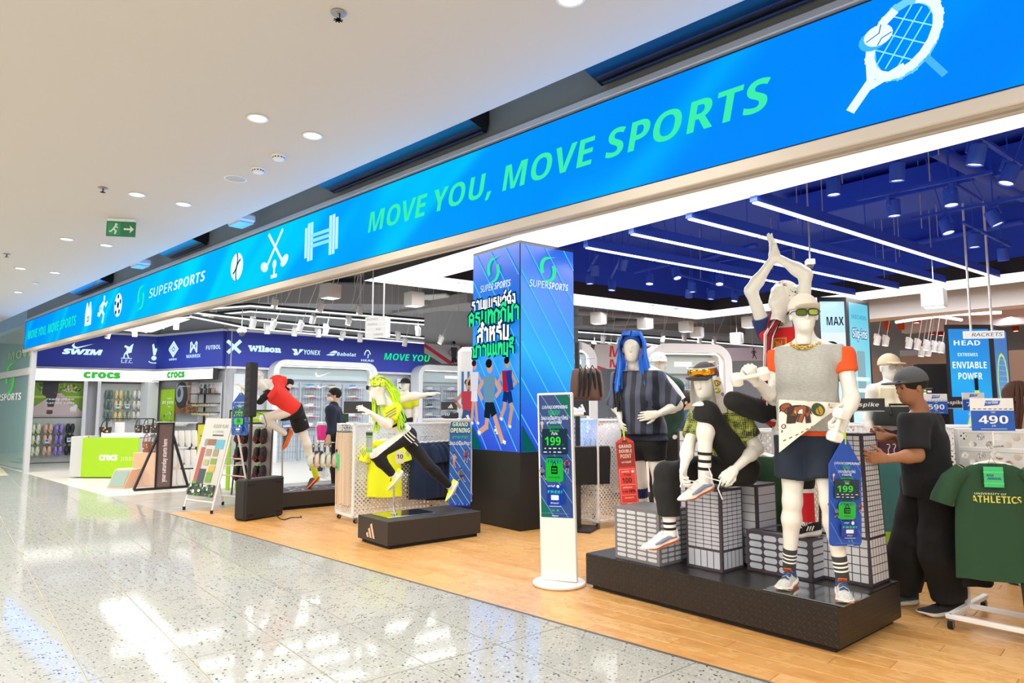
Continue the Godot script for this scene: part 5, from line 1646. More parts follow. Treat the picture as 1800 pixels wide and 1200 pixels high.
func hand_mesh(pose: String) -> MB:  # wrist at the origin, fingers along y, palm facing z, thumb on +x
	if hand_mb.has(pose):
		return hand_mb[pose]
	var s := SDF.new(V3(-0.075, -0.03, -0.04), V3(0.09, 0.2, 0.09), 0.0036)
	var curl: float = {"flat": 0.06, "relax": 0.38, "grip": 1.28, "spread": 0.12, "pinch": 0.7}[pose]
	var fan: float = {"flat": 0.03, "relax": 0.06, "grip": 0.0, "spread": 0.24, "pinch": 0.02}[pose]
	s.cap(V3(0, -0.02, 0), V3(0, 0.02, 0), 0.026, 0.024, 0.02)
	for k in 4:
		var x := -0.031 + 0.0207 * k
		var base := V3(x, [0.083, 0.092, 0.094, 0.088][k], 0.0)
		s.cap(V3(x * 0.6, 0.012, 0), base, 0.0145, 0.0115, 0.018)
		var L: float = [0.058, 0.072, 0.079, 0.071][k]
		var a := 0.1 + curl * 0.8
		var p := base
		var sp := (k - 1.5) * fan
		for j in 3:
			var d := V3(sin(sp) * cos(a), cos(sp) * cos(a), sin(a))
			var e: Vector3 = p + d * L * [0.46, 0.3, 0.24][j]
			s.cap(p, e, 0.0095 - 0.0008 * j, 0.0088 - 0.0009 * j, 0.004)
			p = e
			a += curl
	var th: Array = {"grip": [V3(0.022, 0.018, 0.006), V3(0.045, 0.048, 0.02), V3(0.04, 0.078, 0.042), V3(0.018, 0.092, 0.052)], "pinch": [V3(0.022, 0.018, 0.006), V3(0.042, 0.05, 0.024), V3(0.044, 0.08, 0.042), V3(0.036, 0.1, 0.05)]}.get(pose, [V3(0.022, 0.018, 0.004), V3(0.047, 0.045, 0.014), V3(0.062, 0.073, 0.018), V3(0.069, 0.097, 0.018)])
	for j in 3:
		s.cap(th[j], th[j + 1], 0.0135 - 0.0018 * j, 0.0118 - 0.0018 * j, 0.008)
	hand_mb[pose] = s.mesh(MB.new())
	return hand_mb[pose]
func hand(mb: MB, pose: String, wr: Vector3, dir: Vector3, palm: Vector3, thumb_flip: bool, sc := 1.0):
	var y := dir.normalized()
	var z := (palm - y * palm.dot(y)).normalized()
	var x := y.cross(z) * (-1.0 if thumb_flip else 1.0)
	mb.add(hand_mesh(pose), Transform3D(Basis(x, y, z).scaled_local(Vector3.ONE * sc), wr + y * 0.012), thumb_flip)
func hips(j: Dictionary, s: float):
	var r: Vector3 = j.get("rh", (j.shB - j.shA).normalized())
	if not j.has("hpA"):
		j.hpA = j.hip - r * 0.088 * s
		j.hpB = j.hip + r * 0.088 * s
	j.rh = r
func torso_bones(j: Dictionary, s: float, fem: bool, g := 0.0) -> Array:
	hips(j, s)
	var N: Vector3 = j.neck
	var H: Vector3 = j.hip
	var dn := (H - N).normalized()
	var W: Vector3 = j.get("waist", N.lerp(H, 0.6))
	var rs: Vector3 = (j.shB - j.shA).normalized()
	var w: float = (j.shB - j.shA).length()
	var out := [[j.shA.lerp(N, 0.1), j.shB.lerp(N, 0.1), (0.05 if fem else 0.057) * s + g, (0.05 if fem else 0.057) * s + g]]
	for q in [-1.0, 1.0]:
		var top: Vector3 = N + rs * q * w * 0.2 + dn * 0.105
		var mid: Vector3 = W + j.rh.lerp(rs, 0.4).normalized() * q * (0.045 if fem else 0.06) * s
		var low: Vector3 = H + j.rh * q * 0.066 * s + dn * 0.01
		out.append([top, mid, (0.078 if fem else 0.094) * s + g, (0.068 if fem else 0.082) * s + g])
		out.append([mid, low, (0.068 if fem else 0.082) * s + g, (0.098 if fem else 0.094) * s + g])
		out.append([N + dn * -0.02 + rs * q * 0.02, j.shA.lerp(j.shB, 0.5 + 0.45 * q), 0.042 * s + g * 0.8, 0.046 * s + g])
		if fem:
			var b: Vector3 = N + dn * 0.21 + rs * q * 0.068 * s + j.fwd * 0.05
			out.append([b, b + j.fwd * 0.012, 0.056 * s + g, 0.05 * s + g])
		else:
			var b: Vector3 = N + dn * 0.17 + rs * q * 0.075 * s + j.fwd * 0.035
			out.append([b, b + dn * 0.03, 0.068 * s + g, 0.066 * s + g])
	return out
func arm_bones(j: Dictionary, s: float, side: String, g := 0.0, t := 2.0) -> Array:  # t: 1 = to the elbow, 2 = to the wrist
	var a: Vector3 = j["sh" + side]
	var e: Vector3 = j["el" + side]
	var w: Vector3 = j["wr" + side]
	var out := []
	if t <= 1.0:
		out.append([a, a.lerp(e, t), 0.052 * s + g, lerpf(0.052, 0.042, t) * s + g, true])
	else:
		out.append([a, e, 0.052 * s + g, 0.041 * s + g])
		if t >= 2.0:
			out.append([e, e.lerp(w, 0.3), 0.041 * s + g, 0.042 * s + g])
			out.append([e.lerp(w, 0.3), w, 0.042 * s + g, 0.028 * s + g])
		else:
			out.append([e, e.lerp(w, t - 1.0), 0.042 * s + g, 0.036 * s + g, true])
	return out
func leg_bones(j: Dictionary, s: float, side: String, g := 0.0, t := 2.0, g2 := -1.0) -> Array:
	hips(j, s)
	var h: Vector3 = j["hp" + side]
	var k: Vector3 = j["kn" + side]
	var a: Vector3 = j["an" + side]
	if g2 < 0:
		g2 = g
	if t <= 1.0:
		return [[h, h.lerp(k, t), 0.09 * s + g, lerpf(0.088, 0.06, t) * s + g2, true]]
	var out := [[h, k, 0.09 * s + g, 0.056 * s + lerpf(g, g2, 0.5)]]
	if t >= 2.0:
		out.append([k, k.lerp(a, 0.3), 0.056 * s + g2, 0.056 * s + g2])
		out.append([k.lerp(a, 0.3), a, 0.056 * s + g2, 0.036 * s + g2])
	else:
		var e := k.lerp(a, t - 1.0)
		if t > 1.35:
			out.append([k, k.lerp(a, 0.3), 0.056 * s + lerpf(g, g2, 0.5), 0.056 * s + g2])
			out.append([k.lerp(a, 0.3), e, 0.056 * s + g2, lerpf(0.056, 0.036, (t - 1.3) / 0.7) * s + g2, true])
			return out
		out.append([k, e, 0.057 * s + lerpf(g, g2, 0.5), lerpf(0.058, 0.04, t - 1.0) * s + g2, true])
	return out
func sdf_of(bones: Array, cell: float, k := 0.03) -> SDF:
	var lo := Vector3.ONE * 1e6
	var hi := -lo
	for b in bones:
		var r := maxf(b[2], b[3]) + 0.02
		lo = lo.min(b[0].min(b[1]) - Vector3.ONE * r)
		hi = hi.max(b[0].max(b[1]) + Vector3.ONE * r)
	var s := SDF.new(lo, hi, cell)
	for b in bones:
		s.cap(b[0], b[1], b[2], b[3], k, b.size() > 4 and b[4])
	return s
var fold_n: FastNoiseLite
func wear(o: Node3D, called: String, bones: Array, m: Material, cuts := [], amp := 0.006, cell := 0.011, k := 0.035) -> MB:
	if fold_n == null:
		fold_n = noise(3.2, 6, 2)
	var s := sdf_of(bones, cell, k)
	if amp > 0.0:
		s.fold(fold_n, amp)
	for c in cuts:
		s.cut(c[0], c[1])
	var mb := s.mesh(MB.new())
	part(o, called, mb, m)
	return mb
func body(o: Node3D, j: Dictionary, s: float, fem: bool, m: Material, hands := [], legs := true, human := false, cell := 0.012) -> MB:
	var b := torso_bones(j, s, fem)
	for sd in ["A", "B"]:
		b.append_array(arm_bones(j, s, sd))
		if legs:
			b.append_array(leg_bones(j, s, sd))
	b.append([j.neck, j.neck.lerp(j.head, 0.5), 0.052 * s, 0.05 * s])
	var mb := sdf_of(b, cell, 0.035).mesh(MB.new())
	mb.add(head_mesh(human), Transform3D(face(j), j.head))
	for h in hands:
		hand(mb, h[0], h[1], h[2], h[3], h[4], 0.92 if fem else 1.0)
	part(o, "body", mb, m)
	return mb
func face(j: Dictionary) -> Basis:
	var z: Vector3 = j.look.normalized()
	var up: Vector3 = j.get("up", Vector3.UP)
	var x := up.cross(z).normalized()
	return Basis(x, z.cross(x), z)
func shoe(par: Node3D, at: Transform3D, um: Material, sm: Material, st: Material, lm: Material, lace := true, sc := 1.0) -> Node3D:
	var o := Node3D.new()
	o.name = "shoe"
	par.add_child(o, true)
	o.transform = at.scaled_local(Vector3.ONE * sc)
	shoe_parts(o, um, sm, st, lm, lace)
	return o
func shoe_parts(o: Node3D, um: Material, sm: Material, st: Material, lm: Material, lace := true, n := 14):
	var wide := [0.0, 0.024, 0.06, 0.034, 0.25, 0.037, 0.45, 0.035, 0.72, 0.047, 0.9, 0.037, 1.0, 0.012]
	var bot := [0.0, 0.012, 0.12, 0.0, 0.7, 0.0, 1.0, 0.024]
	var mid := [0.0, 0.042, 0.3, 0.036, 0.7, 0.027, 1.0, 0.034]
	var top := [0.0, 0.088, 0.12, 0.09, 0.24, 0.078, 0.36, 0.098, 0.46, 0.086, 0.6, 0.068, 0.8, 0.054, 0.94, 0.045, 1.0, 0.036]
	var U := []
	var S := []
	var B := []
	for q in n + 1:
		var t := float(q) / n
		t = t * t * (3 - 2 * t) * 0.4 + t * 0.6
		var z := -0.085 + 0.29 * t
		var w := lerpa(wide, t)
		var y0 := lerpa(bot, t)
		var y1 := lerpa(mid, t)
		var y2 := lerpa(top, t)
		var r := PackedVector3Array()
		for k in 11:
			var a := PI * k / 10.0
			r.append(V3(-cos(a) * w * (0.98 - 0.32 * sin(a) * (1.0 if t < 0.5 else 0.3)), y1 - 0.006 + (y2 - y1 + 0.006) * pow(sin(a), 0.75), z + 0.012 * sin(a) * (-1.0 if t < 0.1 else 0.0)))
		U.append(r)
		S.append(PackedVector3Array([V3(-w, y0, z), V3(-w - 0.005, (y0 + y1) * 0.5, z), V3(-w - 0.003, y1, z), V3(w + 0.003, y1, z), V3(w + 0.005, (y0 + y1) * 0.5, z), V3(w, y0, z)]))
		B.append(PackedVector3Array([V3(-w - 0.006, y0 + (y1 - y0) * 0.22, z), V3(-w - 0.0065, y0 + (y1 - y0) * 0.55, z), V3(w + 0.0065, y0 + (y1 - y0) * 0.55, z), V3(w + 0.006, y0 + (y1 - y0) * 0.22, z)]))
	var m := MB.new()
	m.grid(U)
	m.fan(U[0], V3(0, 0, -1))
	part(o, "upper", m, um)
	m = MB.new()
	m.grid(S, true)
	m.fan(S[0], V3(0, 0, -1))
	m.fan(S[-1], V3(0, 0, 1))
	part(o, "sole", m, sm)
	if st:
		m = MB.new()
		m.grid(B.slice(1, n - 1), true)
		part(o, "sole_stripe", m, st)
	if lace:
		m = MB.new()
		for k in 5:
			var t := 0.40 + 0.055 * k
			var z := -0.085 + 0.29 * t
			var y := lerpa(top, t) + 0.002
			m.tube([V3(-0.024, y - 0.010, z + 0.006), V3(0, y + 0.002, z), V3(0.024, y - 0.010, z + 0.006)], 0.0032, 5)
			m.tube([V3(-0.024, y - 0.010, z + 0.006), V3(0.0, y + 0.003, z - 0.006), V3(0.024, y - 0.012, z - 0.01)], 0.0032, 5)
		part(o, "lace", m, lm)
func toe_to(p: Vector3, dir: Vector3, up := Vector3.UP) -> Transform3D:
	return aim(p, dir, up)
func baseball_cap(o: Node3D, j: Dictionary, m: Material, sz := 1.0, brim_tilt := -0.12) -> Node3D:
	var s := SDF.new(V3(-0.11, -0.02, -0.13), V3(0.11, 0.15, 0.2), 0.007)
	s.ell(V3(0, 0.035, -0.012), V3(0.087, 0.096, 0.106), 0.01)
	s.cut(V3(0, 0.028, 0), V3(0, -1, 0))
	s.ell(V3(0, 0.036, 0.11), V3(0.072, 0.0085, 0.08), 0.008, Basis(Vector3.RIGHT, -brim_tilt))
	var c := part(o, "cap", s.mesh(MB.new()), m, Transform3D(face(j).scaled_local(Vector3.ONE * sz), j.head))
	return c
func sunglasses(o: Node3D, j: Dictionary, fm: Material, lens: Material, y := 0.002, wrap := 0.0):
	var x := Transform3D(face(j), j.head)
	var m := MB.new()
	var l := MB.new()
	for sg in [-1.0, 1.0]:
		var b := Basis(Vector3.UP, sg * (0.18 + wrap))
		var c := V3(sg * 0.034, y, 0.1)
		var pts := []
		for k in 17:
			var t := TAU * k / 16
			pts.append(x * (c + b * V3(signf(cos(t)) * pow(absf(cos(t)), 0.55) * 0.03, signf(sin(t)) * pow(absf(sin(t)), 0.6) * 0.019, 0)))
		m.tube(pts, 0.0035, 6, false)
		var ring := PackedVector3Array(pts.slice(0, 16))
		l.fan(ring, x.basis.z)
		m.tube([x * (c + b * V3(sg * 0.032, 0.008, 0)), x * V3(sg * 0.082, y + 0.008, 0.06), x * V3(sg * 0.082, y + 0.002, -0.02)], 0.0035, 6)
	m.tube([x * V3(-0.008, y + 0.006, 0.102), x * V3(0.008, y + 0.006, 0.102)], 0.004, 6)
	var g := part(o, "sunglasses", m, fm)
	part(g, "lens", l, lens)
func band(o: Node3D, called: String, a: Vector3, b: Vector3, r0: float, r1: float, t0: float, t1: float, m: Material):  # a sock or cuff round a limb
	var mb := MB.new()
	mb.tube([a.lerp(b, t0), a.lerp(b, lerpf(t0, t1, 0.5)), a.lerp(b, t1)], [lerpf(r0, r1, t0), lerpf(r0, r1, (t0 + t1) / 2), lerpf(r0, r1, t1)], 18)
	part(o, called, mb, m)
func decal(a: Art, mb: MB, off := 0.005) -> Art:
	var z := a.x.basis.z.normalized()
	var lo := Vector3.ONE * 1e6
	var hi := -lo
	for v in a.mb.v:
		lo = lo.min(v)
		hi = hi.max(v)
	var ce := (lo + hi) / 2
	var r := (hi - lo).length() / 2 + 0.05
	var tris := PackedInt32Array()
	for q in range(0, mb.i.size(), 3):
		var d: Vector3 = mb.v[mb.i[q]] - ce
		if (d - z * d.dot(z)).length() < r and absf(d.dot(z)) < 0.45 and mb.n[mb.i[q]].dot(z) > -0.1:
			tris.append(q)
	var base := a.x.origin.dot(z)
	var cache := {}
	for k in a.mb.v.size():
		var v := a.mb.v[k]
		var lay := v.dot(z) - base
		var key := (v - z * lay).snapped(Vector3.ONE * 0.001)
		if not cache.has(key):
			var best := 1e6
			for q in tris:
				var h = Geometry3D.ray_intersects_triangle(v + z * 0.3, -z, mb.v[mb.i[q]], mb.v[mb.i[q + 1]], mb.v[mb.i[q + 2]])
				if h != null:
					best = minf(best, (v + z * 0.3 - h).length())
			cache[key] = (v + z * (0.3 - best) - z * lay) if best < 1e5 else Vector3.INF
		a.mb.v[k] = cache[key] + z * (off + lay) if best_ok(cache[key]) else Vector3.INF
	for k in range(0, a.mb.v.size(), 3):
		if not (best_ok(a.mb.v[k]) and best_ok(a.mb.v[k + 1]) and best_ok(a.mb.v[k + 2])):
			for q in 3:
				a.mb.v[k + q] = ce
	return a
func best_ok(p: Vector3) -> bool:
	return p.x < 1e9
func strands(o: Node3D, called: String, roots: Array, m: Material, r := 0.005):  # each entry a list of points
	var mb := MB.new()
	for p in roots:
		mb.tube(p, r, 5, false)
	tag(part(o, called, mb, m), "", "", "", "stuff")
func dumbbell(label: String, a: Vector3, b: Vector3):
	var d := thing("dumbbell", label, "dumbbell", aim(a.lerp(b, 0.5), b - a), "white hexagonal dumbbells")
	var L: float = (b - a).length()
	var m: MB
	for sg in [-1.0, 1.0]:
		m = MB.new()
		var pr := []
		for q in [[0.018, -0.032], [0.043, -0.026], [0.05, -0.008], [0.05, 0.008], [0.043, 0.026], [0.018, 0.032]]:
			var ring := PackedVector3Array()
			for k in 6:
				ring.append(V3(cos(TAU * k / 6) * q[0], sin(TAU * k / 6) * q[0], q[1] + sg * L / 2))
			pr.append(ring)
		for q in 5:
			for k in 6:
				m.quad(pr[q][k], pr[q][(k + 1) % 6], pr[q + 1][(k + 1) % 6], pr[q + 1][k])
		m.fan(pr[0], V3(0, 0, -1))
		m.fan(pr[5], V3(0, 0, 1))
		part(d, "weight", m, M["mannequin"])
	m = MB.new()
	m.tube([V3(0, 0, -L / 2), V3(0, 0, L / 2)], 0.014, 12)
	part(d, "handle", m, M["mannequin"])
func tex_cloth(called: String, im: Image, sc: float, rough := 0.85) -> StandardMaterial3D:
	var m := mat(called, Color.WHITE, rough)
	m.albedo_texture = ImageTexture.create_from_image(im)
	m.uv1_scale = V3(sc, sc, sc)
	m.rim_enabled = true
	m.rim = 0.2
	return m
func mannequins():
	var L := V3(-0.721, 0, 0.693)   # to the left of the picture
	var Cm := V3(0.693, 0, 0.721)   # to the camera
	var Wh: Material = M["mannequin"]
	var ws := hexm("f1f1ef", 0.7)
	var o: Node3D
	var j: Dictionary
	o = thing("mannequin", "tall white mannequin in grey sleeveless top over orange tee with cream cap and gold chain", "mannequin")
	j = {"neck": V3(-1.623, 1.801, -0.779), "head": V3(-1.605, 1.984, -0.715), "look": Cm * 0.9 + L * 0.18, "fwd": (Cm * 0.8 + L * 0.5).normalized(), "shA": V3(-1.8, 1.736, -0.784), "shB": V3(-1.426, 1.726, -0.839), "elA": V3(-1.848, 1.47, -0.803), "wrA": V3(-1.842, 1.569, -0.544), "elB": V3(-1.379, 1.465, -0.808), "wrB": V3(-1.381, 1.337, -0.657), "hip": V3(-1.656, 1.212, -0.828), "knA": V3(-1.772, 0.822, -0.84), "anA": V3(-1.828, 0.432, -0.896), "knB": V3(-1.528, 0.84, -0.807), "anB": V3(-1.502, 0.433, -0.86)}
	j.rh = (j.shB - j.shA).normalized()
	var dbA := [V3(-1.897, 1.579, -0.379), V3(-1.777, 1.614, -0.489)]
	var dbB := [V3(-1.363, 1.374, -0.558), V3(-1.397, 1.245, -0.542)]
	body(o, j, 1.0, false, Wh, [["grip", V3(-1.848, 1.565, -0.539), V3(-1.847, 1.647, -0.473) - V3(-1.848, 1.565, -0.539), -Cm + L * 0.2, false], ["grip", V3(-1.382, 1.34, -0.669), V3(-1.376, 1.277, -0.558) - V3(-1.38, 1.347, -0.684), L * 0.3 - Cm * 0.9, true]])
	var orange := cloth("ee5a22")
	var bt := torso_bones(j, 1.0, false, 0.012)
	wear(o, "undershirt", bt + arm_bones(j, 1.0, "A", 0.02, 0.36) + arm_bones(j, 1.0, "B", 0.022, 0.4), orange, [[V3(-1.657, 1.191, -0.83), Vector3.DOWN], [j.neck + V3(0, -0.02, 0), Vector3.UP]], 0.006)
	var gim := Image.create(128, 128, false, Image.FORMAT_RGB8)
	var gn := noise(0.11, 5, 3)
	for y in 128:
		for x in 128:
			var v := 0.70 + 0.10 * gn.get_noise_2d(x * 0.35, y * 2.0)
			gim.set_pixel(x, y, Color(v, v, v * 0.985))
	var gm := tex_cloth("grey_marl", gim, 1.0)
	gm.uv1_triplanar = true
	gm.uv1_scale = Vector3.ONE * 6.0
	var gb := torso_bones(j, 1.0, false, 0.026)
	gb.append([j.shA.lerp(j.shB, 0.02), j.shA.lerp(j.shB, 0.98), 0.068, 0.068])
	for q in [0.32, 0.68]:
		gb.append([j.hip + (j.shB - j.shA) * (q - 0.5) * 0.9 + V3(0, 0.1, 0), j.hip + (j.shB - j.shA) * (q - 0.5) * 0.9 + V3(0, 0.35, 0), 0.122, 0.118])
	var rs: Vector3 = (j.shB - j.shA).normalized()
	wear(o, "sleeveless_top", gb, gm, [[V3(-1.652, 1.265, -0.825), Vector3.DOWN], [j.neck + V3(0, -0.005, 0), Vector3.UP], [j.shA - rs * 0.008, -rs], [j.shB + rs * 0.01, rs]], 0.011)
	wear(o, "shorts", torso_bones(j, 1.0, false, 0.012).slice(2, 3) + torso_bones(j, 1.0, false, 0.014).slice(7, 8) + [[j.hpA, j.hpB, 0.105, 0.105]] + leg_bones(j, 1.0, "A", 0.022, 0.62, 0.04) + leg_bones(j, 1.0, "B", 0.022, 0.62, 0.04), cloth("1a2638"), [[V3(-1.654, 1.237, -0.827), Vector3.UP]], 0.008)
	baseball_cap(o, j, cloth("e9e2d6"), 1.04, 0.12)
	sunglasses(o, j, mat("frame_navy", C("1c2740"), 0.3), mat("lens_green", C("8a9a3c"), 0.08, 0.9))
	var ch := MB.new()
	var nb: Basis = Basis(rs, Vector3.UP, -rs.cross(Vector3.UP)).orthonormalized()
	for k in 34:
		var t := TAU * k / 34
		var p: Vector3 = j.neck + V3(0, 0.012, 0) + rs * cos(t) * 0.085 + j.fwd * (sin(t) * 0.085 + 0.012) + V3(0, -0.035 * maxf(0, sin(t)), 0)
		var tn: Vector3 = (rs * -sin(t) + j.fwd * cos(t)).normalized()
		var sd: Vector3 = (rs * cos(t) + j.fwd * sin(t)).normalized() if k % 2 == 0 else Vector3.UP
		var ring := []
		for q in 9:
			ring.append(p + tn * cos(TAU * q / 8) * 0.0125 + (sd + Vector3.UP * 0.3).normalized() * sin(TAU * q / 8) * 0.009)
		ch.tube(ring, 0.0042, 6, false)
	part(o, "gold_chain", ch, mat("gold", C("e8c050"), 0.18, 1.0))
	var P := []
	for r in 13:
		var row := PackedVector3Array()
		for c in 21:
			var s := c / 20.0
			var t := r / 12.0
			var top := V3(-1.728, 1.459, -0.585).lerp(V3(-1.393, 1.437, -0.687), s)
			var bot := V3(-1.765, 1.134, -0.651).lerp(V3(-1.394, 1.427, -0.688), pow(s, 0.95))
			var p := top.lerp(bot, t)
			p += j.fwd * (0.075 * sin(PI * (0.12 + 0.80 * s)) - 0.02 + 0.006 * sin(s * 17.0 + t * 3.0) * (1.0 - t * 0.5))
			row.append(p)
		P.append(row)
	var sm := MB.new()
	var front := []
	var back := []
	for r in P:
		var row := PackedVector3Array()
		for q in r:
			row.append(q - j.fwd * 0.005)
		back.append(row)
		var rev := PackedVector3Array(r)
		rev.reverse()
		front.append(rev)
	sm.grid(front)
	sm.grid(back)
	var sc := part(o, "printed_scarf", sm, cloth("efe9dc"))
	var a := art(aim(V3(-1.698, 1.448, -0.504), (Cm * 0.95 + V3(0, 0.02, 0)), Vector3.UP), 0.0005)
	var ph := 4.1 / 1200.0
	var brown := C("9a5030")
	var ink := C("3a241c")
	var Q := func(u, v): return V2((u - 1368.0) * ph, (705.0 - v) * ph)
	for pass2 in 2:
		var col := ink if pass2 == 0 else brown
		var g := 1.4 if pass2 == 0 else 0.0
		a.ell(Q.call(1402, 722).x, Q.call(1402, 722).y, (17 + g) * ph, (9 + g) * ph, col)
		a.ell(Q.call(1386, 716).x, Q.call(1386, 716).y, (7 + g) * ph, (7 + g) * ph, col)
		for q in [[1392, 724, 1392, 744], [1399, 726, 1395, 743], [1407, 727, 1404, 742], [1414, 725, 1417, 743]]:
			a.line([Q.call(q[0], q[1]), Q.call(q[2], q[3])], (5 + g * 2) * ph, col)
		a.line([Q.call(1381, 715), Q.call(1377, 722), Q.call(1375, 714), Q.call(1379, 708)], (3 + g * 1.6) * ph, col)
	a.poly([Q.call(1396, 712), Q.call(1414, 714), Q.call(1417, 732), Q.call(1398, 730)], C("4a4448"))
	a.line([Q.call(1396, 712), Q.call(1399, 729), Q.call(1417, 732)], 1.6 * ph, C("e0b83c"))
	a.line([Q.call(1418, 722), Q.call(1421, 728)], 1.2 * ph, ink)
	a.line([Q.call(1380, 719), Q.call(1376, 719)], 1.6 * ph, C("f0e0a0"))
	a.ell(Q.call(1430, 720).x, Q.call(1430, 720).y, 9.5 * ph, 12 * ph, C("2c4a24"), 0.5)
	a.ell(Q.call(1431, 721).x, Q.call(1431, 721).y, 6 * ph, 9 * ph, C("b8902c"), 0.5)
	a.line([Q.call(1428, 714), Q.call(1433, 728)], 1.2 * ph, C("5c4418"))
	a.ell(Q.call(1451, 712).x, Q.call(1451, 712).y, 5.5 * ph, 5.5 * ph, C("1c1c20"))
	a.ell(Q.call(1451, 712).x, Q.call(1451, 712).y, 2.4 * ph, 2.4 * ph, C("c8ccd4"))
	a.rect(Q.call(1456, 705).x, Q.call(1456, 705).y, 16 * ph, 6 * ph, C("2c4aa0"))
	a.ell(Q.call(1415, 704).x, Q.call(1415, 704).y, 4 * ph, 3 * ph, C("b02c3c"))
	for k in 5:
		a.ell(Q.call(1376, 758).x + cos(TAU * k / 5) * 4.5 * ph, Q.call(1376, 758).y + sin(TAU * k / 5) * 5.5 * ph, 4 * ph, 3 * ph, C("1c7468"), TAU * k / 5)
	a.ell(Q.call(1385, 749).x, Q.call(1385, 749).y, 3.2 * ph, 4.2 * ph, C("5c3054"))
	a.ell(Q.call(1385, 749).x, Q.call(1385, 749).y, 2 * ph, 2.8 * ph, C("e8dcd8"))
	a.ell(Q.call(1375, 738).x, Q.call(1375, 738).y, 2.5 * ph, 3.5 * ph, C("d8a83c"))
	for k in 14:
		a.line([Q.call(1372 + k * 7.0, 785 - k * 5.0), Q.call(1375.5 + k * 7.0, 782.5 - k * 5.0)], 1.3 * ph, C("2c2a28"))
	part(sc, "print", decal(a, sm), M["print"])
	var knit := Image.create(64, 64, false, Image.FORMAT_RGB8)
	var rng := RandomNumberGenerator.new()
	rng.seed = 3
	for y in 64:
		for x in 64:
			knit.set_pixel(x, y, C("3c4450") if rng.randf() < 0.22 else C("e4e4e0"))
	var kn := tex_cloth("knit_white", knit, 1.0)
	kn.uv1_triplanar = true
	kn.uv1_scale = Vector3.ONE * 12.0
	var navy := cloth("2c4a74")
	for sd in ["A", "B"]:
		var an: Vector3 = j["an" + sd]
		var k: Vector3 = j["kn" + sd]
		band(o, "sock", k, an, 0.055, 0.041, 0.78, 1.15, cloth("3a3a38"))
		for q in [0.86, 0.92, 0.98]:
			band(o, "sock_stripe", k, an, 0.056, 0.042, q, q + 0.025, ws)
		var dir: Vector3 = (L * 0.62 + Cm * 0.8) if sd == "A" else (L * 0.35 + Cm * 0.95)
		var sh := shoe(o, toe_to(V3(an.x, 0.281, an.z) + dir.normalized() * 0.02, dir), kn, hexm("e8e6e0", 0.6), hexm("e07838", 0.6), navy, true, 1.0)
		var tg := MB.new()
		tg.box(T(V3(0, 0.102, 0.018), 0, -38.0), V3(0.05, 0.006, 0.05), 0.003)
		part(sh, "tongue_tab", tg, hexm("e2622c", 0.6))
		var hl := MB.new()
		hl.tube([V3(0, 0.05, -0.045), V3(0, 0.105, -0.02)], [0.034, 0.036], 14)
		part(sh, "collar", hl, navy)
	dumbbell("white hexagonal dumbbell held up in the grey sleeveless mannequin's raised left-hand fist", dbA[0], dbA[1])
	dumbbell("white hexagonal dumbbell held low, above blue offer tag, by grey sleeveless mannequin", dbB[0], dbB[1])
	o = thing("mannequin", "white mannequin in red jersey balancing on one leg with palms joined overhead", "mannequin")
	j = {"neck": V3(-1.861, 1.943, -1.033), "head": V3(-1.835, 2.151, -0.972), "look": L * 0.75 + Cm * 0.35 + V3(0, 0.45, 0), "fwd": (L * 0.7 + Cm * 0.7).normalized(), "shA": V3(-1.982, 1.928, -1.029), "shB": V3(-1.732, 1.953, -1.016), "elA": V3(-2.013, 2.204, -0.878), "wrA": V3(-1.86, 2.399, -0.887), "elB": V3(-1.677, 2.284, -0.967), "wrB": V3(-1.829, 2.41, -0.888), "hip": V3(-1.859, 1.35, -1.143), "knA": V3(-2.056, 1.455, -0.661), "anA": V3(-1.956, 1.331, -0.998), "knB": V3(-1.836, 1.029, -1.209), "anB": V3(-1.812, 0.687, -1.197)}
	j.rh = (j.shB - j.shA).normalized()
	body(o, j, 0.93, true, Wh, [["flat", j.wrA, V3(-1.854, 2.553, -0.843) - j.wrA, Cm * 0.4 - L, true], ["flat", j.wrB, V3(-1.841, 2.541, -0.829) - j.wrB, L + Cm * 0.1, false]])
	var red := cloth("d82028")
	var jer := wear(o, "jersey", torso_bones(j, 0.93, true, 0.018), red, [[j.neck.lerp(j.hip, 0.55), Vector3.DOWN], [j.neck + V3(0, 0.0, 0), Vector3.UP]], 0.012)
	wear(o, "sleeve", arm_bones(j, 0.93, "A", 0.018, 0.36), cloth("26386c"), [], 0.004)
	wear(o, "sleeve", arm_bones(j, 0.93, "B", 0.018, 0.36), cloth("26386c"), [], 0.004)
	var tj := aim(j.neck + j.fwd * 0.2 + V3(0, -0.12, 0), Cm + L * 0.2)
	a = art(tj, 0.0006)
	a.poly([V2(0.03, 0.055), V2(0.11, 0.055), V2(0.11, 0.0), V2(0.07, -0.05), V2(0.03, 0.0)], C("f09a28"))
	a.poly([V2(0.04, 0.045), V2(0.10, 0.045), V2(0.10, 0.0), V2(0.07, -0.035), V2(0.04, 0.0)], C("d8382c"))
	for k in 3:
		a.line([V2(0.05 + k * 0.015, -0.01), V2(0.05 + k * 0.015, 0.035)], 0.006, C("f4b83c"))
	a.rect(-0.14, -0.06, 0.05, 0.03, C("f09a28"))
	part(o, "crest", decal(a, jer), M["print"])
	var blk := cloth("161618")
	wear(o, "leggings", torso_bones(j, 0.93, true, 0.006).slice(2, 3) + torso_bones(j, 0.93, true, 0.006).slice(6, 7) + [[j.hpA, j.hpB, 0.09, 0.09]] + leg_bones(j, 0.93, "A", 0.006, 1.82) + leg_bones(j, 0.93, "B", 0.006, 1.5), blk, [[j.neck.lerp(j.hip, 0.72), Vector3.UP]], 0.0)
	band(o, "red_sock", j.knA, j.anA, 0.056, 0.042, 0.62, 1.12, cloth("c01c28"))
	band(o, "red_sock", j.knB, j.anB, 0.058, 0.042, 0.55, 1.12, cloth("d81c28"))
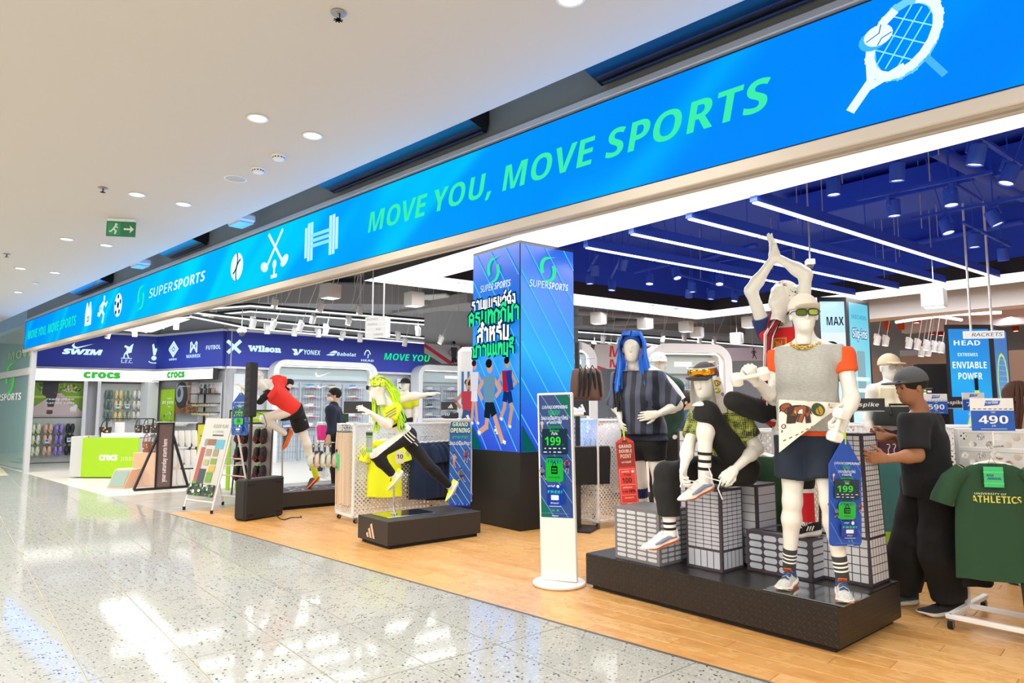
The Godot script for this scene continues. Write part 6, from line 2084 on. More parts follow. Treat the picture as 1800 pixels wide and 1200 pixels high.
	band(o, "white_sock", j.knB, j.anB, 0.055, 0.05, 0.34, 0.56, ws)
	var s6 := shoe(o, toe_to(V3(j.anB.x, 0.553, j.anB.z), L * 0.9 + Cm * 0.35), blk, ws, null, ws)
	a = art(aim(s6.transform * V3(0.06, 0.055, 0.03), s6.transform.basis.x), 0.0005)
	a.fine = 0.014
	for k in 3:
		a.line([V2(-0.03 + k * 0.022, -0.012), V2(-0.012 + k * 0.022, 0.018)], 0.011, C("f0f0f0"))
	for k in a.mb.v.size():
		a.mb.v[k] = s6.transform.affine_inverse() * (a.mb.v[k] - s6.transform.basis.x.normalized() * 0.019)
	part(s6, "side_stripes", a, M["print"])
	shoe(o, aim(j.anA + V3(0, -0.03, 0) - L * 0.02, (Vector3.DOWN + Cm * -0.3).normalized(), L * -1.0), blk, ws, null, ws)
	var hp := []
	var hc := [[], [], []]
	for k in 42:
		var t := rng.randf()
		var x0 := V3(rng.randf_range(-0.06, 0.06), 0.06, -0.05)
		var hb := face(j)
		var root: Vector3 = j.head + hb * V3(rng.randf_range(-0.085, 0.085), rng.randf_range(-0.02, 0.1), rng.randf_range(-0.09, 0.0))
		var left := k % 3 > 0
		var e: Vector3 = (V3(-1.952, 1.389, -0.895) if left else V3(-1.818, 1.705, -1.134)) + V3(rng.randf_range(-0.02, 0.02), rng.randf_range(0.0, 0.2), rng.randf_range(-0.02, 0.02))
		var mid: Vector3 = (V3(-1.895, 1.886, -0.868) if left else V3(-1.797, 2.014, -1.112)) + V3(rng.randf_range(-0.025, 0.025), rng.randf_range(-0.02, 0.02), rng.randf_range(-0.02, 0.02))
		hc[k % 3 if k % 3 < 2 else (k / 3) % 3].append([root, root.lerp(mid, 0.55) + V3(0, 0.02, 0), mid, mid.lerp(e, 0.5), e])
	strands(o, "white_braids", hc[0], ws, 0.0055)
	strands(o, "dark_red_braids", hc[1], cloth("8c1c2c"), 0.0055)
	strands(o, "black_braids", hc[2], cloth("1c1c20"), 0.0055)
	var hs := SDF.new(V3(-0.11, -0.1, -0.13), V3(0.11, 0.14, 0.13), 0.007)
	hs.ell(V3(0, 0.03, -0.016), V3(0.086, 0.096, 0.104), 0.01)
	hs.cut(V3(0, 0.02, 0.052), V3(0, -0.55, 0.83).normalized())
	hs.cut(V3(0, -0.03, 0), V3(0, -1, 0))
	var him := Image.create(64, 64, false, Image.FORMAT_RGB8)
	him.fill(C("f0ece6"))
	for k in 26:
		var c := Vector2i(rng.randi() % 60, rng.randi() % 60)
		him.fill_rect(Rect2i(c, Vector2i(2 + rng.randi() % 8, 2 + rng.randi() % 4)), [C("28262a"), C("28262a"), C("6c6468")][k % 3])
	var hm := tex_cloth("bandana", him, 1.0)
	hm.uv1_triplanar = true
	hm.uv1_scale = Vector3.ONE * 9.0
	part(o, "headscarf", hs.mesh(MB.new()), hm, Transform3D(face(j), j.head))
	o = thing("mannequin", "seated white mannequin in dark cap and green mesh-patterned shirt tying its running shoe", "mannequin")
	j = {"neck": V3(-2.293, 1.428, -0.911), "head": V3(-2.312, 1.588, -0.759), "look": L * 0.62 + Cm * 0.72 + V3(0, -0.18, 0), "fwd": (L * 0.75 + Cm * 0.65).normalized(), "shA": V3(-2.426, 1.336, -0.851), "shB": V3(-2.16, 1.365, -0.936), "elA": V3(-2.418, 1.131, -0.692), "wrA": V3(-2.364, 1.012, -0.538), "elB": V3(-2.074, 1.131, -1.023), "wrB": V3(-2.125, 1.007, -0.796), "hip": V3(-2.292, 0.983, -1.085), "knA": V3(-2.562, 0.956, -0.634), "anA": V3(-2.544, 0.578, -0.647), "knB": V3(-2.262, 1.373, -0.669), "anB": V3(-2.289, 0.956, -0.673)}
	j.rh = (L * -0.5 + Cm * 0.5).normalized()
	j.waist = j.neck.lerp(j.hip, 0.6) + V3(0, 0.01, 0) + L * -0.05
	body(o, j, 0.96, false, Wh, [["pinch", j.wrA, V3(-2.345, 0.958, -0.48) - j.wrA, L * -0.8 + Cm * 0.3, true], ["pinch", j.wrB, V3(-2.159, 0.941, -0.689) - j.wrB, L * 0.3 - Cm * 0.4 + V3(0, -0.6, 0), false]])
	var cim := Image.create(128, 128, false, Image.FORMAT_RGB8)
	var cn := noise(0.02, 14, 3)
	for y in 128:
		for x in 128:
			var v := cn.get_noise_2d(x, y) * 0.9 + 0.45
			var dot := sin(x * TAU / 8.0) * 0.5 + sin(y * TAU / 8.0) * 0.5
			cim.set_pixel(x, y, C("bcc860") if dot * 0.55 < v - 0.42 else C("23281c"))
	var cm := tex_cloth("green_mesh", cim, 1.0)
	cm.uv1_triplanar = true
	cm.uv1_scale = Vector3.ONE * 5.0
	wear(o, "shirt", torso_bones(j, 0.96, false, 0.016) + arm_bones(j, 0.96, "A", 0.022, 0.62) + arm_bones(j, 0.96, "B", 0.024, 0.66), cm, [[j.neck.lerp(j.hip, 0.93), (j.hip - j.neck).normalized()], [j.neck + (j.neck - j.hip).normalized() * 0.0, (j.neck - j.hip).normalized()]], 0.009)
	wear(o, "joggers", [[j.hpA, j.hpB, 0.118, 0.118], [j.hip, j.waist.lerp(j.hip, 0.4), 0.12, 0.11]] + leg_bones(j, 0.96, "A", 0.02, 1.74, 0.035) + leg_bones(j, 0.96, "B", 0.022, 1.10, 0.03), blk, [], 0.012)
	var hw := MB.new()
	var pr := wear(o, "knee_print", [[j.knB + V3(0, 0.004, 0) + L * 0.035, j.knB + (j.hpB - j.knB) * 0.1 + V3(0, 0.02, 0), 0.075, 0.07]], ws, [[j.knB + V3(0, 0.046, 0), Vector3.DOWN]], 0.0)
	for sd in ["A", "B"]:
		var k: Vector3 = j["kn" + sd]
		var an: Vector3 = j["an" + sd]
		band(o, "sock", k, an, 0.062 if sd == "A" else 0.055, 0.041, 0.72 if sd == "A" else 0.75, 1.12, ws)
		for q in ([0.86, 0.96] if sd == "A" else [0.62, 0.74, 0.86]):
			band(o, "sock_stripe", k, an, 0.064 if sd == "A" else 0.0572, 0.0425, q, q + 0.045, blk)
	var lav := hexm("9094b0", 0.5)
	var s4a := shoe(o, toe_to(j.anA + V3(0, -0.1, 0) + L * 0.02, L * 0.9 + Cm * 0.35 + V3(0, -0.2, 0)), ws, hexm("eceae8", 0.6), hexm("f06a28", 0.5), ws)
	var s4b := shoe(o, toe_to(j.anB + V3(0, -0.115, 0) + L * 0.01, L * 0.88 + Cm * 0.4 + V3(0, -0.3, 0)), ws, hexm("eceae8", 0.6), hexm("f06a28", 0.5), ws)
	for sh in [s4a, s4b]:
		var wv := MB.new()
		for sg in [-1.0, 1.0]:
			wv.tube([V3(sg * 0.037, 0.042, -0.06), V3(sg * 0.037, 0.054, 0.0), V3(sg * 0.042, 0.046, 0.06), V3(sg * 0.044, 0.038, 0.12)], [0.008, 0.012, 0.012, 0.005], 6)
		part(sh, "side_wave", wv, lav)
	var lc := MB.new()
	lc.tube([V3(-2.335, 0.945, -0.463), V3(-2.275, 0.93, -0.523), V3(-2.255, 0.956, -0.594)], 0.004, 6)
	lc.tube([V3(-2.342, 0.894, -0.45), V3(-2.332, 0.96, -0.464)], 0.004, 6)
	lc.tube([V3(-2.141, 0.931, -0.637), V3(-2.193, 0.944, -0.614), V3(-2.249, 0.963, -0.599)], 0.004, 6)
	lc.tube([V3(-2.145, 0.946, -0.631), V3(-2.161, 0.888, -0.61), V3(-2.144, 0.815, -0.636)], 0.004, 6)
	lc.tube([V3(-2.198, 0.951, -0.608), V3(-2.214, 1.017, -0.597), V3(-2.211, 0.963, -0.635)], 0.004, 6)
	part(o, "loose_lace", lc, ws)
	var cap4 := baseball_cap(o, j, cloth("4c4a50"), 1.06, 0.3)
	var bx4 := part(cap4, "cork_patch", bx(V3(0.06, 0.004, 0.07), V3(0.03, 0.122, -0.05)), cloth("d8ae88"))
	var g4 := MB.new()
	var gr := []
	for k in 11:
		var t := lerpf(-1.25, 1.25, k / 10.0)
		gr.append(PackedVector3Array([V3(sin(t) * 0.098, 0.055, cos(t) * 0.098 + 0.008), V3(sin(t) * 0.1, 0.078, cos(t) * 0.1 + 0.008), V3(sin(t) * 0.096, 0.098, cos(t) * 0.096 + 0.004)]))
	g4.grid(gr)
	var vis := part(cap4, "shield_sunglasses", g4, mat("mirror_orange", C("e09a2c"), 0.07, 0.95))
	var vt := MB.new()
	var vp := []
	for k in 11:
		var t := lerpf(-2.2, 2.2, k / 10.0)
		vp.append(V3(sin(t) * 0.101, 0.098, cos(t) * 0.101 + 0.004))
	vt.tube(vp, 0.005, 6)
	part(vis, "frame", vt, hexm("c8ccd0", 0.3))
	var wn := face(j)
	var fl := MB.new()
	for sg in [-1.0, 1.0]:
		var rows := []
		for r in 9:
			var t := r / 8.0
			var row := PackedVector3Array()
			for c in 9:
				var s := c / 8.0
				var ang: float = sg * (0.95 + 1.5 * s)
				var rad := 0.093 + 0.03 * t + 0.008 * sin(s * 9 + t * 4)
				var p := V3(sin(ang) * rad, 0.045 - 0.26 * t * (1.0 if s < 0.6 else 0.85), cos(ang) * rad - 0.01)
				p = j.head + wn * p
				row.append(p)
			if sg > 0:
				row.reverse()
			rows.append(row)
		fl.grid(rows)
	var scarf := cloth("efece4")
	var sf := part(o, "neck_scarf", fl, scarf)
	a = art(aim(j.head + Cm * 0.25, Cm), 0.0005)
	a.fine = 0.014
	a.ell(0.055, -0.012, 0.045, 0.022, C("4a3a10"), 0.1)
	a.ell(0.055, -0.012, 0.041, 0.018, C("e8c020"), 0.1)
	a.ell(0.052, -0.06, 0.042, 0.02, C("5c7c20"))
	a.ell(0.052, -0.058, 0.038, 0.016, C("e0d040"))
	a.ell(0.105, -0.085, 0.012, 0.012, C("8c5ca0"))
	a.ell(0.038, -0.11, 0.015, 0.022, C("c86038"))
	a.ell(0.05, -0.17, 0.014, 0.02, C("c048a0"), 0.0, 5)
	a.ell(-0.118, -0.045, 0.014, 0.016, C("c83c90"), 0.0, 5)
	a.ell(-0.122, -0.11, 0.014, 0.035, C("3c3410"), 0.2)
	a.ell(-0.122, -0.11, 0.010, 0.03, C("e0b428"), 0.2)
	part(sf, "print", decal(a, fl), M["print"])
	o = thing("mannequin", "white mannequin with blue and black hair in dark striped loose top, hand on hip", "mannequin")
	j = {"neck": V3(-3.224, 1.729, -1.299), "head": V3(-3.222, 1.908, -1.234), "look": L * 0.3 + Cm * 0.9 + V3(0, -0.06, 0), "fwd": (L * 0.35 + Cm * 0.9).normalized(), "shA": V3(-3.344, 1.66, -1.262), "shB": V3(-3.082, 1.677, -1.317), "elA": V3(-3.422, 1.434, -1.275), "wrA": V3(-3.313, 1.358, -1.167), "elB": V3(-2.928, 1.433, -1.443), "wrB": V3(-2.979, 1.364, -1.236), "hip": V3(-3.218, 1.119, -1.389), "knA": V3(-3.271, 0.774, -1.399), "anA": V3(-3.301, 0.265, -1.496), "knB": V3(-3.121, 0.781, -1.459), "anB": V3(-3.148, 0.3, -1.555)}
	j.rh = (j.shB - j.shA).normalized()
	body(o, j, 0.95, true, Wh, [["relax", j.wrA, V3(-3.276, 1.279, -1.129) - j.wrA, L * -1.0, true], ["flat", j.wrB, V3(-3.078, 1.345, -1.172) - j.wrB, L * 0.2 - Cm, false]])
	var sim := Image.create(128, 8, false, Image.FORMAT_RGB8)
	for x in 128:
		for y in 8:
			sim.set_pixel(x, y, C("4c5470") if (x / 16) % 2 == 0 else C("1f2232"))
	var stm := tex_cloth("navy_stripe", sim, 1.0, 0.5)
	var tb := torso_bones(j, 0.95, true, 0.05)
	tb.append([j.shB, j.elB.lerp(j.wrB, 0.05) + V3(0, 0.02, 0), 0.075, 0.075, true])
	tb.append([j.neck.lerp(j.hip, 0.35) + j.rh * 0.1, j.elB + V3(0, 0.0, 0), 0.11, 0.07, true])
	tb.append([j.shA, j.elA, 0.07, 0.085, true])
	tb.append([j.neck.lerp(j.hip, 0.3) - j.rh * 0.08, j.elA, 0.1, 0.075, true])
	tb.append([j.neck.lerp(j.hip, 0.4), j.neck.lerp(j.hip, 0.8), 0.17, 0.185])
	var ts := sdf_of(tb, 0.012, 0.04)
	ts.fold(noise(3.0, 6, 2), 0.02)
	ts.cut(V3(-3.223, 1.195, -1.373), Vector3.DOWN)
	ts.cut(j.neck + V3(0, -0.01, 0), Vector3.UP)
	var tm := ts.mesh(MB.new()).planar((j.rh + V3(0, -0.12, 0)) * 2.9, Vector3.UP)
	part(o, "striped_top", tm, stm)
	var stripe := MB.new()
	var sp := []
	for q in 9:
		var t := q / 8.0
		sp.append(j.neck.lerp(j.shB, 0.35).lerp(j.elB, t) + (j.rh * 0.03 + V3(0, 0.035, 0)) * (1.0 + 0.5 * sin(PI * t)) - Cm * 0.01)
	stripe.tube(sp, [0.03, 0.045, 0.052, 0.055, 0.055, 0.055, 0.055, 0.052, 0.048], 12)
	part(o, "shoulder_stripe", stripe, cloth("eeeef0"))
	wear(o, "hem_frill", [[j.hip + V3(0, 0.03, 0) - j.rh * 0.06, j.hip + V3(0, -0.02, 0) - j.rh * 0.07, 0.125, 0.15], [j.hip + V3(0, 0.03, 0) + j.rh * 0.06, j.hip + V3(0, -0.02, 0) + j.rh * 0.07, 0.125, 0.15]], cloth("23283c"), [[V3(-3.227, 1.138, -1.377), Vector3.DOWN], [V3(-3.222, 1.209, -1.372), Vector3.UP]], 0.02)
	wear(o, "shorts", [[j.hpA, j.hpB, 0.105, 0.105]] + leg_bones(j, 0.95, "A", 0.012, 0.42) + leg_bones(j, 0.95, "B", 0.012, 0.42), blk, [[j.hip + V3(0, 0.05, 0), Vector3.UP]], 0.003)
	for sd in ["A", "B"]:
		band(o, "navy_sock", j["kn" + sd], j["an" + sd], 0.06, 0.042, 0.02 if sd == "A" else 0.25, 1.1, cloth("1c2a5c"))
		shoe(o, toe_to(V3(j["an" + sd].x, 0.282, j["an" + sd].z), j.fwd), ws, ws, null, ws)
	var ck := MB.new()
	ck.tube([j.neck + V3(0, 0.05, 0), j.neck + V3(0, 0.062, 0)], 0.056, 16)
	part(o, "choker", ck, blk)
	hc = [[], [], []]
	var fb := face(j)
	for k in 230:
		var side := -1.0 if k % 2 else 1.0
		var ang: float = side * rng.randf_range(0.75, 2.4)
		var zz := rng.randf_range(-0.09, 0.055)
		var root: Vector3 = j.head + fb * V3(side * 0.004, 0.142 - 9.0 * (zz + 0.015) * (zz + 0.015), zz)
		var p1: Vector3 = j.head + fb * V3(side * 0.098, 0.06, lerpf(zz, cos(ang) * 0.1 - 0.015, 0.6))
		root = root.lerp(p1, 0.02)
		var len := rng.randf_range(0.28, 0.50)
		var p2: Vector3 = j.head + fb * V3(sin(ang) * 0.115 + rng.randf_range(-0.015, 0.015), -0.12, cos(ang) * 0.11 - 0.01)
		var p3: Vector3 = p2 + V3(rng.randf_range(-0.02, 0.02), -len * 0.5, rng.randf_range(-0.02, 0.02)) + fb.x * side * 0.015
		var p4: Vector3 = p3 + V3(rng.randf_range(-0.025, 0.025), -len * 0.5, rng.randf_range(-0.02, 0.02))
		var c := 0 if k % 5 < 3 else 1 if k % 5 == 3 else 2
		hc[c].append([root, root.lerp(p1, 0.5) + fb * V3(side * 0.018, 0.032, 0), p1, j.head.lerp(p1, 1.06) + V3(0, -0.06, 0), p2, p3] if c < 2 else [root, root.lerp(p1, 0.5) + fb * V3(side * 0.018, 0.032, 0), p1, p2, p3, p4])
	strands(o, "blue_locks", hc[0], cloth("1f6ce8"), 0.0095)
	strands(o, "bright_blue_locks", hc[1], cloth("4a94f4"), 0.009)
	strands(o, "black_locks", hc[2], cloth("15161c"), 0.0075)
	hs = SDF.new(V3(-0.11, -0.1, -0.13), V3(0.11, 0.16, 0.13), 0.007)
	hs.ell(V3(0, 0.034, -0.014), V3(0.083, 0.094, 0.1), 0.01)
	hs.cut(V3(0, 0.055, 0.06), V3(0, -0.5, 0.86).normalized())
	hs.cut(V3(0, -0.02, 0), V3(0, -1, 0))
	part(o, "hair_crown", hs.mesh(MB.new()), cloth("1a4aa8"), Transform3D(fb, j.head))
	o = thing("mannequin", "white mannequin lunging in yellow crop tee and black leggings with yellow green braids", "mannequin")
	j = {"neck": V3(-6.052, 1.461, -0.778), "head": V3(-6.023, 1.627, -0.644), "look": L * 0.95 + Cm * 0.18 + V3(0, -0.1, 0), "fwd": (L * 0.85 + Cm * 0.1 + V3(0, -0.25, 0)).normalized(), "shA": V3(-5.892, 1.406, -0.773), "shB": V3(-6.144, 1.468, -0.912), "elA": V3(-5.885, 1.229, -0.692), "wrA": V3(-5.903, 1.359, -0.49), "elB": V3(-6.031, 1.537, -1.095), "wrB": V3(-5.948, 1.557, -1.228), "hip": V3(-6.019, 1.117, -1.024), "knA": V3(-6.017, 0.928, -0.635), "anA": V3(-6.036, 0.68, -0.902), "knB": V3(-5.994, 0.79, -1.317), "anB": V3(-6.04, 0.501, -1.703)}
	j.rh = (L * 0.35 - Cm * 0.94).normalized()
	var bod := body(o, j, 0.95, true, Wh, [["spread", j.wrA, V3(-5.922, 1.429, -0.351) - j.wrA, V3(0, -0.7, 0) + Cm * -0.5, false], ["spread", j.wrB, V3(-5.9, 1.583, -1.326) - j.wrB, V3(0, -1, 0), true]])
	var yel := cloth("e6f01c")
	var crop := wear(o, "crop_tee", torso_bones(j, 0.95, true, 0.02) + arm_bones(j, 0.95, "A", 0.022, 0.62) + arm_bones(j, 0.95, "B", 0.02, 0.45), yel, [[j.neck.lerp(j.hip, 0.5), (j.hip - j.neck).normalized()], [j.neck, (j.neck - j.hip).normalized()]], 0.008)
	wear(o, "sports_bra", torso_bones(j, 0.95, true, 0.008), blk, [[j.neck.lerp(j.hip, 0.58), (j.hip - j.neck).normalized()], [j.neck.lerp(j.hip, 0.3), (j.neck - j.hip).normalized()]], 0.0)
	a = art(aim(j.shA.lerp(j.elA, 0.45) + Cm * 0.2, Cm), 0.0005)
	a.fine = 0.014
	for k in 3:
		a.line([V2(-0.055, -0.035 + 0.03 * k), V2(-0.02, -0.015 + 0.03 * k), V2(0.02, 0.008 + 0.03 * k), V2(0.055, 0.03 + 0.03 * k)], 0.013, C("8a9070"))
	part(o, "sleeve_stripes", decal(a, crop), M["print"])
	var leg := wear(o, "leggings", [[j.hpA, j.hpB, 0.1, 0.1], [j.hip, j.neck.lerp(j.hip, 0.86), 0.1, 0.085]] + leg_bones(j, 0.95, "A", 0.007, 1.86) + leg_bones(j, 0.95, "B", 0.007, 1.9), blk, [[j.neck.lerp(j.hip, 0.84), (j.neck - j.hip).normalized()]], 0.0)
	a = art(aim(V3(-5.732, 1.1, -0.857), Cm), 0.0005)
	a.fine = 0.014
	for k in 3:
		var pts := []
		for q in 7:
			pts.append(V2(-0.105 + 0.03 * k + 0.026 * q * 0.9, 0.05 + 0.012 * k - 0.021 * q * (1.0 + 0.03 * q)))
		a.line(pts, 0.012, C("f0eeea"))
	a.line([V2(0.03, 0.075), V2(0.055, 0.045)], 0.012, C("d8ec30"))
	three_bars(a, 0.2, -0.26, 0.04, C("e8e0d8"))
	part(o, "side_stripes", decal(a, leg), M["print"])
	var bla := mat("bar_lens", C("1c1a1c"), 0.15)
	sunglasses(o, j, blk, bla, 0.008, 0.2)
	for sd in ["A", "B"]:
		var k: Vector3 = j["kn" + sd]
		var an: Vector3 = j["an" + sd]
		band(o, "sock", k, an, 0.055, 0.041, 0.84, 1.1, ws)
		var d: Vector3 = (V3(-5.985, 0.46, -0.869) - V3(-6.012, 0.588, -1.021)) if sd == "A" else (V3(-6.038, 0.291, -1.678) - V3(-6.049, 0.457, -1.825))
		var upv: Vector3 = (L * 0.8 + V3(0, 0.55, 0))
		shoe(o, aim(an - upv.normalized() * 0.055 - d.normalized() * 0.02, d, upv), cloth("d8ee3c"), ws, hexm("e8ecc8", 0.6), blk, true, 0.95)
	var pm := MB.new()
	pm.tube([V3(-6.084, 0.283, -0.938), V3(-6.053, 0.679, -0.899)], 0.009, 12)
	pm.lathe([V2(0.0, 0.012), V2(0.03, 0.01), V2(0.034, 0.0), V2(0, 0)], T(V3(-6.084, 0.283, -0.938)), 18)
	part(o, "support_pole", pm, M["chrome"])
	hc = [[], [], []]
	fb = face(j)
	for k in 84:
		var back2 := k % 4 != 0
		var root: Vector3 = j.head + fb * V3(rng.randf_range(-0.07, 0.07), rng.randf_range(0.05, 0.11), rng.randf_range(-0.08, 0.02))
		var mid: Vector3 = (V3(-5.913, 1.574, -0.785) if back2 else V3(-6.106, 1.515, -0.691)) + V3(rng.randf_range(-0.03, 0.03), rng.randf_range(-0.04, 0.03), rng.randf_range(-0.05, 0.05))
		var e: Vector3 = (V3(-5.837, 1.263, -0.845) if back2 else V3(-6.07, 1.244, -0.679)) + V3(rng.randf_range(-0.04, 0.04), rng.randf_range(-0.1, 0.06), rng.randf_range(-0.04, 0.04))
		if not back2:
			root = j.head + fb * V3(0.05, -0.02, -0.05)
		hc[0 if k % 7 < 4 else 1 if k % 7 < 6 else 2].append([root, root.lerp(mid, 0.5) + V3(0, 0.03, 0) * (1.0 if back2 else 0.0), mid, mid.lerp(e, 0.5), e])
	strands(o, "yellow_green_braids", hc[0], cloth("b4ea20"), 0.006)
	strands(o, "bright_yellow_braids", hc[1], cloth("dff03c"), 0.006)
	strands(o, "blue_braids", hc[2], cloth("1c5c8c"), 0.006)
	hs = SDF.new(V3(-0.11, -0.1, -0.13), V3(0.11, 0.15, 0.13), 0.007)
	hs.ell(V3(0, 0.036, -0.014), V3(0.086, 0.096, 0.103), 0.01)
	hs.cut(V3(0, 0.03, 0.06), V3(0, -0.6, 0.8).normalized())
	hs.cut(V3(0, 0.0, 0), V3(0, -1, 0))
	him = Image.create(64, 64, false, Image.FORMAT_RGB8)
	him.fill(C("d8ec40"))
	for k in 22:
		him.fill_rect(Rect2i(rng.randi() % 60, rng.randi() % 60, 3 + rng.randi() % 4, 5 + rng.randi() % 14), C("1c4c78"))
	hm = tex_cloth("headband_print", him, 1.0)
	hm.uv1_triplanar = true
	hm.uv1_scale = Vector3.ONE * 7.0
	part(o, "headband", hs.mesh(MB.new()), hm, Transform3D(fb, j.head))
	var tl := MB.new()
	tl.tube([V3(-5.885, 1.371, -0.477), V3(-5.914, 1.192, -0.474)], 0.002, 4)
	tl.tube([V3(-5.885, 1.371, -0.477), V3(-5.902, 1.192, -0.486)], 0.002, 4)
	tl.box(aim(V3(-5.918, 1.071, -0.487), Cm + L * 0.3), V3(0.075, 0.22, 0.003))
	var tg2 := solo("swing_tag", "grey swing tag with green band hanging from the lunging mannequin's wrist", "tag", tl, hexm("a8aca8", 0.5))
	a = art(aim(V3(-5.91, 1.071, -0.481), Cm + L * 0.3), 0.0005)
	a.fine = 0.014
	a.rect(0, 0.07, 0.076, 0.05, C("2c3430"))
	a.rect(0, 0.055, 0.076, 0.012, C("58c83c"))
	a.rect(0, -0.085, 0.076, 0.02, C("58c83c"))
	for k in 5:
		a.rect(-0.015, 0.03 - k * 0.018, 0.03, 0.004, C("585c58"))
		a.rect(0.022, 0.03 - k * 0.018, 0.012, 0.004, C("585c58"))
	part(tg2, "print", a, M["print"])
	o = thing("mannequin", "white mannequin leaping in bright red tee, black arm sleeves and black shorts", "mannequin")
	j = {"neck": V3(-8.906, 1.742, -0.868), "head": V3(-8.9, 1.791, -0.701), "look": L * 0.75 + Cm * 0.15 + V3(0, -0.5, 0), "up": V3(0, 1, 0) + L * 0.4, "fwd": (L * 0.45 + V3(0, -0.85, 0)).normalized(), "shA": V3(-8.767, 1.653, -0.875), "shB": V3(-8.996, 1.788, -1.054), "elA": V3(-8.77, 1.513, -0.696), "wrA": V3(-8.819, 1.647, -0.519), "elB": V3(-9.019, 1.779, -1.256), "wrB": V3(-9.032, 1.632, -1.181), "hip": V3(-8.944, 1.392, -1.298), "knA": V3(-9.054, 1.275, -0.901), "anA": V3(-9.017, 1.049, -1.219), "knB": V3(-9.032, 0.901, -1.559), "anB": V3(-9.152, 0.407, -1.791)}
	j.rh = (L * 0.3 - Cm * 0.95).normalized()
	body(o, j, 1.0, false, Wh, [["relax", j.wrA, V3(-8.849, 1.78, -0.389) - j.wrA, V3(0, -1, 0), false], ["grip", j.wrB, V3(0, -1, 0.2), Cm, true]])
	wear(o, "red_tee", torso_bones(j, 1.0, false, 0.024) + arm_bones(j, 1.0, "A", 0.03, 0.6) + arm_bones(j, 1.0, "B", 0.026, 0.55), cloth("f2382e"), [[j.neck.lerp(j.hip, 0.97), (j.hip - j.neck).normalized()], [j.neck - (j.neck - j.hip).normalized() * 0.01, (j.neck - j.hip).normalized()]], 0.012)
	wear(o, "arm_sleeve", arm_bones(j, 1.0, "A", 0.004, 1.85), blk, [], 0.0)
	wear(o, "arm_sleeve", arm_bones(j, 1.0, "B", 0.004, 1.85), blk, [], 0.0)
	var sht := wear(o, "shorts", [[j.hpA, j.hpB, 0.112, 0.112], [j.hip, j.neck.lerp(j.hip, 0.9), 0.11, 0.1]] + leg_bones(j, 1.0, "A", 0.025, 0.55, 0.04) + leg_bones(j, 1.0, "B", 0.025, 0.6, 0.04), blk, [[j.neck.lerp(j.hip, 0.92), (j.neck - j.hip).normalized()]], 0.01)
	a = art(aim(V3(-8.661, 1.267, -1.225), Cm), 0.0006)
	a.fine = 0.014
	three_bars(a, 0, 0, 0.05, C("d8d0c8"))
	part(o, "emblem", decal(a, sht), M["print"])
	shoe(o, aim(j.anA + L * -0.07 + V3(0, -0.03, 0), V3(-8.984, 0.822, -1.184) - V3(-8.966, 1.033, -1.271), L * 0.9 + V3(0, 0.3, 0)), cloth("4c4a4e"), hexm("f08030", 0.6), hexm("f04c30", 0.6), blk, true, 1.05)
	band(o, "yellow_sock", j.knB, j.anB, 0.055, 0.042, 0.4, 1.1, cloth("d8e428"))
	shoe(o, aim(j.anB + V3(0, -0.07, 0), L * 0.7 + V3(0, -0.7, 0), L * 0.7 + V3(0, 0.7, 0)), cloth("4c4a4e"), hexm("f08030", 0.6), hexm("f04c30", 0.6), blk)
	var cp := SDF.new(V3(-0.11, -0.02, -0.13), V3(0.11, 0.15, 0.13), 0.008)
	cp.ell(V3(0, 0.035, -0.012), V3(0.088, 0.098, 0.107), 0.01)
	cp.cut(V3(0, 0.025, 0), V3(0, -1, 0.25).normalized())
	part(o, "patterned_cap", cp.mesh(MB.new()), hm if false else M["bandana"], Transform3D(face(j), j.head))
	pm = MB.new()
	pm.tube([V3(-9.217, 0.246, -1.293), V3(-9.113, 1.328, -1.2)], 0.011, 12)
	part(o, "support_pole", pm, M["chrome"])
	bust("white mannequin torso in cream tank top and cream cap behind the black sports bag", V3(-1.858, 1.499, -3.409), 0.0, cloth("efe3c4"), cloth("d8c4a4"), true, 0.93)
	bust("white mannequin in yellow green tee and black cap between the two left footwear bays", V3(-10.186, 1.546, -4.181), -20.0, cloth("d4e022"), blk, false, 1.0)
	o = thing("mannequin", "mannequin in dark green track suit and printed cap behind the blue haired mannequin", "mannequin")
	j = {"neck": V3(-3.854, 1.705, -2.717), "head": V3(-3.859, 1.858, -2.664), "look": L * 0.2 + Cm, "fwd": Cm, "shA": V3(-3.967, 1.633, -2.619), "shB": V3(-3.742, 1.633, -2.835), "elA": V3(-4.004, 1.346, -2.622), "wrA": V3(-3.931, 1.111, -2.586), "elB": V3(-3.753, 1.346, -2.864), "wrB": V3(-3.743, 1.111, -2.766), "hip": V3(-3.867, 1.084, -2.791), "knA": V3(-3.953, 0.588, -2.776), "anA": V3(-3.981, 0.17, -2.806), "knB": V3(-3.849, 0.588, -2.876), "anB": V3(-3.869, 0.17, -2.914)}
	body(o, j, 0.98, false, Wh, [], true, false, 0.016)
	wear(o, "jacket", torso_bones(j, 0.98, false, 0.025) + arm_bones(j, 0.98, "A", 0.02, 1.9) + arm_bones(j, 0.98, "B", 0.02, 1.9), cloth("17382c"), [[j.neck.lerp(j.hip, 0.98), Vector3.DOWN]], 0.008, 0.014)
	wear(o, "track_pants", [[j.hpA, j.hpB, 0.11, 0.11]] + leg_bones(j, 0.98, "A", 0.025, 1.9, 0.04) + leg_bones(j, 0.98, "B", 0.025, 1.9, 0.04), blk, [], 0.008, 0.014)
	baseball_cap(o, j, M["bandana"], 1.1)
	for sd in ["A", "B"]:
		shoe(o, toe_to(V3(j["an" + sd].x, 0.0, j["an" + sd].z), Cm), cloth("1c5c48"), ws, null, ws)
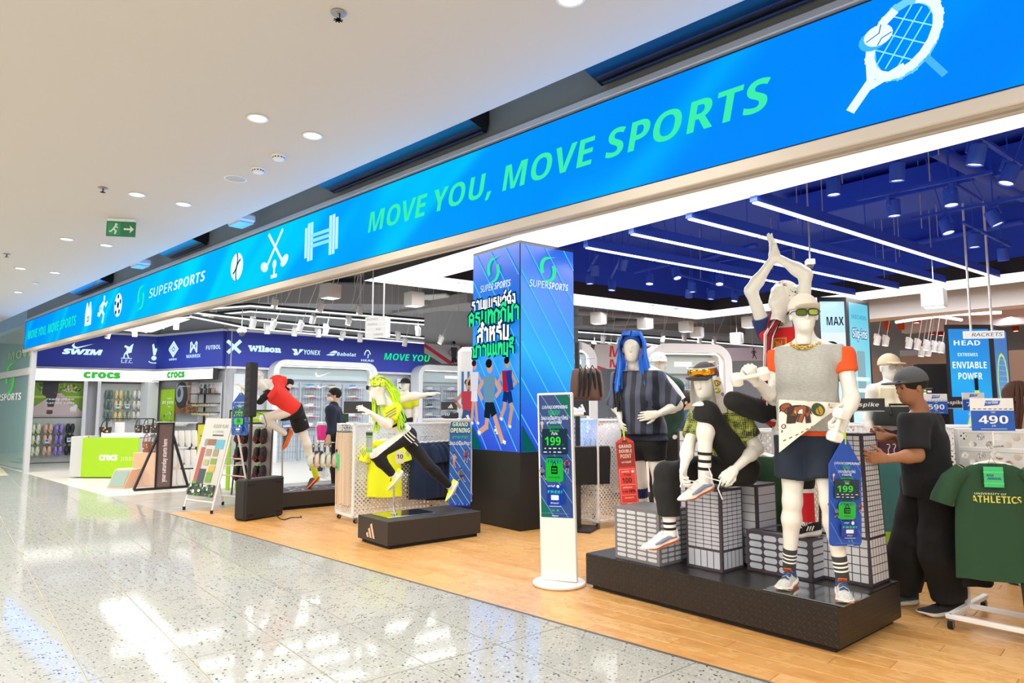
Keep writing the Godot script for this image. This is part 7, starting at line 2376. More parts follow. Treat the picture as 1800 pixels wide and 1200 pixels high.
func bust(label: String, p: Vector3, yaw: float, top: Material, cap: Material, fem: bool, s: float):
	var o := thing("mannequin", label, "mannequin")
	var B := Basis(Vector3.UP, deg_to_rad(43.86 + yaw))
	var j := {"look": B.z, "fwd": B.z}
	for q in [["neck", 0, 0.13, 0], ["head", 0, 0.30, 0.01], ["shA", -0.19, 0.08, 0], ["shB", 0.19, 0.08, 0], ["elA", -0.23, -0.20, -0.02], ["elB", 0.23, -0.20, -0.02], ["wrA", -0.22, -0.43, 0.06], ["wrB", 0.22, -0.43, 0.06], ["hip", 0, -0.40, 0], ["knA", -0.1, -0.82, 0.02], ["knB", 0.1, -0.82, 0.02], ["anA", -0.1, -1.2, 0], ["anB", 0.1, -1.2, 0]]:
		j[q[0]] = p + B * (V3(q[1], q[2], q[3]) * s)
	var Wh: Material = M["mannequin"]
	body(o, j, s, fem, Wh, [["relax", j.wrA, Vector3.DOWN, B.x, true], ["relax", j.wrB, Vector3.DOWN, -B.x, false]], true, false, 0.015)
	if fem:
		wear(o, "tank_top", torso_bones(j, s, true, 0.03), top, [[j.neck.lerp(j.hip, 0.66), Vector3.DOWN], [j.neck + V3(0, -0.02, 0), Vector3.UP], [j.shB - B.x * 0.03, B.x], [j.shA + B.x * 0.03, -B.x]], 0.012)
		wear(o, "shorts", [[j.hpA, j.hpB, 0.11, 0.11]] + leg_bones(j, s, "A", 0.014, 0.5) + leg_bones(j, s, "B", 0.014, 0.5), cloth("5c3444"), [], 0.004)
		sunglasses(o, j, hexm("d8d4cc", 0.3), hexm("c8c0b4", 0.2))
	else:
		wear(o, "yellow_tee", torso_bones(j, s, false, 0.02) + arm_bones(j, s, "A", 0.02, 0.6) + arm_bones(j, s, "B", 0.02, 0.6), top, [[j.neck.lerp(j.hip, 0.5), Vector3.DOWN], [j.neck, Vector3.UP]], 0.006)
		wear(o, "shorts", [[j.hpA, j.hpB, 0.12, 0.12]] + leg_bones(j, s, "A", 0.02, 0.6) + leg_bones(j, s, "B", 0.02, 0.6), cap, [], 0.006)
		var st := MB.new()
		st.tube([j.shA + B.z * 0.1, j.neck.lerp(j.hip, 0.5) + B.z * 0.13, j.hpB + B.z * 0.1 + B.x * 0.05], 0.012, 6)
		part(o, "shoulder_strap", st, cap)
	baseball_cap(o, j, cap, 1.06)
func drape(rows: Array, amp := 0.012, waves := 7.0, ph := 0.0, sides := 28) -> MB:  # rows of [centre, half width, half depth], top to bottom
	var P := []
	for r in rows.size():
		var ring := PackedVector3Array()
		var t := float(r) / (rows.size() - 1)
		for k in sides:
			var a := -TAU * k / sides
			var w := 1.0 + amp * t / maxf(rows[r][2], 0.004) * sin(a * waves + ph + t * 1.3)
			ring.append(rows[r][0] + V3(cos(a) * rows[r][1], amp * 0.6 * t * sin(a * 3.0 + ph), sin(a) * rows[r][2] * w))
		P.append(ring)
	P.reverse()
	var m := MB.new()
	m.grid(P, true)
	m.fan(P[-1], Vector3.UP)
	m.fan(P[0], Vector3.DOWN)
	return m
func hanger(o: Node3D, m: Material, w := 0.2):
	var h := MB.new()
	h.tube([V3(-w, -0.07, 0), V3(-w * 0.5, -0.02, 0), V3(0, 0.0, 0), V3(w * 0.5, -0.02, 0), V3(w, -0.07, 0)], [0.008, 0.012, 0.014, 0.012, 0.008], 8)
	h.tube([V3(0, 0, 0), V3(0, 0.05, 0), V3(0.018, 0.07, 0), V3(0.012, 0.09, 0), V3(-0.012, 0.088, 0)], 0.003, 6)
	part(o, "hanger", h, m)
func tee(label: String, at: Transform3D, m: Material, grp := "", w := 0.25, h := 0.66, ph := 0.0, sleeveless := false) -> Node3D:
	var o := thing("t_shirt", label, "shirt", at, grp)
	part(o, "body", drape([[V3(0, -0.012, 0), 0.085, 0.02], [V3(0, -0.03, 0), 0.13, 0.026], [V3(0, -0.06, 0), w * 0.82, 0.03], [V3(0, -0.12, 0), w * 0.93, 0.034], [V3(0, -0.25, 0), w * 0.95, 0.034], [V3(0, -h * 0.65, 0), w, 0.036], [V3(0, -h * 0.9, 0), w * 1.03, 0.04], [V3(0, -h, 0), w * 1.04, 0.04]], 0.010, 6.0, ph), m)
	if not sleeveless:
		for sg: float in [-1.0, 1.0]:
			var sl := MB.new()
			sl.tube([V3(sg * w * 0.72, -0.055, 0), V3(sg * w * 1.02, -0.12, 0.004), V3(sg * w * 1.25, -0.23, 0.006), V3(sg * w * 1.3, -0.265, 0.006)], [0.05, 0.062, 0.068, 0.066], 12)
			part(o, "sleeve", sl, m)
	hanger(o, hexm("e8e6e2", 0.4), w * 0.75)
	return o
func trousers(label: String, at: Transform3D, m: Material, w: float, h: float, d := 0.02, grp := "", ph := 0.0) -> Node3D:
	var o := thing("trousers", label, "trousers", at, grp)
	part(o, "cloth", drape([[V3(0, -0.03, 0), w * 0.9, d], [V3(0, -0.2 * h, 0), w, d * 1.2], [V3(0, -0.6 * h, 0), w * 0.92, d * 1.2], [V3(0, -h, 0), w * 0.85, d * 1.3]], 0.008, 5.0, ph), m)
	var c := MB.new()
	c.box(T(V3(0, -0.02, 0)), V3(w * 1.7, 0.018, 0.014), 0.003)
	c.tube([V3(0, -0.01, 0), V3(0, 0.04, 0), V3(0.014, 0.055, 0), V3(0, 0.07, 0), V3(-0.014, 0.06, 0)], 0.003, 6)
	part(o, "clip_hanger", c, M["steel"])
	return o
func caster(par: Node3D, p: Vector3):
	var m := MB.new()
	m.box(T(p + V3(0, 0.055, 0)), V3(0.03, 0.02, 0.03), 0.003)
	m.box(T(p + V3(-0.016, 0.035, 0.004)), V3(0.004, 0.045, 0.03))
	m.box(T(p + V3(0.016, 0.035, 0.004)), V3(0.004, 0.045, 0.03))
	var c := part(par, "caster", m, M["steel"])
	var w := MB.new()
	w.tube([p + V3(-0.013, 0.026, 0.008), p + V3(0.013, 0.026, 0.008)], 0.026, 14)
	part(c, "wheel", w, M["rubber"])
func gondola(label: String, at: Transform3D, w: float, d: float, h: float, grp := "") -> Node3D:
	var o := thing("garment_rack", label, "rack", at, grp)
	for q in [[0, 0], [-w, 0], [0, -d], [-w, -d]]:
		part(o, "post", bx(V3(0.028, h - 0.07, 0.028), V3(q[0] - 0.014 if q[0] == 0 else q[0] + 0.014, 0.07 + (h - 0.07) / 2, q[1] - 0.014 if q[1] == 0 else q[1] + 0.014), 0.003), M["white"])
		caster(o, V3(q[0] * 0.92 - w * 0.04, 0, q[1] * 0.92 - d * 0.04))
	var f := MB.new()
	for q in [[0.085, 0.03], [h - 0.012, 0.024]]:
		for z in [-0.014, -d + 0.014]:
			f.box(T(V3(-w / 2, q[0], z)), V3(w, q[1], 0.026), 0.003)
		for x in [-0.014, -w + 0.014]:
			f.box(T(V3(x, q[0], -d / 2)), V3(0.026, q[1], d), 0.003)
	part(o, "frame", f, M["white"])
	var p := MB.new()
	var y0 := 0.10
	var y1 := h - 0.02
	for z in [-0.012, -d + 0.012]:
		p.quad(V3(-w + 0.028, y0, z), V3(-0.028, y0, z), V3(-0.028, y1, z), V3(-w + 0.028, y1, z), w, y1 - y0)
	for x in [-0.012, -w + 0.012]:
		p.quad(V3(x, y0, 0), V3(x, y0, -d), V3(x, y1, -d), V3(x, y1, 0), d, y1 - y0)
	part(o, "perforated_panel", p, M["perforated"])
	return o
func brand_card(label: String, at: Transform3D, w: float, h: float, what: String):
	var o := thing("shelf_sign", label, "sign", at)
	part(o, "card", bx(V3(w, h, 0.012), V3(0, h / 2, 0), 0.002), hexm("2a2a30", 0.4))
	part(o, "foot", bx(V3(w * 0.9, 0.008, 0.05), V3(0, 0.004, 0)), hexm("b8bcc0", 0.3))
	var a := art(T(V3(0, h / 2, 0.0066)), 0.0004)
	if what == "bars":
		three_bars(a, w * 0.1, 0, h * 0.5, C("f2f2f2"))
	elif what == "tick":
		tick(a, 0, 0, w * 0.4, C("e8eaee"))
	else:
		a.text(what, 0, -h * 0.12, h * 0.3, C("f0f0f0"), "b", w * 0.6, 0.25)
		a.poly([V2(-w * 0.42, -h * 0.1), V2(-w * 0.3, 0.03 * h), V2(-w * 0.42, h * 0.1)], C("f0f0f0"))
	part(o, "emblem", a, M["print"])
func tick(a: Art, x: float, y: float, w: float, c: Color):  # a swelling check mark
	var p := []
	for q in [[-0.5, 0.02], [-0.42, -0.12], [-0.28, -0.14], [0.5, 0.17], [-0.22, -0.035], [-0.34, -0.01], [-0.40, 0.06], [-0.36, 0.18], [-0.46, 0.1]]:
		p.append(V2(x + q[0] * w, y + q[1] * w))
	a.poly(p, c)
func price_card(label: String, at: Transform3D, w: float, h: float, num: String):
	var o := thing("price_sign", label, "sign", at)
	part(o, "card", bx(V3(w, h, 0.006), V3(0, h / 2, 0), 0.001), hexm("eff0f4", 0.4))
	var a := art(T(V3(0, 0, 0.0036)), 0.0004)
	a.rect(0, h * 0.31, w, h * 0.62, C("1f5cc0"))
	a.poly([V2(-w * 0.18, h * 0.76), V2(w * 0.16, h * 0.8), V2(w * 0.2, h * 0.92), V2(-w * 0.14, h * 0.93)], C("2a64c4"))
	a.thai("ราคานี้ดีดี", 0, h * 0.83, h * 0.07, C("eef4fa"), 0, 0, Color.BLACK, 0.06)
	for k in 8:
		a.rect(-w * 0.42 + k * w * 0.12, h * 0.67, w * 0.07, h * 0.02, C("3a3a40"))
	a.thai("ราคา", 0, h * 0.54, h * 0.05, C("e8f0fa"))
	a.text(num, 0, h * 0.22, h * 0.25, C("f4f8fc"), "b", w * 0.68)
	a.thai("บาท", 0, h * 0.13, h * 0.05, C("e8f0fa"))
	a.rect(0, h * 0.06, w * 0.6, h * 0.018, C("c8dcf4"))
	part(o, "print", a, M["print"])
	var st := MB.new()
	st.tube([V3(0, 0.0, -0.006), V3(0, -0.08, -0.006)], 0.006, 6)
	part(o, "stem", st, M["white"])
func small_shoe(called: String, up: Material, sole: Material) -> Node3D:
	var o := thing(called, "x", "shoe")
	shoe_parts(o, up, sole, null, sole, false, 8)
	return o
func hung_arm(par: Node3D, a: Vector3, b: Vector3):
	var m := MB.new()
	m.tube([a, b], 0.007, 8)
	part(par, "arm", m, M["chrome"])
func racks():
	var yel := cloth("e6f01c")
	var blk := cloth("161618")
	var r := gondola("white perforated rack on casters with beige trousers and yellow tees, left of lunging mannequin's plinth", T(V3(-7.33, 0, -1.23), -9.0), 0.54, 1.5, 1.22)
	var rt := r.transform
	for k in 7:
		trousers("beige trousers hanging on the near end of white rack beside grey bras", rt * T(V3(-0.10 - 0.035 * k, 1.14, 0.02 + 0.015 * (k % 2)), 82.0), cloth("d8c4ae"), 0.085, 0.92 - 0.02 * (k % 3), 0.014, "beige trousers on the rack end", k)
	hung_arm(r, V3(-0.36, 1.17, 0.0), V3(-0.04, 1.17, 0.02))
	hung_arm(r, V3(-0.30, 0.98, -0.02), V3(-0.48, 0.98, 0.34))
	var bm := [cloth("c4c8bc"), cloth("c8b4a8"), cloth("b8beb4")]
	for k in 6:
		var o := thing("bra", "%s sports bra on the rack's front arm" % ["grey green", "pinkish", "cool grey"][k % 3], "bra", rt * T(V3(-0.31 - 0.035 * k, 0.95, 0.02 + 0.062 * k), -20.0).scaled_local(Vector3.ONE * 1.2), "sports bras on the front arm")
		var cup := MB.new()
		for sg: float in [-1.0, 1.0]:
			var P := []
			for q in 6:
				var t := q / 5.0
				var ring := PackedVector3Array()
				for c in 12:
					var a := -TAU * c / 12
					ring.append(V3(sg * 0.055 + cos(a) * 0.068 * cos(t * PI / 2), -0.16 + sin(a) * 0.075 * cos(t * PI / 2) - 0.015 * t, 0.06 * sin(t * PI / 2)))
				P.append(ring)
			P.reverse()
			cup.grid(P, true)
		part(o, "cup", cup, bm[k % 3])
		var st := MB.new()
		for sg: float in [-1.0, 1.0]:
			st.tube([V3(sg * 0.055, -0.09, 0.0), V3(sg * 0.04, 0.0, 0.0)], 0.006, 6)
		st.tube([V3(-0.11, -0.2, 0.0), V3(0, -0.225, 0.012), V3(0.11, -0.2, 0.0)], 0.014, 6)
		part(o, "strap", st, bm[k % 3])
		hanger(o, hexm("2a2a2c", 0.4), 0.07)
	var gt := MB.new()
	gt.box(T(V3(0, -0.1, 0.0), 0, 0, 10), V3(0.055, 0.2, 0.003))
	gt.tube([V3(0, 0, 0), V3(0.01, 0.05, 0)], 0.003, 5)
	solo("swing_tag", "bright green new-arrival tag hanging at the left of the grey bras", "tag", gt, hexm("3cc878", 0.5), T(V3(-7.509, 0.843, -1.136), 40.0))
	for k in 5:
		var t := tee("bright yellow tee with grey sleeve stripes on right side of white rack" if k == 0 else "bright yellow tee packed behind the front yellow tee on white rack", rt * T(V3(0.16 - 0.03 * k, 1.02, -0.36 - 0.006 * k), 62.0), yel, "yellow tees behind the front one" if k else "", 0.2, 0.70, k)
		if k == 0:
			for sg: float in [-1.0, 1.0]:
				var a := art(T(V3(sg * 0.27, -0.17, 0.066)), 0.0005)
				for q in 3:
					a.line([V2(sg * (-0.055 + 0.022 * q), -0.06), V2(sg * (0.0 + 0.022 * q), 0.055)], 0.010, C("9aa070"))
				part(t, "sleeve_stripe", a, M["print"])
	hung_arm(r, V3(0, 1.09, -0.42), V3(0.34, 1.09, -0.42))
	for k in 6:
		tee("navy tee on right side of white rack, behind the lunging legs", rt * T(V3(0.20 - 0.03 * k, 0.98, -0.85 - 0.1 * k), 78.0), cloth("22324e"), "navy tees behind the lunging legs", 0.16, 0.72, k * 1.3)
	hung_arm(r, V3(0, 1.05, -0.95), V3(0.32, 1.05, -0.95))
	for k in 6:
		tee("black tee on white hanger right of the navy tees", T(V3(-7.136, 0.82, -2.473) + V3(-0.06 * k, 0, 0.02 * k), 78.0), blk, "black tees on white hangers", 0.2, 0.62, k)
	var a2 := gondola("white perforated rack holding the black tees, behind the lunging mannequin", T(V3(-8.7, 0, -4.052), -8.0), 0.5, 1.0, 1.2)
	hung_arm(a2, V3(0, 1.08, -0.2), V3(0.12, 1.08, 0.5))
	var card := MB.new()
	card.box(Transform3D(), V3(0.09, 0.14, 0.004))
	var sc := solo("size_tag", "cream size tag reading 10 hung among the navy tees", "tag", card, hexm("e8e8d4", 0.5), T(V3(-6.35, 0.86, -1.201), 40.0))
	var at := art(T(V3(0, -0.02, 0.0025)))
	at.text("10", 0, 0, 0.05, C("2a2a2a"), "b")
	part(sc, "number", at, M["print"])
	var gc := gondola("white perforated rack with bright pink shorts behind the leaping mannequin's legs", T(V3(-11.314, 0, -3.44), -8.0), 0.9, 0.5, 1.15)
	for k in 4:
		trousers("bright pink shorts on the rack behind the leaping mannequin", gc.transform * T(V3(-0.2 - 0.05 * k, 1.12, 0.1), 50.0), cloth("e8308c"), 0.13, 0.3, 0.02, "pink shorts", k)
	for k in 5:
		trousers("slate leggings on the lower arm of the pink shorts rack", gc.transform * T(V3(-0.55 - 0.05 * k, 0.62, 0.1), 50.0), cloth(["3c4c6c", "7c94b0"][k % 2]), 0.1, 0.4, 0.02, "slate leggings", k)
	var gb := thing("shoe_box", "dark green shoe box with white mark on the pink shorts rack", "box", gc.transform * T(V3(-0.3, 1.155, -0.25), -20.0))
	part(gb, "box", bx(V3(0.34, 0.16, 0.22), V3(0, 0.08, 0), 0.003), hexm("1c4a34", 0.6))
	var gba := art(T(V3(0, 0.08, 0.1105)))
	gba.ell(0, 0, 0.05, 0.04, C("e8ece8"), 0.4, 7)
	part(gb, "mark", gba, M["print"])
	var tb := thing("display_table", "white display table with perforated front carrying one dark running shoe", "table", T(V3(-7.305, 0.755, -2.877) * V3(1, 0, 1), -8.0))
	part(tb, "top", bx(V3(1.0, 0.04, 0.6), V3(-0.4, 1.24, -0.3), 0.004), M["white"])
	part(tb, "body", bx(V3(0.96, 1.12, 0.5), V3(-0.4, 0.66, -0.32), 0.004), hexm("dcdce2", 0.5))
	part(tb, "plinth", bx(V3(0.9, 0.1, 0.46), V3(-0.4, 0.05, -0.32)), M["black"])
	var pf := MB.new()
	pf.quad(V3(-0.35, 0.85, -0.065), V3(0.05, 0.85, -0.065), V3(0.05, 1.18, -0.065), V3(-0.35, 1.18, -0.065), 0.5, 0.4)
	part(tb, "perforated_front", pf, M["perforated"])
	var sh := small_shoe("running_shoe", cloth("26262c"), hexm("1c1c22", 0.6))
	tag(sh, "dark running shoe with pale stripes on white display table", "shoe")
	sh.transform = T(tb.transform * V3(-0.45, 1.262, -0.25), -75.0)
	var ss := art(Transform3D(Basis(V3(0, 0, -1), Vector3.UP, Vector3.RIGHT), V3(0.05, 0.055, 0.05)), 0.0005)
	for k in 3:
		ss.line([V2(-0.05 + k * 0.03, -0.015), V2(-0.03 + k * 0.03, 0.02)], 0.012, C("d8dce4"))
	part(sh, "stripe", ss, M["print"])
	brand_card("black sign card with white three-bar emblem behind the lunging mannequin's forward hand", T(V3(-7.639, 1.341, -1.5), 35.0), 0.42, 0.16, "bars")
	brand_card("black sign card with white three-bar emblem on second footwear bay table", T(V3(-8.006, 1.383, -3.371), 38.0), 0.26, 0.13, "bars")
	var r2 := gondola("white perforated rack on casters with black shorts behind the digital standee", T(V3(-4.936, 0, -3.029), -8.0), 0.62, 0.55, 1.28)
	var r2t := r2.transform
	for k in 6:
		trousers("black shorts clipped in a stepped row on white rack behind standee", r2t * T(V3(-0.20 - 0.05 * k, 0.78 + 0.012 * k, 0.26 - 0.055 * k), 35.0), blk, 0.13, 0.36, 0.014, "black shorts behind the standee", k)
	for k in 5:
		trousers("black cropped trousers in the upper row of rack behind standee", r2t * T(V3(-0.10 + 0.02 * k, 0.98, 0.20 - 0.07 * k), 60.0), cloth("1c1c1e"), 0.12, 0.46, 0.014, "upper row of black trousers", k)
	for k in 5:
		trousers("long black trousers hanging on right side of rack behind standee", r2t * T(V3(0.20 - 0.02 * k, 1.16, -0.30 - 0.05 * k), 70.0), blk, 0.085, 0.92, 0.014, "long black trousers", k)
	hung_arm(r2, V3(-0.15, 0.86, 0), V3(-0.25, 0.86, 0.32))
	hung_arm(r2, V3(0, 1.22, -0.4), V3(0.22, 1.22, -0.4))
	brand_card("black sign card with white three-bar emblem above standee-side rack", T(V3(-4.811, 1.323, -2.547), 40.0), 0.2, 0.18, "bars")
	var s2 := small_shoe("running_shoe", cloth("d8d8ec"), ws_())
	tag(s2, "pale lilac running shoe on top of rack behind standee", "shoe")
	s2.transform = T(V3(-4.691, 1.326, -2.314), -60.0)
	var bp := thing("post_display", "tall black post with hooks carrying brown backpacks right of the pillar", "post", T(V3(-5.09, 0.199, -2.852) * V3(1, 0, 1), 20.0))
	part(bp, "post", bx(V3(0.05, 2.2, 0.05), V3(0, 1.1, 0), 0.004), M["black"])
	part(bp, "foot", bx(V3(0.4, 0.03, 0.4), V3(0, 0.015, 0), 0.004), M["black"])
	for k in 2:
		hung_arm(bp, V3(0, 2.0, 0), V3(0.1 + 0.12 * k, 2.0, 0.03))
	for k in 3:
		var b := thing("backpack", "brown backpack with black straps hanging %s on the dark post" % ["nearest the pillar", "second", "farthest right"][k], "backpack", T(V3(-4.899, 1.865, -2.667) + V3(0.05, 0, -0.05) * k, 70.0 - 8 * k).scaled_local(Vector3.ONE * 0.85), "brown backpacks")
		part(b, "bag", drape([[V3(0, 0.0, 0), 0.08, 0.04], [V3(0, -0.03, 0), 0.125, 0.075], [V3(0, -0.2, 0), 0.15, 0.095], [V3(0, -0.38, 0), 0.155, 0.1], [V3(0, -0.43, 0), 0.12, 0.06]], 0.004, 4.0, k), cloth("6c5048"))
		var st := MB.new()
		for sg: float in [-1.0, 1.0]:
			st.tube([V3(sg * 0.03, 0.0, 0.04), V3(sg * 0.06, -0.08, 0.10), V3(sg * 0.07, -0.22, 0.115), V3(sg * 0.09, -0.38, 0.1)], [0.012, 0.024, 0.02, 0.01], 8)
		st.tube([V3(-0.03, -0.005, 0), V3(0, 0.05, 0), V3(0.03, -0.005, 0)], 0.008, 6)
		part(b, "strap", st, blk)
	var r3 := thing("garment_rack", "white perforated rack on casters at the right edge holding dark green tees", "rack", T(V3(-1.077, 0, -1.98), -6.0))
	var fr := MB.new()
	for x in [0.0, 1.2]:
		fr.box(T(V3(x, 0.68, 0)), V3(0.03, 1.18, 0.03), 0.003)
		fr.box(T(V3(x, 0.085, 0.0)), V3(0.035, 0.03, 0.75), 0.004)
	for y in [1.255, 1.13, 0.30]:
		fr.box(T(V3(0.6, y, 0)), V3(1.2, 0.03, 0.024), 0.003)
	fr.box(T(V3(0.6, 0.085, 0.36)), V3(1.2, 0.03, 0.035), 0.004)
	fr.box(T(V3(0.6, 0.085, 0.0)), V3(1.2, 0.03, 0.035), 0.004)
	part(r3, "frame", fr, M["white"])
	var pp := MB.new()
	for q in [[0.32, 1.115], [1.145, 1.24]]:
		pp.quad(V3(0.015, q[0], 0.006), V3(1.185, q[0], 0.006), V3(1.185, q[1], 0.006), V3(0.015, q[1], 0.006), 1.17, q[1] - q[0])
	var pmm: StandardMaterial3D = M["perforated"].duplicate()
	pmm.uv1_scale = V3(10, 10, 10)
	part(r3, "perforated_panel", pp, pmm)
	for q in [[0.0, 0.33], [0.0, -0.33], [1.2, 0.33], [1.2, -0.33]]:
		caster(r3, V3(q[0], 0, q[1]))
	var r3t := r3.transform
	hung_arm(r3, V3(0.26, 1.16, 0.0), V3(0.28, 1.16, 0.36))
	var grn := cloth("23482f")
	for k in 6:
		var t := tee(["front dark green tee with yellow chest lettering on right-edge rack", "pale yellow tee with a strip showing behind the front dark green tee", "black tee third on the right-edge rack", "dark green tee fourth in the stack on right-edge rack", "black tee fifth in the stack on right-edge rack", "dark green tee hindmost on right-edge rack"][k], r3t * T(V3(0.28 - 0.012 * k, 1.075 - 0.004 * k, 0.33 - 0.055 * k), 33.0), [grn, cloth("d8dc90"), blk, grn, blk, grn][k], "", 0.225, 0.72, k * 0.9)
		if k == 0:
			var body_mb := drape([[V3(0, -0.012, 0), 0.085, 0.02], [V3(0, -0.03, 0), 0.13, 0.026], [V3(0, -0.06, 0), 0.1845, 0.03], [V3(0, -0.12, 0), 0.209, 0.034], [V3(0, -0.25, 0), 0.214, 0.034], [V3(0, -0.468, 0), 0.225, 0.036], [V3(0, -0.648, 0), 0.232, 0.04], [V3(0, -0.72, 0), 0.234, 0.04]], 0.010, 6.0, 0.0)
			var a := art(T(V3(0.0, -0.25, 0.2)), 0.0005)
			a.text("ATHLETICS", 0, 0, 0.042, C("d2cf5a"), "b", 0.27)
			a.text("UNIVERSITY OF", -0.03, 0.048, 0.012, C("c8d8b0"), "b", 0.17)
			a.rect(0.06, -0.012, 0.16, 0.012, C("d2cf5a"))
			a.text("INTERNATIONAL", 0.06, -0.0165, 0.008, C("23482f"), "b", 0.14)
			part(t, "chest_print", decal(a, body_mb), M["print"])
	var nt := thing("swing_tag", "green new-arrival card hanging on front dark green tee", "tag", r3t * T(V3(0.305, 0.985, 0.40), 33.0))
	part(nt, "card", bx(V3(0.105, 0.125, 0.004), Vector3.ZERO, 0.001), hexm("3ec07c", 0.5))
	part(nt, "tape", bx(V3(0.107, 0.008, 0.005), V3(0, 0.03, 0.0005)), hexm("48e060", 0.4))
	part(nt, "tape", bx(V3(0.107, 0.008, 0.005), V3(0, -0.038, 0.0005)), hexm("48e060", 0.4))
	var na := art(T(V3(0, 0, 0.0034)), 0.0004)
	na.text("NEW", -0.02, 0.003, 0.014, C("1c3a8c"), "b", 0.038, 0.15)
	na.text("ARRIVAL", 0.002, -0.016, 0.014, C("1c3a8c"), "b", 0.075, 0.15)
	part(nt, "lettering", na, M["print"])
	var nc := MB.new()
	nc.tube([V3(-0.03, 0.055, 0), V3(0.0, 0.13, -0.03), V3(0.03, 0.055, 0)], 0.0015, 5)
	part(nt, "cord", nc, M["rubber"])
	for k in 3:
		trousers("dark green trousers hanging low under the tees at the right edge", r3t * T(V3(0.5 + 0.02 * k, 0.62, 0.2 - 0.07 * k), 33.0), cloth("173424"), 0.16, 0.52, 0.03, "dark green trousers", k)
	trousers("black shorts hanging low at the left of the dark green tees", r3t * T(V3(0.10, 0.55, 0.10), 60.0), blk, 0.13, 0.3, 0.03, "", 1.0)
	price_card("nearest blue price card reading 490 on the right-edge rack", T(V3(-0.779, 1.271, -1.411), 38.0), 0.245, 0.195, "490")
	var r4 := gondola("white perforated rack under the left black-framed sign card, behind tallest block", T(V3(-2.015, 0.439, -3.544) * V3(1, 0, 1), -6.0), 0.5, 0.9, 1.26)
	brand_card("black sign card with slanted white lettering left of the walking man", T(V3(-1.918, 1.38, -2.95), 36.0), 0.27, 0.115, "spike")
	brand_card("black sign card with slanted white lettering between the 590 and 79 price cards", T(V3(-1.498, 1.405, -4.187), 36.0), 0.2, 0.115, "spike")
	price_card("blue price card reading 590 above the walking man's shoulder", T(V3(-1.491, 1.36, -3.363), 38.0), 0.195, 0.175, "590")
	price_card("blue price card reading 790 partly hidden behind the 490 card", T(V3(-1.292, 1.39, -3.829), 38.0), 0.19, 0.16, "790")
	price_card("low blue price card reading 590 beside the teal tank tops", T(V3(-1.726, 0.818, -3.072), 38.0), 0.1, 0.13, "590")
	gondola("white perforated rack below the 590 and 79 price cards", T(V3(-1.35, 0.298, -4.063) * V3(1, 0, 1), -6.0), 0.55, 0.8, 1.24)
	for k in 4:
		tee("teal tank top hanging behind the tallest block", T(V3(-1.697, 1.024, -2.654) + V3(0.03, 0, -0.05) * k, 60.0), cloth("4c9090"), "teal tank tops", 0.2, 0.6, k, true)
	for k in 3:
		trousers("lime green shorts hanging below the teal tank tops", T(V3(-1.729, 0.426, -3.124) + V3(0.03, 0, -0.05) * k, 40.0), cloth("a8dc2c"), 0.18, 0.26, 0.03, "lime green shorts", k)
	var ped := thing("round_pedestal", "pale flared pedestal with black base behind the walking man's legs", "pedestal", T(V3(-1.622, 0, -3.093)))
	var pm := MB.new()
	pm.lathe([V2(0.0, 0.62), V2(0.10, 0.62), V2(0.13, 0.4), V2(0.2, 0.12), V2(0.21, 0.10)], Transform3D(), 28)
	part(ped, "body", pm, hexm("d8c4b0", 0.5))
	pm = MB.new()
	pm.lathe([V2(0.21, 0.1), V2(0.22, 0.09), V2(0.22, 0.0), V2(0, 0)], Transform3D(), 28)
	part(ped, "base", pm, M["black"])
	var bag := thing("duffel_bag", "black sports bag lying on white rack behind the walking man", "bag", T(V3(-1.787, 1.252, -3.303), 40.0))
	part(bag, "body", drape([[V3(0, 0.17, 0), 0.16, 0.06], [V3(0, 0.14, 0), 0.2, 0.1], [V3(0, 0.06, 0), 0.215, 0.12], [V3(0, 0.0, 0), 0.2, 0.1]], 0.006, 3.0), cloth("2a2c2a"))
	var bs := MB.new()
	bs.tube([V3(-0.1, 0.1, 0.115), V3(-0.09, 0.19, 0.06), V3(0.09, 0.19, 0.06), V3(0.1, 0.1, 0.115)], 0.01, 6)
	part(bag, "handle", bs, cloth("1c1e1c"))
	var ba := art(T(V3(0.03, 0.05, 0.128)))
	ba.text("spike", 0, 0, 0.03, C("9a9c98"), "b", 0.12, 0.2)
	part(bag, "lettering", ba, M["print"])
	for k in 4:
		tee("dark green vest hanging between the seated mannequin and the printed scarf", T(V3(-2.332, 1.041, -1.693) + V3(-0.02, 0, -0.06) * k, 25.0), cloth("2c5234"), "dark green vests", 0.17, 0.62, k, true)
	gondola("white perforated rack behind the seated mannequin's back with green vests", T(V3(-2.39, 0.536, -2.055) * V3(1, 0, 1), -6.0), 0.5, 0.8, 1.22)
	for k in 4:
		trousers("black trousers at the end of the green vest rack", T(V3(-2.315, 1.031, -1.92) + V3(-0.01, 0, -0.07) * k, 40.0), blk, 0.09, 0.5, 0.02, "black trousers by the vests", k)
	var w := thing("low_table", "white table with dark base and beige wall behind the red offer tag", "table", T(V3(-6.168, 0, -5.308), -6.0))
	part(w, "top", bx(V3(1.4, 0.05, 0.8), V3(-0.5, 0.95, -0.4), 0.004), M["white"])
	part(w, "body", bx(V3(1.36, 0.8, 0.74), V3(-0.5, 0.52, -0.4)), hexm("e4ddd4", 0.6))
	part(w, "plinth", bx(V3(1.36, 0.12, 0.74), V3(-0.5, 0.06, -0.4)), hexm("3c3028", 0.6))
	for k in 6:
		tee("pale lilac and white tee hanging behind the red offer tag", T(V3(-5.143, 1.215, -3.498) + V3(0.045 * k, -0.01, -0.03 * k), 60.0), cloth(["d8cfd8", "e8e4e4"][k % 2]), "pale tees behind the red tag", 0.18, 0.75, k)
func ws_() -> Material:
	return hexm("f1f1ef", 0.7)
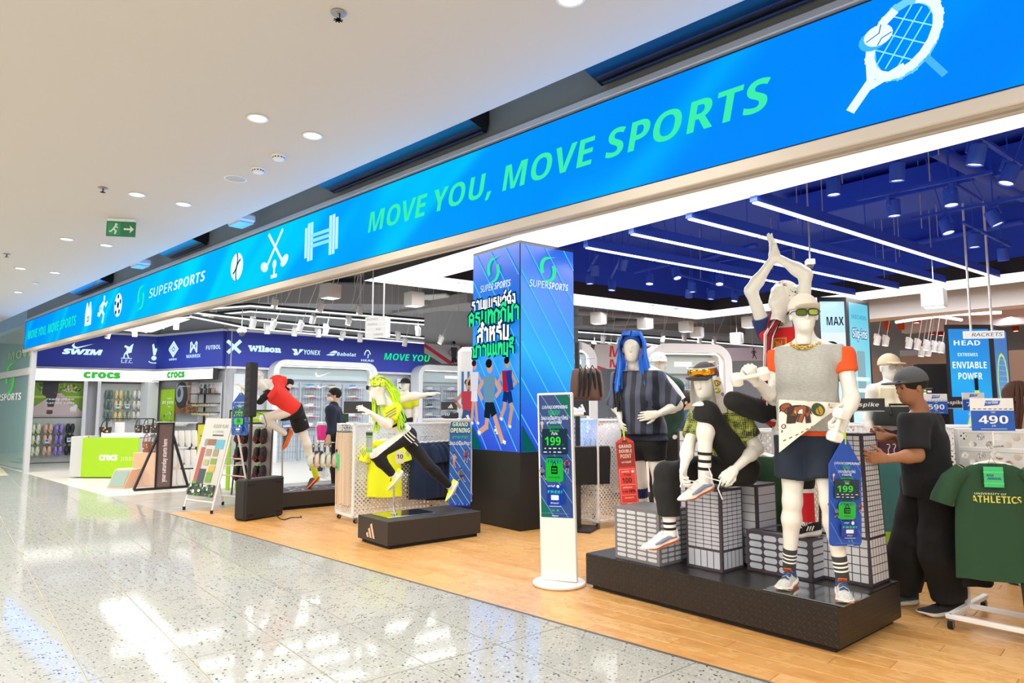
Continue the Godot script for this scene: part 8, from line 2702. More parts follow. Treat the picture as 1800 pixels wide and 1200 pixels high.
func people():
	var L := V3(-0.721, 0, 0.693)
	var Cm := V3(0.693, 0, 0.721)
	var blk := cloth("121214")
	var o := thing("person", "man in grey cap, black tee and wide black trousers walking past, arms forward", "person")
	var sk := mat("skin_tan", C("b07a58"), 0.55)
	sk.subsurf_scatter_enabled = true
	sk.subsurf_scatter_strength = 0.05
	var j := {"neck": V3(-1.251, 1.388, -1.806), "head": V3(-1.285, 1.552, -1.723), "look": L * 0.98 + Cm * 0.1 + V3(0, -0.12, 0), "fwd": L, "shA": V3(-1.252, 1.313, -1.621), "shB": V3(-1.279, 1.323, -2.039), "elA": V3(-1.229, 1.098, -1.561), "wrA": V3(-1.359, 1.078, -1.383), "elB": V3(-1.373, 1.127, -2.087), "wrB": V3(-1.47, 1.2, -1.9), "hip": V3(-1.253, 0.892, -1.914), "knA": V3(-1.199, 0.53, -1.862), "anA": V3(-1.182, 0.113, -1.964), "knB": V3(-1.409, 0.477, -1.975), "anB": V3(-1.475, 0.098, -2.047)}
	j.rh = (Cm * -1.0)
	body(o, j, 0.98, false, sk, [["relax", j.wrA, L + V3(0, 0.1, 0), V3(0, 0.4, 0) - Cm, true], ["relax", j.wrB, L + V3(0, 0.05, 0), V3(0, 0.6, 0) + Cm, false]], true, true)
	wear(o, "black_tee", torso_bones(j, 0.98, false, 0.035) + arm_bones(j, 0.98, "A", 0.045, 0.85) + arm_bones(j, 0.98, "B", 0.045, 0.85) + [[j.neck.lerp(j.hip, 0.4), j.hip + V3(0, -0.05, 0), 0.15, 0.165]], cloth("1a1b20"), [[V3(-1.259, 0.797, -1.921), Vector3.DOWN], [j.neck + V3(0, -0.01, 0), Vector3.UP]], 0.016)
	wear(o, "wide_trousers", [[j.hpA, j.hpB, 0.12, 0.12]] + leg_bones(j, 0.98, "A", 0.035, 1.97, 0.075) + leg_bones(j, 0.98, "B", 0.035, 1.97, 0.075), blk, [], 0.018)
	baseball_cap(o, j, cloth("55565a"), 1.08, 0.05)
	hair_cap(o, j, cloth("1c1614"), 0.02, -0.06)
	face_marks(o, j, sk)
	var s1 := shoe(o, toe_to(V3(j.anA.x, 0.0, j.anA.z), L), cloth("26262a"), hexm("e4e2dc", 0.6), null, blk, true, 1.08)
	var a := art(Transform3D(Basis(V3(0, 0, 1), Vector3.UP, Vector3.LEFT), V3(-0.051, 0.06, 0.03)), 0.0005)
	a.text("N", 0, -0.012, 0.03, C("e8e8e8"), "b", 0.035, 0.2)
	part(s1, "letter", a, M["print"])
	shoe(o, toe_to(V3(j.anB.x, 0.0, j.anB.z), L + Cm * 0.1), cloth("3c5050"), hexm("d8d0c0", 0.6), null, blk, true, 1.05)
	o = thing("person", "woman with long brown hair in white printed tee at the right edge", "person")
	var s2 := mat("skin_fair", C("e4b698"), 0.55)
	j = {"neck": V3(-0.854, 1.268, -3.291), "head": V3(-0.868, 1.5, -3.246), "look": Cm * 0.75 - L * 0.55, "fwd": Cm, "shA": V3(-0.974, 1.204, -3.184), "shB": V3(-0.729, 1.216, -3.279), "elA": V3(-1.02, 0.917, -3.18), "wrA": V3(-0.983, 0.724, -3.102), "elB": V3(-0.723, 0.925, -3.325), "wrB": V3(-0.742, 0.736, -3.193), "hip": V3(-0.891, 0.734, -3.329), "knA": V3(-0.964, 0.301, -3.319), "anA": V3(-0.99, -0.087, -3.347), "knB": V3(-0.873, 0.311, -3.335), "anB": V3(-0.899, -0.073, -3.362)}
	body(o, j, 0.92, true, s2, [["relax", j.wrA, Vector3.DOWN, -L, true], ["relax", j.wrB, Vector3.DOWN, L, false]], true, true)
	var tm := wear(o, "white_tee", torso_bones(j, 0.92, true, 0.03) + arm_bones(j, 0.92, "A", 0.035, 0.7) + arm_bones(j, 0.92, "B", 0.035, 0.7), cloth("efece6"), [[j.hip, Vector3.DOWN], [j.neck + V3(0, -0.02, 0), Vector3.UP]], 0.01)
	wear(o, "trousers", [[j.hpA, j.hpB, 0.11, 0.11]] + leg_bones(j, 0.92, "A", 0.02, 1.95, 0.03) + leg_bones(j, 0.92, "B", 0.02, 1.95, 0.03), cloth("2c3040"), [], 0.008)
	hair_cap(o, j, cloth("4a2c20"), -0.12, 0.03)
	var hr := []
	var rng := RandomNumberGenerator.new()
	rng.seed = 8
	var fb := face(j)
	for k in 90:
		var ang := rng.randf_range(1.0, 5.28)
		hr.append([j.head + fb * V3(sin(ang) * 0.05, 0.12, cos(ang) * 0.05 - 0.01), j.head + fb * V3(sin(ang) * 0.093, 0.05, cos(ang) * 0.1 - 0.015), j.head + fb * V3(sin(ang) * 0.1, -0.12, cos(ang) * 0.1 - 0.02), j.head + fb * V3(sin(ang) * 0.105, -0.26 - 0.06 * rng.randf(), cos(ang) * 0.08 - 0.04)])
	strands(o, "long_hair", hr, cloth("4a2c20"), 0.009)
	face_marks(o, j, s2)
	for sd in ["A", "B"]:
		shoe(o, toe_to(V3(j["an" + sd].x, 0, j["an" + sd].z), Cm), ws_(), ws_(), null, ws_())
	o = thing("person", "black haired man with glasses, white face mask and dark blue jacket by the tick-marked bay", "person")
	j = {"neck": V3(-9.876, 1.521, -2.531), "head": V3(-9.889, 1.623, -2.504), "look": L * 0.9 + Cm * 0.35, "fwd": L, "shA": V3(-9.754, 1.409, -2.385), "shB": V3(-10.004, 1.428, -2.699), "elA": V3(-9.766, 1.135, -2.411), "wrA": V3(-9.727, 0.975, -2.331), "elB": V3(-10.085, 1.123, -2.803), "wrB": V3(-10.05, 0.956, -2.72), "hip": V3(-9.902, 0.945, -2.585), "knA": V3(-9.944, 0.536, -2.601), "anA": V3(-9.969, 0.165, -2.628), "knB": V3(-10.005, 0.529, -2.683), "anB": V3(-10.031, 0.154, -2.709)}
	j.neck = j.head + V3(0, -0.2, 0)
	j.shA = j.neck + V3(0, -0.05, 0) + Cm * 0.18
	j.shB = j.neck + V3(0, -0.05, 0) - Cm * 0.18
	j.rh = -Cm
	body(o, j, 0.97, false, s2, [["relax", j.wrA, Vector3.DOWN, -Cm, true], ["relax", j.wrB, Vector3.DOWN, Cm, false]], true, true, 0.015)
	wear(o, "jacket", torso_bones(j, 0.97, false, 0.03) + arm_bones(j, 0.97, "A", 0.03, 1.9) + arm_bones(j, 0.97, "B", 0.03, 1.9) + [[j.neck, j.neck + V3(0, 0.05, 0), 0.075, 0.07]], cloth("1c2840"), [[j.hip, Vector3.DOWN]], 0.01, 0.014)
	wear(o, "trousers", [[j.hpA, j.hpB, 0.11, 0.11]] + leg_bones(j, 0.97, "A", 0.02, 1.95, 0.03) + leg_bones(j, 0.97, "B", 0.02, 1.95, 0.03), blk, [], 0.006, 0.015)
	hair_cap(o, j, cloth("17130f"), 0.0, 0.05)
	var mk := SDF.new(V3(-0.08, -0.12, 0), V3(0.08, 0.0, 0.14), 0.007)
	mk.ell(V3(0, -0.055, 0.045), V3(0.064, 0.052, 0.068), 0.01)
	part(o, "face_mask", mk.mesh(MB.new()), ws_(), Transform3D(face(j), j.head))
	sunglasses(o, j, hexm("2a2a2c", 0.3), mat("clear_lens", C("c8ccd0"), 0.1), 0.004)
	for sd in ["A", "B"]:
		shoe(o, toe_to(V3(j["an" + sd].x, 0, j["an" + sd].z), L), blk, ws_(), null, ws_(), false)
	o = thing("person", "dark haired shopper in blue top seen between the blue haired and seated mannequins", "person")
	var p := V3(-4.191, 1.488, -3.818)
	j = {"neck": p + V3(0, -0.17, 0), "head": p, "look": -L * 0.8 + Cm * 0.2, "fwd": -L}
	for q in [["shA", -0.17, -0.24, 0], ["shB", 0.17, -0.24, 0], ["elA", -0.2, -0.52, 0], ["elB", 0.2, -0.52, 0], ["wrA", -0.18, -0.74, 0.08], ["wrB", 0.18, -0.74, 0.08], ["hip", 0, -0.72, 0], ["knA", -0.09, -1.12, 0], ["knB", 0.09, -1.12, 0], ["anA", -0.09, -1.50, 0], ["anB", 0.09, -1.50, 0]]:
		j[q[0]] = p + Cm * -q[1] + V3(0, q[2], 0) - L * q[3]
	body(o, j, 0.93, true, s2, [["relax", j.wrA, Vector3.DOWN, Cm, true], ["relax", j.wrB, Vector3.DOWN, -Cm, false]], true, true, 0.016)
	wear(o, "blue_top", torso_bones(j, 0.93, true, 0.03) + arm_bones(j, 0.93, "A", 0.025, 1.5) + arm_bones(j, 0.93, "B", 0.025, 1.5), cloth("2c4864"), [[j.hip, Vector3.DOWN]], 0.006, 0.016)
	wear(o, "trousers", [[j.hpA, j.hpB, 0.11, 0.11]] + leg_bones(j, 0.93, "A", 0.02, 1.95, 0.03) + leg_bones(j, 0.93, "B", 0.02, 1.95, 0.03), blk, [], 0.006, 0.016)
	hair_cap(o, j, cloth("1e1613"), -0.1, 0.02)
func hair_cap(o: Node3D, j: Dictionary, m: Material, low: float, front: float):
	var s := SDF.new(V3(-0.11, -0.2, -0.14), V3(0.11, 0.15, 0.13), 0.008)
	s.ell(V3(0, 0.034, -0.016), V3(0.087, 0.098, 0.107), 0.01)
	if low < -0.05:
		s.cap(V3(0, 0, -0.05), V3(0, low, -0.06), 0.075, 0.06, 0.03)
	s.cut(V3(0, front, 0.075), V3(0, -0.75, 0.66).normalized())
	s.cut(V3(0, low - 0.04, 0), V3(0, -1, 0))
	part(o, "hair", s.mesh(MB.new()), m, Transform3D(face(j), j.head))
func face_marks(o: Node3D, j: Dictionary, sk: Material):
	var x := Transform3D(face(j), j.head)
	var b := MB.new()
	var e := MB.new()
	for sg: float in [-1.0, 1.0]:
		b.tube([x * V3(sg * 0.016, 0.022, 0.088), x * V3(sg * 0.032, 0.027, 0.083), x * V3(sg * 0.046, 0.021, 0.071)], 0.0032, 6)
		e.lathe([V2(0.0, 0.006), V2(0.005, 0.005), V2(0.0075, 0.0)], x * Transform3D(Basis(Vector3.RIGHT, PI / 2), V3(sg * 0.03, -0.001, 0.0795)), 10)
	part(o, "eyebrow", b, cloth("1e1613"))
	part(o, "eye", e, hexm("201814", 0.15))
	var l := MB.new()
	l.tube([x * V3(-0.02, -0.0615, 0.082), x * V3(0, -0.0605, 0.0885), x * V3(0.02, -0.0615, 0.082)], 0.004, 6)
	part(o, "lips", l, hexm("a8604c", 0.5))
func frame1() -> Transform3D:
	return T(V3(-21.45, 0, -0.55), 73.87)
func frame2() -> Transform3D:
	return T(V3(-20.62, 0, -3.42), 13.33)
func frame3() -> Transform3D:
	return T(V3(-17.75, 0, -4.10), 81.18)
func make_clog(m: Material, dark: Material, hung := true) -> Node3D:
	var o := thing("clog", "x", "shoe")
	var P := []
	for q in 11:
		var t := q / 10.0
		var w := lerpa([0.0, 0.02, 0.12, 0.036, 0.6, 0.047, 0.9, 0.038, 1.0, 0.01], t)
		var h := lerpa([0.0, 0.035, 0.15, 0.055, 0.5, 0.062, 0.8, 0.06, 1.0, 0.03], t)
		var r := PackedVector3Array()
		for k in 12:
			var a := TAU * k / 12
			r.append(V3(cos(a) * w, -0.125 + 0.25 * t, 0.03 + sin(a) * (h if sin(a) > 0 else 0.03)))
		P.append(r)
	var mb := MB.new()
	P.reverse()
	mb.grid(P, true)
	var x := Transform3D() if hung else Transform3D(Basis(Vector3.RIGHT, PI / 2), Vector3.ZERO)
	part(o, "body", mb, m, x)
	mb = MB.new()
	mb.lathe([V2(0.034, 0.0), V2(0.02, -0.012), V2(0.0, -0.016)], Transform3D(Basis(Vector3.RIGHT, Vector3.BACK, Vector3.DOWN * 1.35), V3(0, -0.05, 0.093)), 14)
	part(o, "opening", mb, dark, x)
	mb = MB.new()
	mb.tube([V3(-0.045, 0.0, 0.05), V3(-0.036, -0.06, 0.105), V3(0, -0.095, 0.112), V3(0.036, -0.06, 0.105), V3(0.045, 0.0, 0.05)], 0.006, 6)
	part(o, "strap", mb, m, x)
	return o
func clog_rack(fr: Transform3D, xs: Array, ys: Array, cols: Array, deep: int, where: String, step := 0.055):
	for c in xs.size():
		var kind: Array = cols[c]
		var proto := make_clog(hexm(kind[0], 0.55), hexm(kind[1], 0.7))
		for r in ys.size():
			for d in deep:
				for s in 2:
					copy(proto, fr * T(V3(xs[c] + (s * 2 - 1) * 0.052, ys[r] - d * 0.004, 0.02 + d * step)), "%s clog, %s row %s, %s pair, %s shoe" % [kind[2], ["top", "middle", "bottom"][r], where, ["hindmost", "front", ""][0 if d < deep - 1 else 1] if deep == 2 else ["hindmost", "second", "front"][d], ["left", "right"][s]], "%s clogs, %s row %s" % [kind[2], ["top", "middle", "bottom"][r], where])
		proto.free()
	var hk := MB.new()
	for x in xs:
		for y in ys:
			hk.tube([fr * V3(x, y + 0.14, 0), fr * V3(x, y + 0.14, deep * step + 0.08)], 0.006, 6)
			hk.box(fr * T(V3(x, y + 0.135, deep * step + 0.06)), V3(0.03, 0.03, 0.012))
	tag(solo("clip_hooks", "small green clip hooks holding the clogs " + where, "hook", hk, hexm("7cc83c", 0.5)), "", "", "", "stuff")
func leaf_print(a: Art, x: float, y: float, w: float, h: float, cols: Array, n: int, sd: int):
	var rng := RandomNumberGenerator.new()
	rng.seed = sd
	for k in n:
		a.ell(x + rng.randf_range(-w, w) / 2, y + rng.randf_range(-h, h) / 2, w * rng.randf_range(0.03, 0.1), h * rng.randf_range(0.04, 0.12), Color(cols[k % cols.size()]), rng.randf() * 3.0, 7)
func clog_shop():
	var f1 := frame1()
	var f2 := frame2()
	var lime := hexm("9ccc10", 0.5)
	var g := thing("glass_partition", "tall glass shop window panel with white lettering at far left of the opening", "window", T(V3(-18.55, 0, 0)))
	var pm := mat("post_grey", C("c9ccd2"), 0.4, 0.2)
	part(g, "post", bx(V3(0.16, 2.78, 0.1), V3(0, 1.39, -0.05), 0.004), pm)
	part(g, "rail", bx(V3(6.0, 0.16, 0.14), V3(-3.0, 2.26, -0.05), 0.006), pm)
	var gl := mat("glass", Color(0.55, 0.72, 0.74, 0.45), 0.04)
	gl.transparency = BaseMaterial3D.TRANSPARENCY_ALPHA
	part(g, "pane", bx(V3(5.8, 2.14, 0.012), V3(-3.0, 1.10, -0.05)), gl)
	part(g, "pane", bx(V3(5.8, 1.08, 0.012), V3(-3.0, 2.9, -0.05)), gl)
	part(g, "blind", bx(V3(5.4, 3.3, 0.03), V3(-3.6, 1.66, -0.15)), hexm("c4d6da", 0.7))
	var a := art(T(V3(-1.15, 0, -0.04)))
	a.text("SUPERSPORTS", -1.9, 1.62, 0.17, C("f2f6f6"), "b", 4.2, 0.15)
	swoosh_s(a, -1.15, 2.16, 0.42, C("3ce03c"), 1.4)
	a.text("MOVE", -0.2, 2.62, 0.2, C("88b48c"), "b", 2.6)
	part(g, "lettering", a, M["print"])
	solo("lime_panel", "narrow lime green upright panel beside the glass partition post", "panel", bx(V3(0.12, 2.45, 0.5), V3(0, 1.225, 0)), lime, f1 * T(V3(-0.02, 0, 0.12)))
	var wcl := mat("clog_wall", C("dddde2"), 0.6)
	solo("pegboard_panel", "grey pegboard wall panel behind the lower rows of clogs", "panel", MB.new() if false else peg(1.2, 1.15), M["pegboard"], f1 * T(V3(0.14, 0.02, 0.03)))
	solo("pegboard_panel", "grey pegboard wall panel behind the upper green and cream clogs", "panel", peg(1.28, 1.75), M["pegboard"], f1 * T(V3(1.62, 0.35, 0.03)))
	for q in [[1.28, 0.09, "first white upright beside the sidewalk poster"], [1.59, 0.08, "second white upright left of the green clogs"]]:
		solo("upright", q[2], "upright", bx(V3(q[1], 2.2, 0.3), V3(0, 1.1, 0.15), 0.004), wcl, f1 * T(V3(q[0], 0, 0)))
	solo("upright", "white perforated corner pillar between clog rack and lime posters", "upright", bx(V3(0.36, 2.15, 0.3), V3(0, 1.075, 0.15), 0.004), wcl, f2 * T(V3(0.08, 0, 0.12)))
	for q in [[f1, -0.05, 3.02, 2.13, 2.47, 1.64, 0.83, "long white lightbox header with green lettering over clog wall"], [f2, 0.0, 2.86, 2.17, 2.46, 1.3, 0.75, "short white lightbox header with green lettering over tyre poster"]]:
		var h := thing("header_lightbox", q[7], "sign", q[0])
		var w: float = q[2] - q[1]
		part(h, "box", bx(V3(w, q[4] - q[3], 0.16), V3(q[1] + w / 2, (q[3] + q[4]) / 2, 0.22), 0.004), hexm("303034", 0.5))
		part(h, "lit_face", bx(V3(w - 0.03, q[4] - q[3] - 0.03, 0.01), V3(q[1] + w / 2, (q[3] + q[4]) / 2, 0.302)), M["panel_light"])
		var ar := art(q[0] * T(V3(0, 0, 0.309)))
		ar.x = T(V3(0, 0, 0.309))
		ar.text("crocs", q[5], 2.235 if w > 3.0 else 2.25, 0.19, C("48b84c"), "b", q[6], 0.0, 0.015, C("48b84c"))
		part(h, "lettering", ar, M["screen"])
	var bm := hexm("3444b8", 0.5)
	var wl := C("d4f4ff")
	var bands := [[f1, 0.0, 2.99, "blue logo band over the clog wall with swimming, bird and cockerel marks"], [f2, 0.0, 2.95, "short blue logo band between corner and the long band"], [frame3(), 0.0, 5.85, "long blue logo band over the footwear bays with racket and ball marks"]]
	for k in 3:
		var q: Array = bands[k]
		var b := thing("logo_band", q[3], "sign", q[0])
		part(b, "board", bx(V3(q[2], 0.93, 0.1), V3(q[2] / 2, 2.975, 0.07), 0.003), bm)
		part(b, "top_trim", bx(V3(q[2], 0.06, 0.14), V3(q[2] / 2, 3.47, 0.07), 0.004), M["white"])
		part(b, "bottom_trim", bx(V3(q[2], 0.06, 0.12), V3(q[2] / 2, 2.485, 0.07), 0.004), M["white"])
		var r := art(T(V3(0, 0, 0.1215)), 0.001)
		if k == 0:
			tick(r, 1.15, 3.08, 0.5, wl)
			r.text("SWIM", 1.13, 2.87, 0.13, wl, "b", 0.86, 0.35, 0.012, wl)
			r.line([V2(2.16, 2.92), V2(2.22, 3.02), V2(2.2, 3.1), V2(2.13, 3.14)], 0.06, wl)
			r.poly([V2(2.15, 2.92), V2(2.3, 2.96), V2(2.34, 3.22), V2(2.24, 3.12), V2(2.2, 3.02)], wl)
			r.line([V2(2.2, 2.93), V2(2.24, 2.8)], 0.03, wl)
			r.line([V2(2.14, 2.93), V2(2.12, 2.8)], 0.03, wl)
			r.line([V2(2.06, 2.8), V2(2.32, 2.8)], 0.02, wl)
			r.text("L.F.C.", 2.2, 2.67, 0.09, wl, "s", 0.28)
			r.ell(2.86, 2.83, 0.065, 0.065, wl)
			r.poly([V2(2.84, 2.9), V2(2.9, 2.92), V2(2.92, 3.06), V2(2.87, 3.12), V2(2.84, 3.24), V2(2.8, 3.2), V2(2.82, 3.05)], wl)
			r.poly([V2(2.87, 3.04), V2(2.97, 3.2), V2(2.93, 3.02)], wl)
			r.arc(2.86, 2.74, 0.12, 0.05, PI, TAU, 0.025, wl)
		elif k == 1:
			for s in [0.2, 0.12]:
				r.line([V2(0.85 - s, 3.05), V2(0.85, 3.05 + s), V2(0.85 + s, 3.05), V2(0.85, 3.05 - s), V2(0.85 - s, 3.05)], 0.05, wl)
			r.poly([V2(0.80, 3.05), V2(0.85, 3.1), V2(0.9, 3.05), V2(0.85, 3.0)], wl)
			r.text("umbro", 0.85, 2.74, 0.07, wl, "b", 0.34)
			r.line([V2(1.62, 3.2), V2(1.62, 2.94), V2(1.75, 3.1), V2(1.88, 2.94), V2(1.88, 3.2)], 0.055, wl)
			r.line([V2(1.64, 3.22), V2(1.75, 3.05), V2(1.86, 3.22)], 0.04, wl)
			r.text("WARRIX", 1.75, 2.78, 0.09, wl, "b", 0.62)
			r.text("FUTBOL", 2.58, 2.97, 0.11, wl, "b", 0.6)
		else:
			r.line([V2(-0.02, 3.18), V2(0.32, 2.88)], 0.09, wl)
			r.line([V2(0.32, 3.2), V2(0.0, 2.86)], 0.09, wl)
			r.text("Wilson", 0.95, 2.94, 0.14, wl, "s", 0.86, 0.0, 0.012, wl)
			r.poly([V2(1.68, 3.06), V2(1.82, 3.06), V2(1.86, 2.93), V2(1.90, 3.06), V2(2.02, 3.06), V2(1.84, 2.88)], wl)
			r.ell(1.78, 2.92, 0.05, 0.04, wl)
			r.text("YONEX", 2.25, 2.92, 0.13, wl, "b", 0.48, 0.1)
			r.poly([V2(2.66, 2.93), V2(2.8, 2.98), V2(2.96, 2.98), V2(2.88, 2.92)], wl)
			r.poly([V2(2.76, 3.0), V2(2.9, 3.07), V2(3.0, 3.06), V2(2.98, 3.0)], wl)
			r.text("Babolat", 3.28, 2.93, 0.1, wl, "b", 0.58, 0.15)
			r.arc(3.94, 2.98, 0.09, 0.15, 0.2, PI, 0.03, wl)
			r.line([V2(3.95, 2.9), V2(3.97, 3.02)], 0.03, wl)
			r.text("HEAD", 3.94, 2.8, 0.06, wl, "b", 0.4)
			r.text("MOVE YOU", 5.25, 2.88, 0.2, C("22e8a0"), "b", 1.55, 0.2)
		part(b, "lettering", r, M["screen"])
	var p := thing("wall_poster", "large photo poster of legs walking a sidewalk with small white dog and white lettering", "poster", f1 * T(V3(0.12, 1.2, 0.05)))
	part(p, "board", bx(V3(1.13, 0.9, 0.02), V3(0.565, 0.45, 0), 0.002), M["white"])
	a = art(T(V3(0, 0, 0.0108)), 0.0005)
	a.rect(0.565, 0.45, 1.13, 0.9, C("84a83c"))
	leaf_print(a, 0.565, 0.76, 0.95, 0.2, ["c8d878", "e8b0a0", "5c7c30", "d8c8b8", "3c5428"], 50, 3)
	a.rect(0.565, 0.52, 1.13, 0.06, C("b8cc60"))
	a.poly([V2(0, 0), V2(1.12, 0), V2(1.12, 0.12), V2(0.62, 0.62), V2(0.48, 0.62), V2(0, 0.24)], C("cdb8bc"))
	a.poly([V2(0, 0.02), V2(1.12, 0.04), V2(1.12, 0.055), V2(0, 0.04)], C("b09ca4"))
	a.poly([V2(0.2, 0.9), V2(0.55, 0.9), V2(0.52, 0.55), V2(0.46, 0.26), V2(0.33, 0.26), V2(0.28, 0.52), V2(0.2, 0.6)], C("3c3a42"))
	a.rect(0.39, 0.2, 0.11, 0.12, C("d8b8b0"), 0.03)
	a.rect(0.38, 0.12, 0.14, 0.1, C("4c4858"), 0.04)
	a.rect(0.38, 0.17, 0.13, 0.025, C("b83c54"))
	a.line([V2(0.44, 0.66), V2(0.78, 0.34), V2(0.88, 0.28)], 0.008, C("c85040"))
	a.ell(0.9, 0.22, 0.08, 0.06, C("f0ecec"))
	a.ell(0.95, 0.28, 0.045, 0.045, C("f0ecec"))
	for k in 4:
		a.line([V2(0.85 + 0.035 * k, 0.2), V2(0.85 + 0.035 * k, 0.13)], 0.02, C("f0ecec"))
	a.text("ready when", 0.60, 0.44, 0.055, C("fdfdfd"), "b", 0.60)
	a.text("nature calls.", 0.62, 0.34, 0.055, C("fdfdfd"), "b", 0.66)
	part(p, "photo", a, M["print"])
	p = thing("wall_poster", "photo poster of a tyre and wheel on brown ground beside the dark shelves", "poster", f2 * T(V3(1.0, 1.28, 0.08)))
	part(p, "board", bx(V3(0.95, 0.85, 0.02), V3(0.475, 0.425, 0), 0.002), M["white"])
	a = art(T(V3(0, 0, 0.0108)), 0.0005)
	a.rect(0.475, 0.425, 0.95, 0.85, C("a8a0a4"))
	a.rect(0.475, 0.13, 0.95, 0.26, C("8a6040"))
	leaf_print(a, 0.475, 0.12, 0.8, 0.2, ["6c4830", "a07850", "543824"], 30, 5)
	a.ell(0.28, 0.5, 0.27, 0.36, C("2c2c30"))
	a.ell(0.2, 0.54, 0.17, 0.24, C("8c98a8"))
	a.ell(0.18, 0.56, 0.08, 0.12, C("3c4048"))
	a.line([V2(0.6, 0.84), V2(0.62, 0.3), V2(0.8, 0.15)], 0.12, C("7c5c48"))
	a.text("comfort comes", 0.42, 0.72, 0.04, C("f4f0f0"), "b", 0.5)
	part(p, "photo", a, M["print"])
	for q in [[-0.62, "lime green poster with white lettering left of the corner pillar"], [0.30, "lime green poster with white lettering right of the corner pillar"]]:
		p = thing("wall_poster", q[1], "poster", f2 * T(V3(q[0], 0.95, 0.06)))
		part(p, "board", bx(V3(0.62, 1.0, 0.02), V3(0.31, 0.5, 0), 0.002), lime)
		a = art(T(V3(0, 0, 0.0108)))
		a.text("come", 0.4, 0.72, 0.06, C("f2f8e4"), "b")
		a.text("as you", 0.33, 0.6, 0.1, C("f2f8e4"), "b", 0.5)
		a.text("are.", 0.42, 0.5, 0.06, C("f2f8e4"), "b")
		leaf_print(a, 0.31, 0.2, 0.5, 0.34, ["5c8c20", "d8e8e8", "3c5c68", "c8d8a0"], 16, 6)
		part(p, "print", a, M["print"])
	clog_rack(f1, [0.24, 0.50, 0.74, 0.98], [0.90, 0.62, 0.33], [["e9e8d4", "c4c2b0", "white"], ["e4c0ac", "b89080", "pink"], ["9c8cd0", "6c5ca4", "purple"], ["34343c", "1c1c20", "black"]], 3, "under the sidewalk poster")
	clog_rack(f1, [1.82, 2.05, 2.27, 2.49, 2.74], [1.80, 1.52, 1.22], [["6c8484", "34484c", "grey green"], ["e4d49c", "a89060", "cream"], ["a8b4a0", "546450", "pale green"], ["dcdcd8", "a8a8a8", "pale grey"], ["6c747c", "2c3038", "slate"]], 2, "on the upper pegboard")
	for q in [[0.98, 0.62], [0.50, 0.60], [2.05, 1.5], [2.27, 1.5], [2.74, 1.52]]:
		var c := thing("price_tag", "small blue and white card on a clog hook, %s" % ("upper pegboard" if q[1] > 1.0 else "lower rows"), "tag", f1 * T(V3(q[0], q[1] - 0.02, 0.30)), "clog price cards " + ("up" if q[1] > 1 else "low"))
		part(c, "card", bx(V3(0.09, 0.11, 0.004)), hexm("e8eef4", 0.5))
		part(c, "print", bx(V3(0.07, 0.06, 0.005), V3(0, 0.01, 0.001)), hexm("4c84b8", 0.5))
	var sh := thing("wall_shelf", "black wall shelves carrying bags and pale clogs beside tyre poster", "shelf", f2 * T(V3(1.95, 0, 0.06)))
	for y in [1.32, 1.55, 1.80]:
		part(sh, "board", bx(V3(0.95, 0.02, 0.26), V3(0.45, y, 0.13), 0.003), M["black"])
	part(sh, "upright", bx(V3(0.05, 1.9, 0.04), V3(0.28, 1.1, 0.0)), M["black"])
	part(sh, "backing", bx(V3(0.95, 1.2, 0.02), V3(0.45, 1.5, -0.02)), wcl)
	var pale := make_clog(hexm("e6dcae", 0.55), hexm("b8a878", 0.7), false)
	var whc := make_clog(hexm("e8e8e4", 0.55), hexm("b8b8b4", 0.7), false)
	for r in 2:
		for k in 8:
			copy(pale if k < 5 else whc, f2 * T(V3(2.0 + 0.11 * k, [1.332, 1.562][r], 0.16), 0.0), "%s clog standing on the %s black wall shelf" % ["cream" if k < 5 else "white", ["lower", "upper"][r]], "%s clogs on %s black shelf" % ["cream" if k < 5 else "white", ["lower", "upper"][r]])
	for k in 4:
		tote(f2 * T(V3(2.2 + 0.17 * k, 1.81, 0.16)), 0.13, 0.14, ["2c2c30", "34404c", "3c3c40", "9c7c70"][k], ["black", "slate", "dark grey", "dusky pink"][k] + " small tote bag on the top black wall shelf", k)
	var su := thing("shelf_unit", "pale shelf unit with white clogs and socks behind the brown lettered panel", "shelf", f2 * T(V3(0.45, 0, 0.5)))
	for y in [0.1, 0.42, 0.75, 1.05]:
		part(su, "board", bx(V3(1.9, 0.025, 0.35), V3(0.95, y, 0), 0.003), M["white"])
	part(su, "back", bx(V3(1.9, 1.0, 0.02), V3(0.95, 0.55, -0.18)), hexm("b4b4b8", 0.6))
	for r in 4:
		for k in 6:
			copy(whc, f2 * T(V3(1.45 + 0.13 * k, [0.115, 0.435, 0.765, 1.065][r], 0.56), 0.0), "white clog on the %s board of pale shelf unit" % ["lowest", "second", "third", "top"][r], "white clogs on %s board" % ["lowest", "second", "third", "top"][r])
	pale.free()
	whc.free()
	for r in 3:
		for k in 4:
			var s := drape([[V3(0, 0, 0), 0.05, 0.03], [V3(0, -0.1, 0), 0.06, 0.04], [V3(0.01, -0.22, 0), 0.055, 0.04], [V3(0.03, -0.3, 0), 0.03, 0.02]], 0.004, 3.0)
			solo("hanging_sock", "white sock hanging in the %s row beside the brown lettered panel" % ["top", "middle", "bottom"][r], "sock", s, cloth("eceae6"), T(V3(-13.373, 1.003, -1.193) + V3(0.03, -0.36 * r, -0.1) * 1.0 + V3(0.02, 0, -0.11) * k, 60.0), "white socks, %s row" % ["top", "middle", "bottom"][r])
	var ct := thing("counter", "lime green and grey cash counter with white lettering in the clog corner", "counter", T(V3(-16.166, 0, -0.532), 43.86))
	part(ct, "front_panel", bx(V3(1.16, 0.80, 0.03), V3(0.58, 0.42, 0.0), 0.004), lime)
	part(ct, "body", bx(V3(1.14, 0.78, 0.55), V3(0.58, 0.41, -0.29), 0.006), hexm("b8babd", 0.5))
